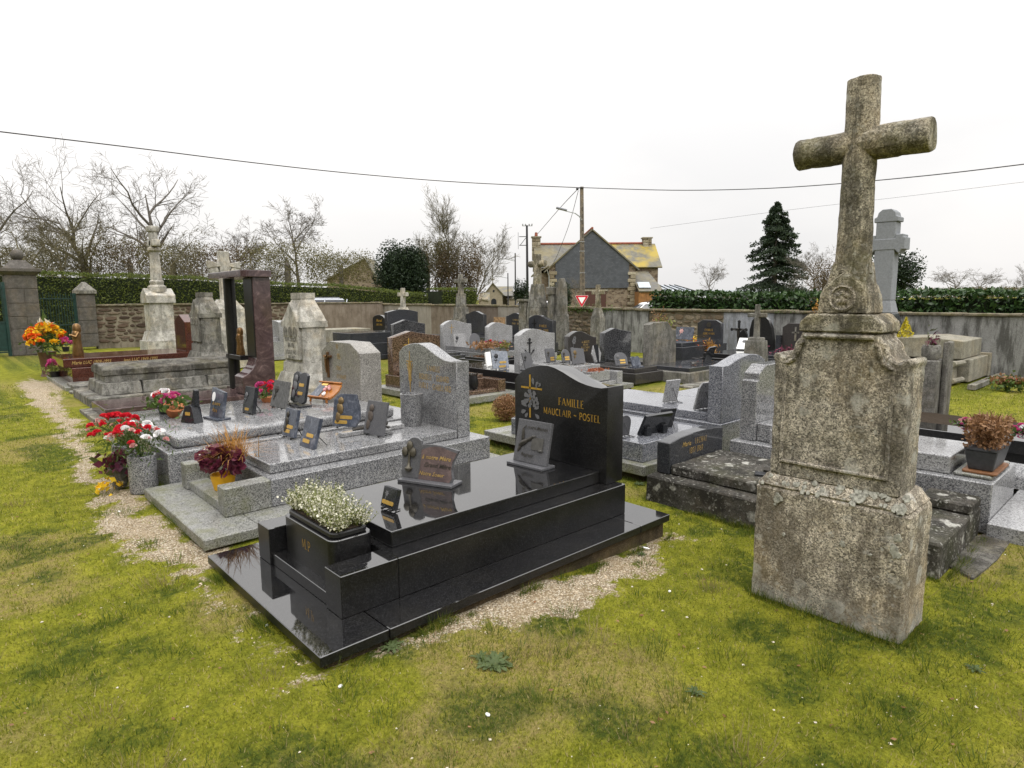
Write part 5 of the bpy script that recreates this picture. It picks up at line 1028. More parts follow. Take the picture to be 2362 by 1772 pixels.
t,hs,hx,zt=grave('dark_grave','dark granite grave with rose engraving on its curved headstone lettered BIGOTTE','B',(9.25,4.6),1.85,.88,granite('brown_black_granite',[(.25,(.022,.020,.019)),(.6,(.042,.039,.037)),(.85,(.09,.085,.08))],150,.12,.5),None,.2,.08,.08,0,('wave',.86,.72),None,.13); BGZ=zt+.08
lettering(hs,hx,[('A. BIGOTTE',.36,zt+.47,.045,.8),('1905-1958',.36,zt+.415,.035,.8),('P. LE SAINT',.36,zt+.35,.045,.8),('1905-1994',.36,zt+.295,.035,.8)],GOLDF)
for k,(dy,dz,r_) in enumerate(((0,0,.05),(.05,-.17,.05),(-.02,.06,.035))):
    for j in range(6): ob('rose_petal',petal(.72+dy-.01*math.cos(j),zt+.52+dz+.01*math.sin(j),j*PI/3,r_,r_*.45,hx-.001-.0008*j),ENGR,hs,fix=False)
ob('rose_stem',tube([(hx-.003,.76,zt+.18),(hx-.003,.75,zt+.35),(hx-.003,.72,zt+.5)],.004,4),ENGR,hs)
grave('dark_grave','dark flecked granite grave with plain peaked headstone beside the rough concrete stele','B',(10.85,5.0),1.75,1.0,DKG,None,.18,.06,.1,0,('peak',.98,.74),None,.13)
t=thing('concrete_stele','rough grey concrete stele with notched shoulder on a stained kerb','gravestone',(9.42,5.05,-.06)); 
ob('stele',prism([(0,.2),(.95,.2),(.95,.92),(.80,.93),(.72,1.02),(.62,1.1),(.16,1.1),(0,1.06)],0,.16,'y'),CON,t,bev=.012,rough=.008,cell=.05)
ob('kerb',box(-.15,1.8,-1.0,.2,-.04,.18),CON,t,bev=.01,rough=.01,cell=.1); ob('slab',box(.0,1.72,-.92,-.02,.181,.26),BLK2,t,bev=.006); ob('step',box(-.6,1.0,-1.35,-1.02,-.05,.0),GYS,t,bev=.01,rough=.01,cell=.1)
t,hs,hx,zt=grave('grey_grave','grey granite grave with wavy headstone and withered bouquet on its slab','B',(10.05,9.7),1.95,1.0,GRY,(.02,.04),.2,.11,.09,0,('wave2',.98,.78),GRYL,.15); ob('gold_cross',J(box(hx-.004,hx,.70,.712,zt+.42,zt+.68),box(hx-.004,hx,.64,.77,zt+.58,zt+.592)),GOLDF,hs)
grave('grey_grave','pale grey granite grave with plain bowed headstone behind the anchor grave','B',(11.15,9.2),1.95,.95,GRYL,None,.16,.06,.08,0,('wave2',.9,.78),None,.16)
grave('dark_grave','dark flecked granite grave with sharply peaked headstone behind the brown grave','B',(8.85,10.2),1.95,1.05,DKG,None,.2,.06,.1,0,('peak',1.0,.86),None,.15)
t,hs,hx,zt=grave('black_grave','black kerbed grave with open planter between the brown grave and the bouquet grave','B',(9.0,7.9),1.5,1.0,BLK,(.05,.05),.16,.05,.1,.35,None)
t,hs,hx,zt=grave('slate_grave','dark slate grave with tall gently peaked headstone showing its plain face','B',(9.95,12.1),2.0,1.15,BLK2,None,.3,.1,.08,0,('flatarch',1.08,1.0),None,.16)
grave('slate_grave','dark slate raised ledger grave left of the tall slate headstone','A',(6.9,12.6),1.75,1.1,BLK2,(.06,.12),.32,.28,.06,0,None)
grave('concrete_grave','beige concrete raised grave behind the chamfered headstone','A',(6.35,14.4),2.3,1.1,CRM,None,.4,.35,.05,0,None,pl_mat=CON)
grave('dark_grave','dark brown polished raised grave with basket and framed photo behind the white stele','A',(5.6,16.2),2.2,1.1,BRN,(.1,.1),.35,.22,.06,0,None)
grave('grey_grave','grey granite block grave behind the white stele','A',(4.6,14.5),1.5,.9,GRYL,(.05,.1),.4,.1,.08,0,('flatarch',.9,.55),GRYL,.2)
# ---- graves against the right-hand wall, heads to the wall
t,hs,hx,zt=grave('black_grave','small black headstone with gilded name and wreath by the wall corner','A',(9.3,17.6),1.9,.95,BLK,None,.3,.06,.08,0,('arch',.85,.75),None,.12); lettering_script(hs,hx,[('Marcel',.45,zt+.5,.14),('1937-1995',.45,zt+.36,.1)],GOLD)
t,hs,hx,zt=grave('slate_grave','slate-grey bowed headstone by the wall with corner plaque holder','A',(12.0,15.3),1.95,1.1,BLK2,None,.3,.06,.08,0,('bump',1.05,.86),None,.14)
t,hs,hx,zt=grave('slate_grave','slate headstone lettered FAMILLE TRUBLET BRAY with a rusty panel beside it','A',(11.9,13.0),1.95,1.1,BLK2,None,.3,.06,.08,0,('bump',.9,.82),None,.14); lettering(hs,hx,[('FAMILLE',.5,zt+.55,.06),('TRUBLET - BRAY',.5,zt+.43,.055,.75)],GOLDF)
ob('rusty_panel',box(hx-.05,hx-.02,1.02,1.6,zt+.25,zt+.66),plain('rusty_relief',(.30,.19,.10),.8,.6,14),t)
t,hs,hx,zt=grave('slate_grave','slate headstone with dark crucifix lettered FAMILLE LORRE GOUPIL','A',(10.3,10.15),1.9,1.05,BLK2,(.06,.08),.26,.08,.08,0,('wave',1.0,.78),None,.14); lettering(hs,hx,[('FAMILLE',.42,zt+.43,.07,.85),('LORRE - GOUPIL',.42,zt+.3,.065,.7)],GOLD)
ob('crucifix',J(box(hx-.02,hx-.002,.76,.785,zt+.2,zt+.66),box(hx-.02,hx-.002,.68,.865,zt+.54,zt+.565)),BLP,hs)
t,hs,hx,zt=grave('slate_grave','dark grey grave with chamfered headstone lettered FAMILLE FURET PARIS','A',(11.7,5.75),2.05,.8,BLK2,(.05,.06),.38,.1,.06,0,('chamfer',.66,.58),None,.14); lettering(hs,hx,[('FAMILLE',.4,zt+.30,.055,.85),('FURET-PARIS',.4,zt+.21,.05,.8)],GOLD); ob('round_emblem',X(lathe([(.02,0),(.065,.004),(.065,.012)],14),T3(hx-.002,.4,zt+.46,ry=R(-90))),BRONZE,hs)
t,hs,hx,zt=grave('black_grave','glossy black grave with tall curved two-part headstone by the rendered wall','A',(11.4,4.3),2.3,1.0,BLK,(.12,.05),.2,.1,.07,.3,None); 
ob('headstone',prism([(.15,zt),(.75,zt),(.75,zt+.55),(.7,zt+.78),(.58,zt+.9),(.42,zt+.92),(.28,zt+.8),(.2,zt+.6),(.15,zt+.3)],2.12,2.24,'x'),BLK,t,bev=.006,sm=True); ob('side_tablet',prism([(.74,zt),(1.0,zt),(1.0,zt+.35),(.95,zt+.5),(.85,zt+.58),(.78,zt+.45)],2.05,2.11,'x'),BLK,t,bev=.004)
t,hs,hx,zt=grave('dark_grave','dark headstone with pale carved cross by the rendered wall','A',(11.9,3.55),1.9,.85,BLK2,None,.3,.06,.08,0,('chamfer',.62,.68),plain('dark_brown_stone',(.035,.03,.028),.5,.3,40),.13); ob('carved_cross',J(box(hx-.008,hx,.405,.445,zt+.28,zt+.60),box(hx-.008,hx,.34,.51,zt+.45,zt+.49)),GYS,hs); ob('side_block',box(hx-.1,hx+.05,.74,.84,zt,zt+.4),BLK2,t)
t=thing('iron_crucifix','black iron crucifix standing against the grey wall','cross',(13.9,5.52,.3)); ob('cross',J(box(-.02,.02,-.025,.025,0,.62),box(-.02,.02,-.19,.19,.40,.45),*[ball((0,a,b),.045,8,5,(.4,1,1)) for a,b in ((.19,.425),(-.19,.425),(0,.62))]),BLP,t); ob('christ_figure',J(tube([(-.04,0,.1),(-.045,0,.3),(-.04,0,.38)],[.015,.03,.035],6),tube([(-.03,-.15,.43),(-.04,0,.38),(-.03,.15,.43)],.014,5),ball((-.05,0,.44),.028,8,5)),BRONZE,t)
t,hs,hx,zt=grave('brown_grave','wide brown wavy headstone lettered FAMILLE by the wall right of the lichened cross','A',(11.9,1.45),2.0,.95,BRN,None,.3,.06,.08,0,('wave2',.85,.5),plain('brown_polished_stone',(.07,.045,.035),.25,.3,60),.12); lettering(hs,hx,[('FAMILLE',.45,zt+.33,.06,.8),('GOURHAN',.43,zt+.22,.055,.8),('ARNO',.4,zt+.11,.055,.8)],GOLD)
t=thing('cream_grave','cream stone raised grave with moulded side panel at the right-hand wall','grave')
ob('lower_tier',box(12.9,14.3,.46,1.75,-.06,.36),CRM,t,bev=.012,rough=.006,cell=.12); ob('corner_pier',box(14.28,14.42,.42,1.6,-.06,.40),CRM,t,bev=.01); ob('panel_recess',box(12.35,12.75,.62,1.6,-.06,.34),CRM,t,bev=.02); ob('panel_moulding',J(tube([(12.3,.6,.31),(12.8,.55,.31)],.05,8),tube([(12.3,.6,-.0),(12.8,.55,-.0)],.05,8)),CRM,t,sm=True)
ob('upper_tier',prism([(.56,.37),(1.7,.37),(1.7,.72),(1.13,.76),(.56,.70)],12.7,14.15,'x'),CRM,t,bev=.01); ob('border_kerb',box(12.0,14.4,.18,.3,-.08,.0),GYS,t)
# ---- stone crosses and pillars along the wall
def scross(label,u,v,zt,za,arm,sw,ped,mat,pz,name='stone_cross',mossy=None):
    """shaft width sw up to zt, arms at za spanning +-arm (along y); ped list of (half width, z0, z1)"""
    t=thing(name,label,'cross',(u,v,-.06)); 
    ob('pedestal',J(*[frus(-a*.8,a*.8,-a,a,z0+.06,-b*.8,b*.8,-b,b,z1_+.06) for a,b,z0,z1_ in ped]),mat,t,bev=.01,rough=.008,cell=.08,seed=u)
    ob('cross',J(frus(-sw*.8,sw*.8,-sw,sw,pz+.06,-sw*.65,sw*.65,-sw*.8,sw*.8,zt+.06),box(-sw*.6,sw*.6,-arm,arm,za-sw*.75+.06,za+sw*.75+.06)),mossy or mat,t,bev=.012,rough=.006,cell=.05,seed=v); return t
scross('small concrete cross on a stepped plinth in front of the rendered wall',11.2,3.72,1.38,1.165,.2,.055,[(.21,.17,-.02,.66),(.14,.13,.66,.72)],CON,.7)
scross('slim grey stone cross rising above the wall left of the yew path',13.75,16.65,2.47,2.22,.36,.10,[(.36,.32,-.0,.8),(.26,.22,.8,1.25),(.17,.15,1.25,1.75)],GYS,1.7)
scross('white stone cross gravestone with stepped inscribed base by the wall',11.6,17.3,1.95,1.72,.3,.09,[(.42,.38,0,.6),(.36,.26,.6,1.0),(.24,.14,1.0,1.25)],WHT,1.2)
scross('mossy topped small stone cross right of the concrete pillar',13.6,9.85,1.93,1.70,.24,.075,[(.19,.17,0,.95),(.17,.09,.95,1.25)],GYS,1.2,mossy=CROSST)
t=thing('stone_cross','tall old granite cross with round arms in front of the wall','cross',(13.2,12.0,-.06)); ob('pedestal',J(box(-.25,.25,.3,.62,0,1.5),box(-.3,.3,.26,.66,1.5,1.58),frus(-.28,.28,-.33,.33,0,-.22,.22,-.25,.25,1.3),frus(-.22,.22,-.25,.25,1.3,-.14,.14,-.16,.16,2.05)),GYS,t,rough=.01,cell=.1,bev=.012)
ob('shaft',X(lathe([(.15,2.0),(.13,2.4),(.12,2.98)],10),T3()),CROSST,t,rough=.008,cell=.08,sm=True); ob('arm',X(lathe([(.10,-.34),(.11,-.32),(.11,.32),(.10,.34)],10),T3(0,0,2.68,rx=R(90))),CROSST,t,rough=.008,cell=.08,sm=True)
t=thing('concrete_pillar','broad rough concrete pillar monument with side block before the wall','monument',(13.3,11.05,-.06)); ob('pillar',J(frus(-.12,.12,-.30,.30,0,-.1,.1,-.22,.22,1.1),prism([(-.19,1.1),(.19,1.1),(.17,2.0),(.10,2.13),(.02,2.2),(-.05,2.21),(-.12,2.08),(-.16,1.95)],-.09,.09,'x')),CON,t,bev=.015,rough=.012,cell=.09); ob('side_block',J(box(-.2,.2,.24,.42,0,1.7),box(-.24,.24,.225,.46,1.7,1.95)),CON,t,bev=.02,rough=.01,cell=.1)
t=thing('white_cross','large pale grey cross with stepped trefoil ends on a tall shaft by the wall','cross',(13.3,2.1,-.06)); m_=plain('pale_grey_concrete',(.22,.23,.245),.8,.15,30,.2,0,.3)
ob('pedestal',J(box(-.35,.35,-.42,.42,0,.9),frus(-.28,.28,-.34,.34,.9,-.2,.2,-.24,.24,1.25)),BLK2,t,bev=.01); ob('shaft',J(frus(-.2,.2,-.23,.23,1.25,-.15,.15,-.18,.18,1.5),box(-.15,.15,-.18,.18,1.5,3.05)),m_,t,bev=.012)
ob('arm',prism([(-.36,2.5),(-.36,2.74),(-.32,2.74),(-.32,2.80),(-.18,2.80),(-.18,2.72),(.18,2.72),(.18,2.80),(.32,2.80),(.32,2.74),(.36,2.74),(.36,2.5),(.30,2.5),(.26,2.42),(.18,2.5),(-.18,2.5),(-.26,2.42),(-.30,2.5)],-.16,.16,'x'),m_,t,bev=.012)
ob('top_lobe',prism([(-.18,3.05),(-.22,3.05),(-.22,3.14),(-.17,3.16),(-.15,3.24),(-.08,3.30),(.08,3.30),(.15,3.24),(.17,3.16),(.22,3.14),(.22,3.05),(.18,3.05)],-.16,.16,'x'),m_,t,bev=.01)
# ---- gate pillars and gate
t=thing('gate_pillar','massive granite gate pillar topped with a stone ball','gate pillar',(.58,20.75,0)); Wp=.74; z=0; k=0; random.seed(1)
ob('core',box(.02,Wp-.02,.02,Wp-.02,-.1,2.3),MORT,t)
for hgt in (.36,.40,.36,.38,.42,.38):
    sp=[0,Wp] if k%2 else [0,Wp*random.uniform(.4,.6),Wp]
    for a,b in zip(sp[:-1],sp[1:]): ob('granite_block',box(a+.003,b-.003,0,Wp,z+.004,z+hgt-.004),GATE,t,bev=.01,rough=.006,cell=.12,seed=k)
    z+=hgt; k+=1
ob('cap',J(frus(0,Wp,0,Wp,2.30,-.1,Wp+.1,-.1,Wp+.1,2.40),box(-.12,Wp+.12,-.12,Wp+.12,2.40,2.50),frus(.0,Wp,.0,Wp,2.5,.2,Wp-.2,.2,Wp-.2,2.74)),GATE,t,bev=.012,rough=.008,cell=.1); ob('stone_ball',X(lathe([(.08,2.72),(.1,2.75)]+[(.16*math.sin(R(a)),2.9-.16*math.cos(R(a))) for a in range(30,176,15)],14),T3(Wp/2,Wp/2,0)),GATE,t,sm=True)
t=thing('gate_pillar','small square stone pillar with pyramid cap at the end of the brown wall','gate pillar',(2.62,23.25,0)); 
for k in range(4): ob('granite_block',box(.0,.50,0,.5,.45*k+.004,.45*k+.446),GATE,t,bev=.012,rough=.008,cell=.12,seed=k)
ob('cap',J(box(-.06,.56,-.06,.56,1.80,1.92),frus(-.05,.55,-.05,.55,1.92,.2,.3,.2,.3,2.2)),GYS,t,bev=.01,rough=.006,cell=.1)
t=thing('iron_gate','dark green iron gate of thin bars between the two stone pillars','gate',(1.36,21.3,0),math.atan2(1.95,1.22)); Lg=2.3
for k in range(13): ob('bar',tube([(.1+k*.17,0,.12),(.1+k*.17,0,1.78+.05*(k%2))],.010,5),GGRN,t)
for z_ in (.15,.78,1.62): ob('rail',box(.05,Lg-.1,-.015,.015,z_,z_+.035),GGRN,t)
for z_ in (.0,): ob('post',box(Lg-.16,Lg-.08,-.04,.04,0,1.82),GGRN,t)
t=thing('iron_gate','dark green iron gate leaf left of the ball-topped pillar','gate',(.55,20.7,0),R(200)); ob('lower_panel',box(.06,1.4,-.01,.01,.15,.95),GGRN,t)
for k in range(8): ob('bar',tube([(.1+k*.17,0,.9),(.1+k*.17,0,2.0)],.011,5),GGRN,t)
for z_ in (.1,.95,1.9): ob('rail',box(.05,1.42,-.02,.02,z_,z_+.04),GGRN,t)
ob('post',box(.0,.07,-.035,.035,0,2.1),GGRN,t)
# ================================================================ memorial plaques
def PM(tilt,lift=0.):
    """maps plaque coordinates (a right, b up, c towards the reader) into the thing's frame, reader at -x"""
    s,c_=math.sin(tilt),math.cos(tilt)
    return Matrix(((0,s,-c_,0),(-1,0,0,0),(0,c_,s,lift),(0,0,0,1)))
def plq_outline(kind_,w_,h):
    a=w_/2
    if kind_=='rect': return [(-a,0),(a,0),(a,h),(-a,h)]
    if kind_=='clip': return [(-a,0),(a,0),(a,h*.8),(a*.7,h),(-a,h)]
    if kind_=='slant': return [(-a,0),(a,0),(a*1.02,h*.88),(-a*.98,h)]
    if kind_=='arch': return [(-a,0),(a,0)]+[(a*math.cos(R(t)),h*.55+h*.45*math.sin(R(t))) for t in range(0,181,15)]
    if kind_=='fan': return [(-a*.7,0),(a*.5,0),(a,h*.35)]+[(a*math.cos(R(t))*.95,h*.4+h*.6*math.sin(R(t))) for t in range(10,120,15)]+[(-a,h*.95)]
    if kind_=='wavy': return [(-a,0),(a*.8,0),(a*.86,h*.12),(a*.80,h*.35),(a*.84,h*.6),(a,h*.9)]+[(a*(1-2*f),h*(.9+.1*math.sin(f*PI*1.1))) for f in (.15,.3,.45,.6,.75,.9)]+[(-a,h*.85)]
    if kind_=='book': return [(-a,h*.05),(-a*.5,0),(0,h*.06),(a*.6,0),(a,h*.08),(a,h*.9)]+[(a*f,h*(.92+.07*math.sin(PI*f))) for f in (.75,.5,.25,.0)]+[(-a*f,h*(.94+.06*math.sin(PI*f))) for f in (.3,.6)]+[(-a,h*.9)]
    if kind_=='wing': return [(-a,0),(a*.7,0),(a,h*.25),(a*.92,h*.6),(a*.6,h),(-a*.55,h),(-a,h*.8)]
    if kind_=='hex': return [(-a*.55,0),(a*.55,0),(a,h*.5),(a*.45,h),(-a*.45,h),(-a,h*.5)]
    return [(-a,0),(a,0),(a,h),(-a,h)]
def rose(m,a,b,s,mat,par,th=.004):
    gs=[]
    for k in range(6): an=k*PI/3; gs.append(X(ball((0,0,0),s*.32,6,4,(1,1,.35)),m@T3(a+s*.25*math.cos(an),b+s*.25*math.sin(an),th)))
    gs.append(X(ball((0,0,0),s*.25,6,4,(1,1,.7)),m@T3(a,b,th*1.6))); gs.append(tube([m@Vector((a,b,th)),m@Vector((a-s*.15,b-s*.8,th)),m@Vector((a-s*.4,b-s*1.5,th))],s*.06,5))
    for sx in (-1,1): gs.append(X(ball((0,0,0),s*.25,6,4,(1.2,.5,.2)),m@T3(a-s*.25+sx*s*.22,b-s*.9,th,rz=sx*.6)))
    ob('rose_relief',J(*gs),mat,par,sm=True)
def plaque(label,at,rz,w_,h,mat,shape='rect',tilt=.30,th=.02,plates=(),orn=None,omat=None,stand='feet',lift=.012,z=0,texts=(),name='memorial_plaque',back=False,group=None,bw=None):
    t=thing(name,label,'plaque',(at[0],at[1],z),rz,group); m=PM(tilt,lift); O=plq_outline(shape,w_,h)
    tb=ob('tablet',X(prism(O,0,-th,'z'),m),mat,t,bev=.002)
    for (a,b,pw,ph) in plates:
        ob('brass_plate',X(prism(rrect(a-pw/2,a+pw/2,b-ph/2,b+ph/2,ph*.3,2),.0005,.003,'z'),m),BRASS,t)
    if orn=='rose': rose(m,-w_*.22,h*.68,w_*.24,omat or BRONZE,t)
    elif orn=='bust':
        ob('relief_figure',J(X(ball((0,0,0),w_*.11,8,6,(1,1.2,.5)),m@T3(-w_*.22,h*.78,.006)),X(ball((0,0,0),w_*.14,8,6,(.9,1.5,.35)),m@T3(-w_*.24,h*.55,.004,rz=.25)),X(ball((0,0,0),w_*.10,8,6,(.9,1.9,.35)),m@T3(-w_*.3,h*.28,.004))),omat or BRONZE,t,sm=True)
    elif orn=='dove':
        ob('relief_dove',J(X(ball((0,0,0),w_*.09,8,5,(1.7,.7,.5)),m@T3(-w_*.25,h*.45,.006,rz=.6)),X(ball((0,0,0),w_*.09,8,5,(.5,2.2,.25)),m@T3(-w_*.28,h*.62,.005,rz=.1)),X(ball((0,0,0),w_*.09,8,5,(2.1,.5,.25)),m@T3(-w_*.08,h*.56,.005,rz=.5)),X(ball((0,0,0),w_*.07,8,5,(.6,1.6,.2)),m@T3(-w_*.34,h*.32,.004,rz=-.5))),omat or BRONZE,t,sm=True)
        ob('relief_scroll',X(J(box(-.0,w_*.34,h*.33,h*.62,.001,.006),tube([(0,h*.63,.006),(w_*.1,h*.64,.006)],.008,6),tube([(w_*.24,h*.33,.006),(w_*.35,h*.33,.006)],.008,6)),m),plain('scroll_metal',(.075,.072,.066),.5),t)
    elif orn=='vase':
        ob('relief_vase',J(X(lathe([(.012,-.006),(.022,.004),(.026,.016),(.012,.03),(.007,.06),(.009,.13),(.016,.138)],10),m@T3(-w_*.36,h*.2,.008,rx=-PI/2)@Matrix.Scale(1.,4)),*[X(ball((0,0,0),.03,8,5,(.8,1.1,.5)),m@T3(-w_*.36+dx,h*.73+dy,.01)) for dx,dy in ((-.035,0),(.028,.0),(0,.04))]),plain('olive_bronze',(.085,.075,.055),.45,.3,40,.5,.4),t,sm=True)
    elif orn=='flower': 
        ob('engraved_flower',J(*[X(prism([(0,0),(w_*.06,w_*.05),(w_*.14,0),(w_*.06,-w_*.05)],.0005,.0015,'z'),m@T3(-w_*.18,h*.68,0,rz=k*PI/3)) for k in range(6)],X(stroke([(-w_*.18,h*.68),(-w_*.22,h*.45),(-w_*.3,h*.3)],.006),m@T3(0,0,.001))),omat or ENGR,t,fix=False)
    for s,a,b,hh,mt_ in texts:
        v,f=script(s,hh); ob('lettering',X(([(a+p[0],b+p[1],.0062) for p in v],f),m),mt_,t,fix=False)
    bw=bw or w_
    if stand=='base': ob('stand',box(-.055,.085,-bw/2-.012,bw/2+.012,-.0+.0005,.018),mat,t,bev=.002); 
    elif stand=='feet':
        for s_ in (-1,1): ob('foot',J(X(ball((0,0,0),.010,6,4),T3(-.004,s_*w_*.3,.010)),tube([(0,s_*w_*.3,.01),(h*.55,s_*w_*.3,.005)],.004,4)),BLP,t)
        ob('stand_leg',tube([(h*math.sin(tilt)*.7+.02,0,lift+h*.6),(h*.55,0,.004)],.0045,4),BLP,t)
    elif stand=='legs':
        for s_ in (-1,1): ob('stand_leg',tube([(h*math.sin(tilt)*.5+.02,s_*w_*.25,lift+h*.45),(h*.6,s_*w_*.28,.003)],.0035,5),BLP,t)
    elif stand=='blocks':
        for s_ in (-1,1): ob('block_foot',box(h*.2,h*.42,s_*w_*.3-.03,s_*w_*.3+.03,.001,h*.38),mat,t,bev=.002)
    return t
z3=.3505
plaque('small black tablet with rose photo and brass strip near the foot of the black slab',(.72,.645),.06,.125,.115,PLQ,'rect',.28,.03,[(0,.03,.105,.022)],'flower',ENGR,'feet',.018,z3)
pv=plaque('two-part plaque of dark slate with bronze vase and wavy purple granite leaf',(1.2,.93),R(22),.42,.23,PLQG,'wavy',.16,.02,(),'vase',None,'base',.019,z3,[('à notre Mère',.05,.135,.04,GOLDF),('Grand Mère',.06,.085,.04,BRONZE),('Notre Soeur',.02,.03,.036,GOLDF)],bw=.38)
m=PM(.16,.019); ob('purple_leaf',X(prism([(-.075,.0),(.155,0),(.172,.03),(.162,.08),(.168,.13),(.198,.19)]+[(.17-.245*f,.19+.03*math.sin(f*PI*1.05)) for f in (.15,.35,.55,.75,.95)]+[(-.065,.12)],.0005,.004,'z'),m),PURP,pv)
ob('slate_lobe',X(prism([(-.2,0),(-.078,0),(-.072,.12),(-.062,.2),(-.07,.245),(-.10,.262),(-.14,.262),(-.175,.24),(-.17,.16),(-.185,.08)],-.018,.0005,'z'),m),PLQG,pv,bev=.002)
plaque('square grey slate plaque with bronze hummingbird and open scroll before the black headstone',(1.95,.78),R(4),.31,.30,PLQG,'rect',.22,.024,(),'dove',None,'base',.02,z3,[('A notre Maman',.02,.24,.034,BRONZE),('Regrets',-.03,.045,.036,BRONZE)])
z3=.3455
plaque('narrow dark tablet with two brass strips on the grey slab',(1.10,2.86),R(4),.20,.24,BLUP,'rect',.22,.03,[(.01,.085,.10,.03),(-.03,.045,.10,.03)],'bust',BRONZE,'feet',.02,z3)
plaque('leaning dark blue tablet with two brass strips and wire legs on the grey slab',(1.07,2.44),R(2),.23,.25,BLUP,'rect',.30,.03,[(.02,.10,.11,.03),(-.02,.05,.11,.03)],None,None,'legs',.002,z3)
plaque('blue-grey clipped plaque with gilded figure and two brass strips by the lying granite cross',(1.66,2.9),R(30),.28,.30,BLUP,'wing',.20,.03,[(.0,.085,.13,.032),(-.05,.04,.13,.032)],'bust',plain('antique_gold',(.16,.11,.05),.5,.4,50,.5,.6),'feet',.02,z3)
plaque('matt grey square plaque with bronze torch relief in front of the lying granite cross',(1.67,2.43),R(10),.26,.29,PLQG,'rect',.24,.02,(),'bust',plain('relief_brown',(.07,.055,.045),.6),'feet',.018,z3)
t=thing('lying_cross','pale granite cross lying flat on the grey slab with bronze Christ','cross',(1.45,2.60,z3),R(-2)); ob('cross',J(prism([(0,-.035),(.34,-.035),(.36,-.14),(.42,-.15),(.44,-.045),(.62,-.035),(.62,.035),(.44,.045),(.42,.15),(.36,.14),(.34,.035),(0,.035)],.0005,.04,'z')),GRYL,t,bev=.005); ob('christ_figure',J(tube([(.12,0,.05),(.3,.005,.055),(.4,0,.058)],[.012,.02,.024],6),tube([(.41,-.12,.05),(.4,0,.055),(.41,.12,.05)],.011,5),ball((.45,.01,.062),.022,8,5)),BRONZE,t,sm=True)
ob('gv',mk('granite_vase',lathe([(.085,0),(.09,.01),(.105,.28),(.108,.30),(.085,.302),(.08,.27),(.01,.26)],24),sm=True),None,None)
o=bpy.data.objects['gv']; o.name='granite_vase'; o.data.materials.append(GRY); o.location=(2.2,2.62,z3); tag(o,'speckled granite vase standing empty before the S-curved headstone','vase')
z3=.4005
t=thing('obelisk_plaque','small black obelisk-shaped plaque with brass tag on the wide grey slab','plaque',(.63,3.92,z3),R(26)); ob('body',X(prism([(-.09,0),(.09,0),(.045,.15),(.02,.17),(-.045,.15)],-.07,.03,'z'),PM(.1,.001)),PLQ,t,bev=.003); ob('spire',X(prism([(.0,.15),(.06,.15),(.05,.30),(.03,.31)],-.05,0,'z'),PM(.1,.001)),PLQ,t,bev=.003); ob('brass_plate',X(box(-.03,.03,.07,.10,.031,.033),PM(.1,.001)),BRASS,t)
pv=plaque('dark plaque with white oval portrait and gilded words on the wide grey slab',(.86,3.95),R(8),.25,.28,BLUP,'slant',.18,.03,(),None,None,'base',.019,z3,[('à notre',.0,.115,.05,GOLD),('Père',-.02,.05,.05,GOLD)]); ob('oval_portrait',X(prism([(-.07+.03*math.cos(R(a)),.19+.045*math.sin(R(a))) for a in range(0,360,30)],.0005,.004,'z'),PM(.18,.019)),SIGW,pv)
plaque('upright black tablet with engraved orchid and one brass strip on the wide grey slab',(1.18,4.02),R(5),.21,.26,PLQ,'rect',.20,.04,[(-.01,.035,.08,.025)],'rose',ENGR,'feet',.012,z3)
plaque('rough grey relief plaque with branch on white feet on the wide grey slab',(1.52,4.1),R(5),.32,.28,plain('matt_grey_relief',(.10,.10,.098),.8,.35,30,.3,0,.6),'rect',.24,.02,(),'rose',plain('branch_bronze',(.04,.037,.032),.6),'feet',.014,z3)
plaque('black open-book plaque with two brass strips on a black foot before the white stele',(1.74,4.12),R(4),.30,.34,PLQ,'book',.2,.03,[(.05,.2,.10,.035),(.04,.11,.10,.035)],'bust',ENGR,'base',.03,z3)
t=thing('wooden_desk_plaque','varnished wooden desk-shaped plaque with porcelain flowers beside the chamfered headstone','plaque',(2.02,4.18,z3),R(16)); m=PM(.95,.05)
ob('board',X(prism([(-.18,0),(.14,0),(.17,.05),(.18,.15),(.15,.24),(-.16,.24)],-.03,0,'z'),m),WOOD,t,bev=.006); ob('photo_panel',X(box(-.16,-.03,.02,.21,.0005,.006),m),BLUP,t); ob('brass_plate',X(box(-.12,-.03,.19,.22,.007,.009),m),BRASS,t); ob('rail',X(tube([(-.19,.0,.01),(.16,.0,.01)],.012,6),m),WOOD,t); ob('rail',X(tube([(-.19,.24,.01),(.16,.24,.01)],.012,6),m),WOOD,t)
for s_ in (-1,1): ob('leg',tube([(.0,s_*.12,.06),(-.01,s_*.13,.001)],.012,6),WOOD,t)
ob('porcelain_flowers',J(*[X(ball((0,0,0),.02,7,5),m@T3(.03+.03*math.cos(k*1.3),.13+.03*math.sin(k*1.3),.02)) for k in range(4)]),LF_PNK,t,sm=True); ob('porcelain_vase',X(lathe([(.012,0),(.022,.02),(.012,.05)],8),m@T3(.035,.03,.012,rx=-PI/2)),SIGW,t,sm=True)
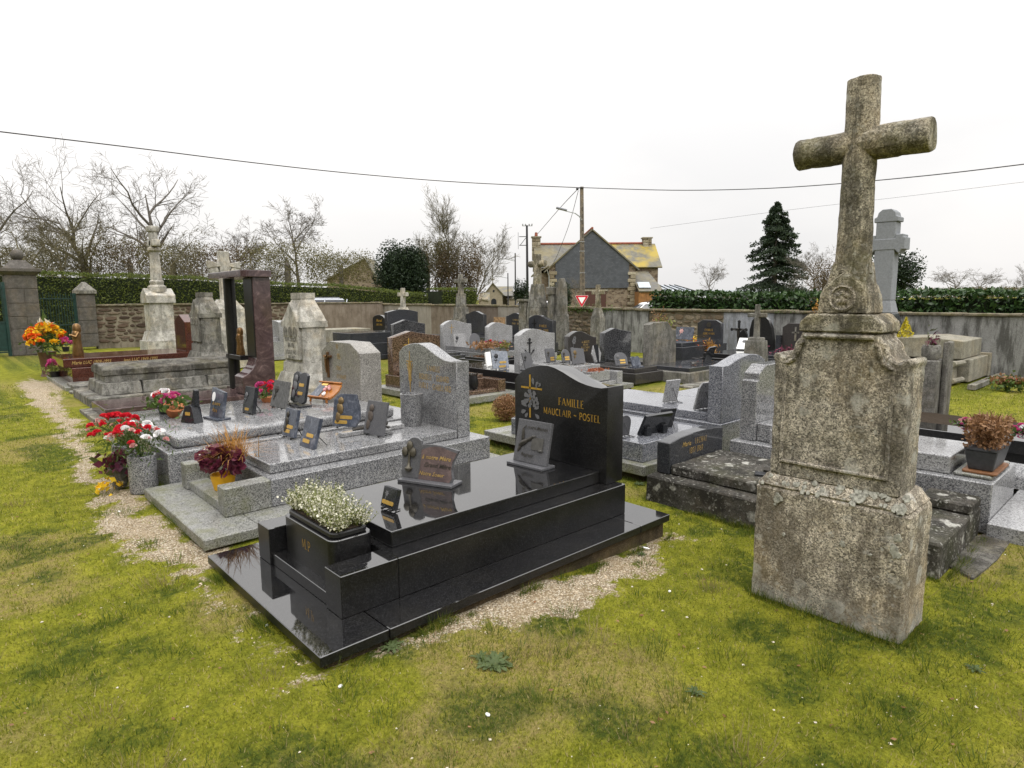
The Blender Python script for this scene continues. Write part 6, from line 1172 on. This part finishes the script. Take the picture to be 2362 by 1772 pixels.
# statues in bronze
def figure(label,at,z,h,rz,pray=True):
    s=h/.5; t=thing('bronze_statuette',label,'statuette',(at[0],at[1],z),rz); t.scale=(s,s,s)
    ob('figure',J(lathe([(.075,.001),(.08,.02),(.062,.15),(.055,.26),(.062,.33),(.05,.38),(.022,.41),(.022,.42)],12),ball((-.006,0,.452),.036,10,7,(1,.9,1.15)),lathe([(.05,.36),(.058,.40),(.052,.47),(.03,.495),(.005,.5)],10,(.012,0)),*[tube([(0,sy*.055,.37),(-.04,sy*.06,.30),(-.085 if pray else -.02,sy*.012 if pray else sy*.075,.33 if pray else .22)],[.022,.02,.013],6) for sy in (-1,1)]),BRONZ2,t,sm=True)
    return t
figure('golden bronze praying statuette standing on the red-brown grave',(.95,12.1),.5,.62,R(20))
figure('bronze statuette of a veiled woman on the shelf of the purple portal',(2.4,7.6),.7,.42,R(0),False)
# plaques of the second row
z3=.3505; bz=-.06+.06+.16+.16+.001
t=thing('white_book_plaque','white marble open-book plaque on the black ledger','plaque',(6.3,6.2,bz),R(75)); ob('book',X(prism([(-.12,0),(.12,0),(.13,.26),(.02,.28),(-.11,.27)],-.05,0,'z'),PM(.35,.0)),WHP,t,bev=.006); ob('stand',box(0,.16,-.1,.1,.001,.03),WHP,t,bev=.004)
plaque('pale blue plaque with engraved roses and brass strips on the black ledger',(6.1,5.75),R(84),.34,.32,swirl('pale_blue_marble',(.12,.14,.17),(.24,.26,.30),(.36,.37,.40),.2,8),'slant',.22,.025,[(.05,.10,.14,.035),(.03,.03,.14,.035)],'rose',PLQ,'feet',.02,bz)
plaque('dark fan-shaped plaque with leaf relief at the end of the black ledger',(6.38,5.35),R(95),.26,.30,PLQG,'fan',.2,.02,(),'rose',PLQ,'base',.02,bz)
az=-.06+.08+.22+.1+.001
for (x_,y_,w_,h_,sh,lb,pl,orn) in ((7.35,5.75,.24,.26,'clip','dark clipped plaque with rose and brass strips below the anchor',[(.03,.08,.10,.03),(.03,.04,.10,.03)],'rose'),(7.55,5.55,.22,.24,'arch','arched grey plaque with feather relief beside the anchor',[(.02,.09,.12,.03),(.02,.05,.12,.03)],'rose'),(7.50,5.2,.34,.30,'slant','square grey plaque with bronze bouquet on the anchor grave',[],'rose')):
    plaque(lb,(x_,y_),R(90),w_,h_,PLQG,sh,.22,.02,pl,orn,BRONZE if pl else plain('antique_gold',(.16,.11,.05),.5),'feet',.015,az)
t=thing('granite_planter','grey granite planter box with wilted orange flowers at the foot of the anchor grave','planter',(7.4,4.62,.10)); ob('box',box(-.25,.25,0,.2,.001,.17),GRYL,t,bev=.004); C=rng.normal(size=(160,3))*np.array([.11,.05,.015])+np.array([0,.1,.19]); V,Fc=leaves(C,.04,1.5); kind(ob('wilted_flowers',rawmesh('wilted_flowers',V,Fc,leafmat('wilted_orange',(.22,.055,.02),(.34,.12,.06))),None,t),'stuff')
t=thing('hexagonal_plaque','hexagonal plaque of black and white granite leaning on the BIGOTTE headstone','plaque',(8.85,5.9,BGZ-.06),R(90)); ob('tablet',X(prism(plq_outline('hex',.30,.34),-.03,0,'z'),PM(.15,.02)),GRYL,t,bev=.003); ob('dark_wedge',X(prism([(-.07,.34),(.07,.36),(.05,.0),(.0,.0)],.001,.006,'z'),PM(.15,.02)),PLQ,t); ob('stand',box(-.05,.1,-.17,.17,.001,.02),PLQ,t)
plaque('round grey plaque with feather and brass strips on the BIGOTTE grave',(8.75,5.2),R(80),.32,.26,PLQG,'arch',.3,.02,[(.03,.10,.14,.03),(.03,.05,.14,.03)],'rose',ENGR,'feet',.01,BGZ-.06)
plaque('small open-book plaque of pale slate on the BIGOTTE grave',(8.72,4.82),R(90),.26,.20,BLUP,'book',.35,.03,(),None,None,'base',.02,BGZ-.06)
# plaques seen from behind on the polished graves
plaque('dark tablet seen from behind with two block feet on the polished grave',(3.88,1.12),R(-98),.36,.22,PLQ,'rect',.45,.03,(),None,None,'blocks',.01,.2455)
plaque('small grey tablet with rounded top seen from behind at the edge of the polished grave',(3.56,1.22),R(-92),.20,.20,PLQG,'arch',.15,.02,(),None,None,'feet',.01,.2455)
plaque('thin dark tablet on wire legs seen from the side on the polished grave',(4.2,1.18),R(-120),.16,.22,PLQ,'rect',.4,.015,(),None,None,'legs',.005,.2455)
plaque('pale tablet seen from behind on the headstoned polished grave',(5.14,1.75),R(-100),.22,.26,GRYL,'rect',.2,.02,(),None,None,'feet',.01,.3255)
plaque('broken-edged pale tablet seen from behind beside the curved headstone back',(4.98,1.26),R(-95),.24,.30,GRYL,'clip',.25,.02,(),None,None,'feet',.01,.3255)
t=thing('bronze_cross','dark cast cross lying on the lichened slab','cross',(3.55,-.55,.201),R(115)); ob('cross',prism([(0,-.04),(.2,-.04),(.22,-.16),(.29,-.16),(.30,-.04),(.42,-.04),(.42,.04),(.30,.04),(.29,.16),(.22,.16),(.2,.04),(0,.04)],.0005,.02,'z'),PLQ,t,bev=.004); ob('figure',tube([(.05,0,.025),(.2,.0,.04),(.3,0,.045),(.36,.0,.05)],[.015,.025,.03,.02],6),BRONZE,t,sm=True)
plaque('black tablet seen from behind on the concrete kerb grave',(10.65,4.5),R(-80),.42,.32,PLQ,'clip',.3,.03,(),None,None,'base',.02,.20)
t=thing('bronze_spray','dark bronze palm spray lying on the concrete kerb grave','ornament',(9.9,4.35,.2),R(20)); ob('spray',J(*[tube([(0,0,.02),(.12,.05*math.cos(k),.05),(.28,.13*math.cos(k*1.7),.03)],[.012,.014,.006],5) for k in range(6)]),BRONZE,t,sm=True)
plaque('white tablet with engraving leaning on the glossy black grave',(12.95,4.85),R(10),.42,.34,WHP,'rect',.75,.03,(),'flower',ENGR,'blocks',.03,.29)
plaque('pale blue plaque with porcelain flowers on the dark grey FURET grave',(12.7,6.35),R(0),.5,.32,BLUP,'rect',.2,.03,(),'flower',LF_PNK,'feet',.01,.48)
plaque('dark tablet with brass strips at the slate LORRE GOUPIL grave',(11.3,9.7),R(15),.26,.26,PLQG,'rect',.25,.02,[(.02,.16,.16,.035),(.02,.09,.16,.035)],None,None,'base',.02,.26)
plaque('bright white tablet behind the BIGOTTE headstone',(11.6,9.15),R(-10),.2,.22,WHP,'rect',.3,.02,(),None,None,'base',.02,.2)
plaque('framed pale photo standing on the dark brown raised grave',(7.1,16.5),R(30),.30,.30,WHP,'rect',.25,.03,(),None,None,'base',.02,.72)
plaque('grey heart plaque leaning on the wavy grey headstone',(9.75,10.9),R(90),.34,.34,PLQG,'arch',.2,.02,(),None,None,'feet',.01,.27)
plaque('pale square plaque with rose leaning on the wavy grey headstone',(9.3,11.0),R(90),.4,.34,GRYL,'rect',.15,.02,(),'rose',PLQ,'feet',.01,.27)
# ================================================================ flowers, pots and planters
def fleaf(t,name,C,size,mat,asp=2.,up=0.,bend=0): V,Fc=leaves(C,size,asp,up=up,bend=bend); return kind(ob(name,rawmesh(name,V,Fc,mat),None,t),'stuff')
def carn(seed,mat,r=.028):
    random.seed(seed); gs=[]
    for k in range(26):
        a=random.uniform(0,2*PI); e=random.uniform(.1,1.45); d=Vector((math.cos(a)*math.cos(e),math.sin(a)*math.cos(e),math.sin(e))); s=d.cross(Vector((random.gauss(0,1),random.gauss(0,1),random.gauss(0,1)))).normalized(); p=d*r
        gs.append(([tuple(d*r*.2),tuple(p+s*r*.45),tuple(p*1.12),tuple(p-s*r*.45)],[(0,1,2,3)]))
    me=mk('blossom',J(*gs),fix=False); me.materials.append(mat); return me
CR,CP,CY,CO,CM,CW=carn(1,LF_RED,.034),carn(2,LF_PNK,.024),carn(3,LF_YEL,.06),carn(4,LF_ORG,.055),carn(5,LF_MAG,.035),carn(6,SIGW,.04)
def bouquet(t,c,rx,ry,rz_,n,kinds,sc=1.):
    for k in range(n):
        a=random.uniform(0,2*PI); e=random.uniform(-.1,1.5); o=ob('blossom',random.choice(kinds),None,t); o.location=(c[0]+rx*math.cos(a)*math.cos(e),c[1]+ry*math.sin(a)*math.cos(e),c[2]+rz_*math.sin(e)); o.rotation_euler=(random.uniform(-.6,.6),random.uniform(-.6,.6),a); s=sc*random.uniform(.75,1.2); o.scale=(s,s,s)
random.seed(12)
def gvase(label,u,v,n,kinds,h=.30,r=.11,lean=(0,0)):
    t=thing('flower_vase',label,'flower vase',(u,v,-.01)); ob('granite_pot',lathe([(r*.95,0),(r,.02),(r,h-.01),(r*.96,h),(r*.82,h),(r*.78,h-.06),(.01,h-.06)],24),GRY,t,sm=True)
    C=rng.normal(size=(520,3))*np.array([.10,.10,.07])+np.array([lean[0]*.6,lean[1]*.6,h+.10]); fleaf(t,'foliage',C,.05,LF_GR,6.,.9)
    for k in range(10): a=random.uniform(0,6.3); ob('stem',tube([(0,0,h-.03),(.05*math.cos(a)+lean[0]*.5,.05*math.sin(a)+lean[1]*.5,h+.1),(.16*math.cos(a)+lean[0],.16*math.sin(a)+lean[1],h+.2)],.003,4),LF_GR,t,fix=False)
    bouquet(t,(lean[0],lean[1],h+.12),.20,.20,.13,n,kinds); return t
gvase('granite vase of red and pink carnations at the corner of the wide grey grave',.10,3.36,34,[CR,CR,CP,CP,CW],.30,.105,(-.02,.0))
gvase('second granite vase of red carnations further along the gravel strip',.10,3.92,34,[CR,CR,CR,CP,CP],.30,.11,(-.06,.03))
t=thing('leaf_pot','small grey pot of dark withered leaves between the granite vases','plant pot',(-.02,3.63,-.01)); ob('pot',lathe([(.05,0),(.075,.15),(.08,.17),(.06,.17)],14),GYS,t,sm=True); fleaf(t,'leaves',rng.normal(size=(120,3))*np.array([.07,.07,.05])+np.array([0,0,.21]),.07,LF_BUR,1.4); fleaf(t,'yellow_leaves',rng.normal(size=(40,3))*np.array([.05,.05,.02])+np.array([-.1,-.08,.05]),.05,LF_YEL,1.5)
# yellow pot with burgundy leaves and sedge
t=thing('heuchera_pot','yellow pot of burgundy heuchera and orange sedge in the grey grave planter','plant pot',(.43,2.45,.14)); ob('pot',lathe([(.065,.001),(.085,.09),(.088,.115),(.075,.115),(.07,.08)],20),YEL,t,sm=True)
random.seed(8)
hl=[]
for v_ in range(4):
    P=[];n=14
    for i in range(n): a=2*PI*i/n; rr=.052*(1+.14*math.cos(5*a+v_))*(1 if i else .35); P.append((rr*math.cos(a),rr*math.sin(a),.012*math.sin(3*a+v_)))
    me=mk('leaf',([(0,0,-.006)]+P,[(0,i+1,(i+1)%n+1) for i in range(n)]),fix=False); me.materials.append(LF_BUR); hl.append(me)
for k in range(74):
    a=random.uniform(0,2*PI); e=random.uniform(-.25,1.3); o=ob('leaf',random.choice(hl),None,t); r_=random.uniform(.7,1.05); o.location=(.145*r_*math.cos(a)*math.cos(e),.19*r_*math.sin(a)*math.cos(e),.19+.13*r_*math.sin(e)); o.rotation_euler=((PI/2-e)*.8*-math.sin(a)+random.uniform(-.4,.4),(PI/2-e)*.8*math.cos(a)+random.uniform(-.4,.4),a); s=random.uniform(.7,1.25); o.scale=(s,s,s)
gs=[]
for k in range(300):
    a=random.uniform(0,2*PI); l=random.uniform(.14,.36); e=random.uniform(.1,1.25); d=Vector((math.cos(a)*math.cos(e),math.sin(a)*math.cos(e),math.sin(e))); b0=Vector((.07+random.gauss(0,.04),-.03+random.gauss(0,.06),.24)); s=Vector((-math.sin(a),math.cos(a),0))*.0022; m1=b0+d*l*.6; e1=b0+d*l+Vector((0,0,-l*.25*random.random()))
    gs.append(([tuple(b0-s),tuple(b0+s),tuple(m1+s*.8),tuple(m1-s*.8),tuple(e1)],[(0,1,2,3),(3,2,4)]))
kind(ob('sedge_blades',J(*gs),LF_SED,t,fix=False),'stuff'); fleaf(t,'white_sprig',rng.normal(size=(90,3))*np.array([.03,.03,.025])+np.array([-.05,.07,.27]),.014,LF_WHT,1.2)
# black planter box with white heather
t=thing('heather_planter','black granite planter lettered M.P with white heather in the black grave','planter',(.285,.44,.0605)); 
pb=ob('planter_box',prism(rrect(0,.235,0,.58,.05,5),.002,.285,'z'),BLK,t,bev=.004,sm=True); ob('liner',J(prism(rrect(.018,.217,.018,.562,.04,5),.286,.315,'z')),BLP,t,bev=.006,sm=True); ob('soil',prism(rrect(.035,.2,.035,.545,.03,4),.3155,.319,'z'),SOIL,t)
v,f=text2('M.P',.05,.09,.05); ob('lettering',([(-.0015,.29-p[0],.165+p[1]) for p in v],f),GOLD,pb,fix=False)
random.seed(6); sp=[];lf=[];fl=[]
for k in range(420):
    b0=Vector((random.uniform(.04,.2),random.uniform(.03,.55),.317)); o=(b0-Vector((.117,.29,.317))); d=Vector((o.x*2.6+random.gauss(0,.22),o.y*1.4+random.gauss(0,.3),.62)).normalized(); l=random.uniform(.06,.145); p1=b0+d*l*.5; p2=b0+d*l+Vector((0,0,l*.14)); sp.append(tube([b0,p1,p2],[.0016,.0014,.0006],3))
    for j in range(15):
        f_=.2+.8*j/15; q=b0.lerp(p1,f_*2) if f_<.5 else p1.lerp(p2,f_*2-1); lf.append(tuple(q+Vector((random.gauss(0,.005),random.gauss(0,.005),random.gauss(0,.004)))))
        if random.random()<.95 and f_>.25 and k%5: fl.append(tuple(q+Vector((random.gauss(0,.007),random.gauss(0,.007),random.gauss(0,.006)))))
kind(ob('stems',J(*sp),LF_HEA,t,fix=False),'stuff'); fleaf(t,'foliage',np.array(lf),.013,LF_HEA,3.); fleaf(t,'white_bells',np.array(fl),.012,LF_WHT,1.1)
# bouquet of red and yellow in the far vase
t=thing('bouquet_vase','brown vase of yellow and red artificial flowers beside the red-brown grave','flower vase',(.66,13.9,-.02)); ob('vase',lathe([(.16,0),(.13,.06),(.12,.12),(.16,.5),(.17,.52),(.14,.52)],16),plain('brown_vase',(.09,.045,.03),.4),t,sm=True); random.seed(4); bouquet(t,(0,0,.72),.34,.36,.34,80,[CY,CY,CO,CO],1.25); fleaf(t,'foliage',rng.normal(size=(220,3))*np.array([.16,.16,.14])+np.array([0,0,.72]),.12,LF_GR,3.); fleaf(t,'white_lily',rng.normal(size=(16,3))*np.array([.05,.08,.02])+np.array([0,.02,1.1]),.22,LF_WHT,3.); fleaf(t,'green_spike',np.array([[0,0,1.2],[.02,.04,1.25]]),.3,LF_GR,5.,3.)
t=thing('pink_pot','dark pot of pink flowers at the foot of the red-brown grave','plant pot',(.66,13.0,-.0)); ob('pot',lathe([(.08,0),(.1,.16),(.08,.16)],12),BLP,t,sm=True); bouquet(t,(0,0,.28),.1,.1,.12,9,[CM],1.2); fleaf(t,'foliage',rng.normal(size=(90,3))*np.array([.09,.09,.06])+np.array([0,0,.2]),.1,LF_HEA,3.)
t=thing('bouquet_vase','small bunch of magenta flowers behind the praying statuette','flower vase',(.95,13.6,.5)); ob('vase',lathe([(.05,0),(.07,.1),(.05,.1)],10),BLP,t); bouquet(t,(0,0,.16),.1,.16,.1,12,[CM],1.3)
# pots on the wide grey slab
t=thing('pink_pot','dark pot of pink and white artificial flowers on the wide grey slab','plant pot',(.60,4.62,.4005)); ob('pot',lathe([(.06,0),(.075,.08),(.06,.08)],12),BLP,t,sm=True); random.seed(2); bouquet(t,(0,0,.12),.1,.1,.1,16,[CM,CM,CW,CR],1.); fleaf(t,'foliage',rng.normal(size=(110,3))*np.array([.08,.08,.04])+np.array([0,0,.12]),.07,LF_GR,2.)
t=thing('tilted_pot','tilted terracotta pot of mauve flowers on the wide grey slab','plant pot',(.60,4.35,.4005)); ob('pot',X(lathe([(.05,0),(.09,.10),(.095,.11),(.08,.11)],14),T3(0,0,.02,rx=.5)),TERR,t,sm=True); bouquet(t,(0,.02,.15),.09,.12,.07,13,[CM,CP],.9); fleaf(t,'foliage',rng.normal(size=(120,3))*np.array([.08,.1,.04])+np.array([0,.0,.14]),.07,LF_GR,2.)
t=thing('pink_pot','small dish of red artificial flowers behind the grey relief plaque','plant pot',(1.62,4.62,.4005)); ob('pot',lathe([(.05,0),(.08,.06),(.06,.06)],12),TERR,t,sm=True); bouquet(t,(0,0,.12),.1,.14,.1,16,[CR,CM],1.); fleaf(t,'foliage',rng.normal(size=(60,3))*np.array([.08,.08,.04])+np.array([0,0,.1]),.06,LF_GR,2.)
# dried planter on the grey grave right of the cross
t=thing('dried_planter','grey plastic trough of brown dried flowers on an orange saucer','planter',(4.08,-1.49,.3005)); ob('saucer',prism(rrect(.06,.50,.01,.21,.03,3),.0,.018,'z'),plain('brown_saucer',(.17,.075,.03),.6),t,bev=.004); ob('trough',frus(.11,.46,.04,.18,.019,.08,.49,.015,.205,.16),plain('grey_plastic',(.05,.052,.058),.45),t,bev=.006); ob('rim',prism(rrect(.075,.495,.01,.21,.02,2),.161,.172,'z'),plain('grey_plastic',(.05,.052,.058),.45),t); ob('label_sticker',box(.104,.1065,.10,.15,.08,.11),SIGW,t)
n=1700; C=np.stack([rng.uniform(.06,.50,n),rng.uniform(.0,.22,n),.17+.19*rng.random(n)**.8],1); fleaf(t,'dried_leaves',C,.03,LF_DRY,1.8,.4); ob('dried_stems',J(*[tube([(random.uniform(.12,.45),random.uniform(.05,.17),.165),(random.uniform(.07,.50),random.uniform(.0,.22),random.uniform(.3,.4))],.0025,3) for k in range(120)]),LF_DRY,t,fix=False)
# shrubs and flowers among the graves
def shrub(label,u,v,z,r,h,n,size,mat,name='dry_shrub',cat='shrub',up=.2):
    t=thing(name,label,cat,(u,v,z)); a=rng.normal(size=(n,3)); a/=np.linalg.norm(a,axis=1)[:,None]; q=rng.random(n)**.4; C=a*q[:,None]*np.array([r,r,h/2])+np.array([0,0,h/2]); fleaf(t,'foliage',C,size,mat,2.5,up); ob('stem',tube([(0,0,0),(0,0,h*.6)],[.015,.006],5),BARK,t,fix=False); return t
shrub('round rust-brown dried shrub on the lawn left of the black headstone',4.42,3.75,-.08,.2,.36,3200,.032,LF_DRY)
def cone(label,u,v,z,h,r,mat,n=900,size=.05):
    t=thing('golden_conifer',label,'conifer',(u,v,z)); hh=rng.random(n); th=rng.uniform(0,2*PI,n); q=rng.random(n)**.4; rr=r*np.minimum(1,(1-hh)*1.5)*q; fleaf(t,'foliage',np.stack([rr*np.cos(th),rr*np.sin(th),.06+hh*h],1),size,mat,2.5,1.2); ob('pot',lathe([(r*.7,0),(r*.8,.1),(r*.6,.1)],10),BLP,t)
cone('small golden dwarf conifer in a pot before the brown wavy headstone',12.3,2.05,.3,.62,.17,LF_GLD); cone('second golden dwarf conifer behind the weathered stone post',12.9,1.55,.3,.75,.22,LF_GLD)
random.seed(31)
for u,v,lb,kk,n in ((6.9,-.62,'heap of pink artificial roses at the foot of the stone post',[CM,CP,CP],22),(6.2,-.9,'mauve flower spray lying on the soil of the black ledger',[CM,CP],14),(6.15,-1.33,'pink flower dish on the soil of the black ledger',[CP,CM,CW],16),(6.25,-1.62,'bright pink flower dish at the end of the black ledger',[CM,CR],14)):
    t=thing('flower_dish',lb,'flowers',(u,v,.265 if u<6.8 else .0)); ob('dish',lathe([(.06,0),(.1,.03),(.08,.03)],12),BLP,t); bouquet(t,(0,0,.03),.08,.09,.05 if u<6.8 else .2,n,kk,.65); fleaf(t,'foliage',rng.normal(size=(60,3))*np.array([.07,.07,.015])+np.array([0,0,.03]),.05,LF_GR,2.)
t=thing('flower_dish','mixed teal and rust wreath lying on the lawn before the cream grave','flowers',(12.3,-.25,-.06)); fleaf(t,'foliage',rng.normal(size=(260,3))*np.array([.10,.13,.06])+np.array([0,0,.09]),.08,LF_GR,2.); fleaf(t,'dry_flowers',rng.normal(size=(160,3))*np.array([.09,.12,.04])+np.array([0,0,.16]),.07,LF_DRY,1.4); bouquet(t,(0,0,.10),.10,.13,.09,8,[CR,CP],.8)
for (u,v,z,lb,mt_,kk) in ((12.9,6.55,.0,'black pot of dry orange heather by the dark grey grave',LF_SED,None),(12.6,6.0,.0,'low pot of orange-red flowers before the glossy black grave',LF_ORG,None),(12.85,5.75,.0,'black pot of golden heather beside the orange-red pot',LF_SED,None),(13.2,6.5,.1,'small pot of yellow flowers behind the heather pots',LF_YEL,None),(12.9,7.2,.42,'green pot of rusty and green shrub on the dark grey grave',LF_DRY,1),(12.3,3.55,.0,'purple heather mound behind the curved headstone',LF_MAG,2)):
    t=thing('plant_pot',lb,'plant pot',(u,v,z)); ob('pot',lathe([(.10,0),(.15,.22),(.155,.24),(.12,.24)],14),plain('green_pot',(.02,.07,.03),.5) if kk==1 else BLP,t,sm=True); s=1.5 if kk==2 else 1
    fleaf(t,'foliage',np.abs(rng.normal(size=(360,3)))*np.array([1,1,1])*np.array([0,0,.09 if kk!=1 else .22])+rng.normal(size=(360,3))*np.array([.09*s,.10*s,.02])+np.array([0,0,.26]),.07,plain('dull_purple',(.16,.03,.06),.8) if kk==2 else mt_,3.,.6)
    if kk==1: fleaf(t,'green_leaves',rng.normal(size=(160,3))*np.array([.1,.14,.1])+np.array([0,-.1,.4]),.1,LF_HEA,3.,.5)
t=thing('dried_bouquet','withered bouquet with red and orange blooms lying on the grey slab','flowers',(9.4,9.95,.30)); bouquet(t,(0,-.1,.05),.3,.22,.12,11,[CR,CM],1.1); fleaf(t,'dry_foliage',rng.normal(size=(240,3))*np.array([.26,.2,.05])+np.array([0,0,.06]),.12,LF_DRY,2.5); fleaf(t,'greenery',rng.normal(size=(60,3))*np.array([.1,.1,.03])+np.array([.3,-.2,.04]),.1,LF_HEA,2.5)
t=thing('flower_basket','orange basket on the dark brown raised grave','basket',(6.5,16.35,.70)); ob('basket',lathe([(.2,0),(.26,.18),(.22,.18)],14),TERR,t,sm=True); ob('black_dish',lathe([(.1,0),(.45,.06),(.4,.07),(.1,.04)],16,(.75,.1)),BLP,t,sm=True)
t=thing('black_vase','glossy black vase standing in the foot planter of the brown grave','vase',(5.2,5.42,.08)); ob('vase',lathe([(.05,0),(.075,.03),(.09,.12),(.075,.2),(.07,.24),(.09,.27),(.07,.27)],18),BLK,t,sm=True)
t=thing('black_urn','small stone flower pot with dead stems on the ledge of the stone post','plant pot',(7.03,-.34,.98)); fleaf(t,'dead_stems',np.abs(rng.normal(size=(50,3)))*np.array([0,0,.08])+rng.normal(size=(50,3))*np.array([.03,.03,.01]),.07,LF_BUR,4.,1.)

# alike things belong together
_by={}
for o in bpy.data.objects:
    if o.parent is None and 'category' in o and 'group' not in o: _by.setdefault(o['category'],[]).append(o)
_gn={'grave':'graves of the cemetery','plaque':'memorial plaques on the graves','cross':'stone and metal crosses among the graves','flowers':'flower dishes on and beside the graves','flower vase':'vases of flowers at the graves','plant pot':'plant pots at the graves','planter':'planter boxes on the graves','gravestone':'single upright gravestones','cable':'overhead cables','utility pole':'utility poles along the road','house':'houses of the village','car':'cars parked beyond the walls','hedge':'hedges beyond the walls','wall':'boundary walls','shrub':'shrubs beyond the walls','tree':'evergreen trees beyond the walls','pebble':'loose pebbles on the lawn','statuette':'bronze statuettes on the graves','gate':'iron gate leaves','gate pillar':'gate pillars'}
for c_,l_ in _by.items():
    if len(l_)>1 and c_ in _gn:
        for o in l_: o['group']=_gn[c_]
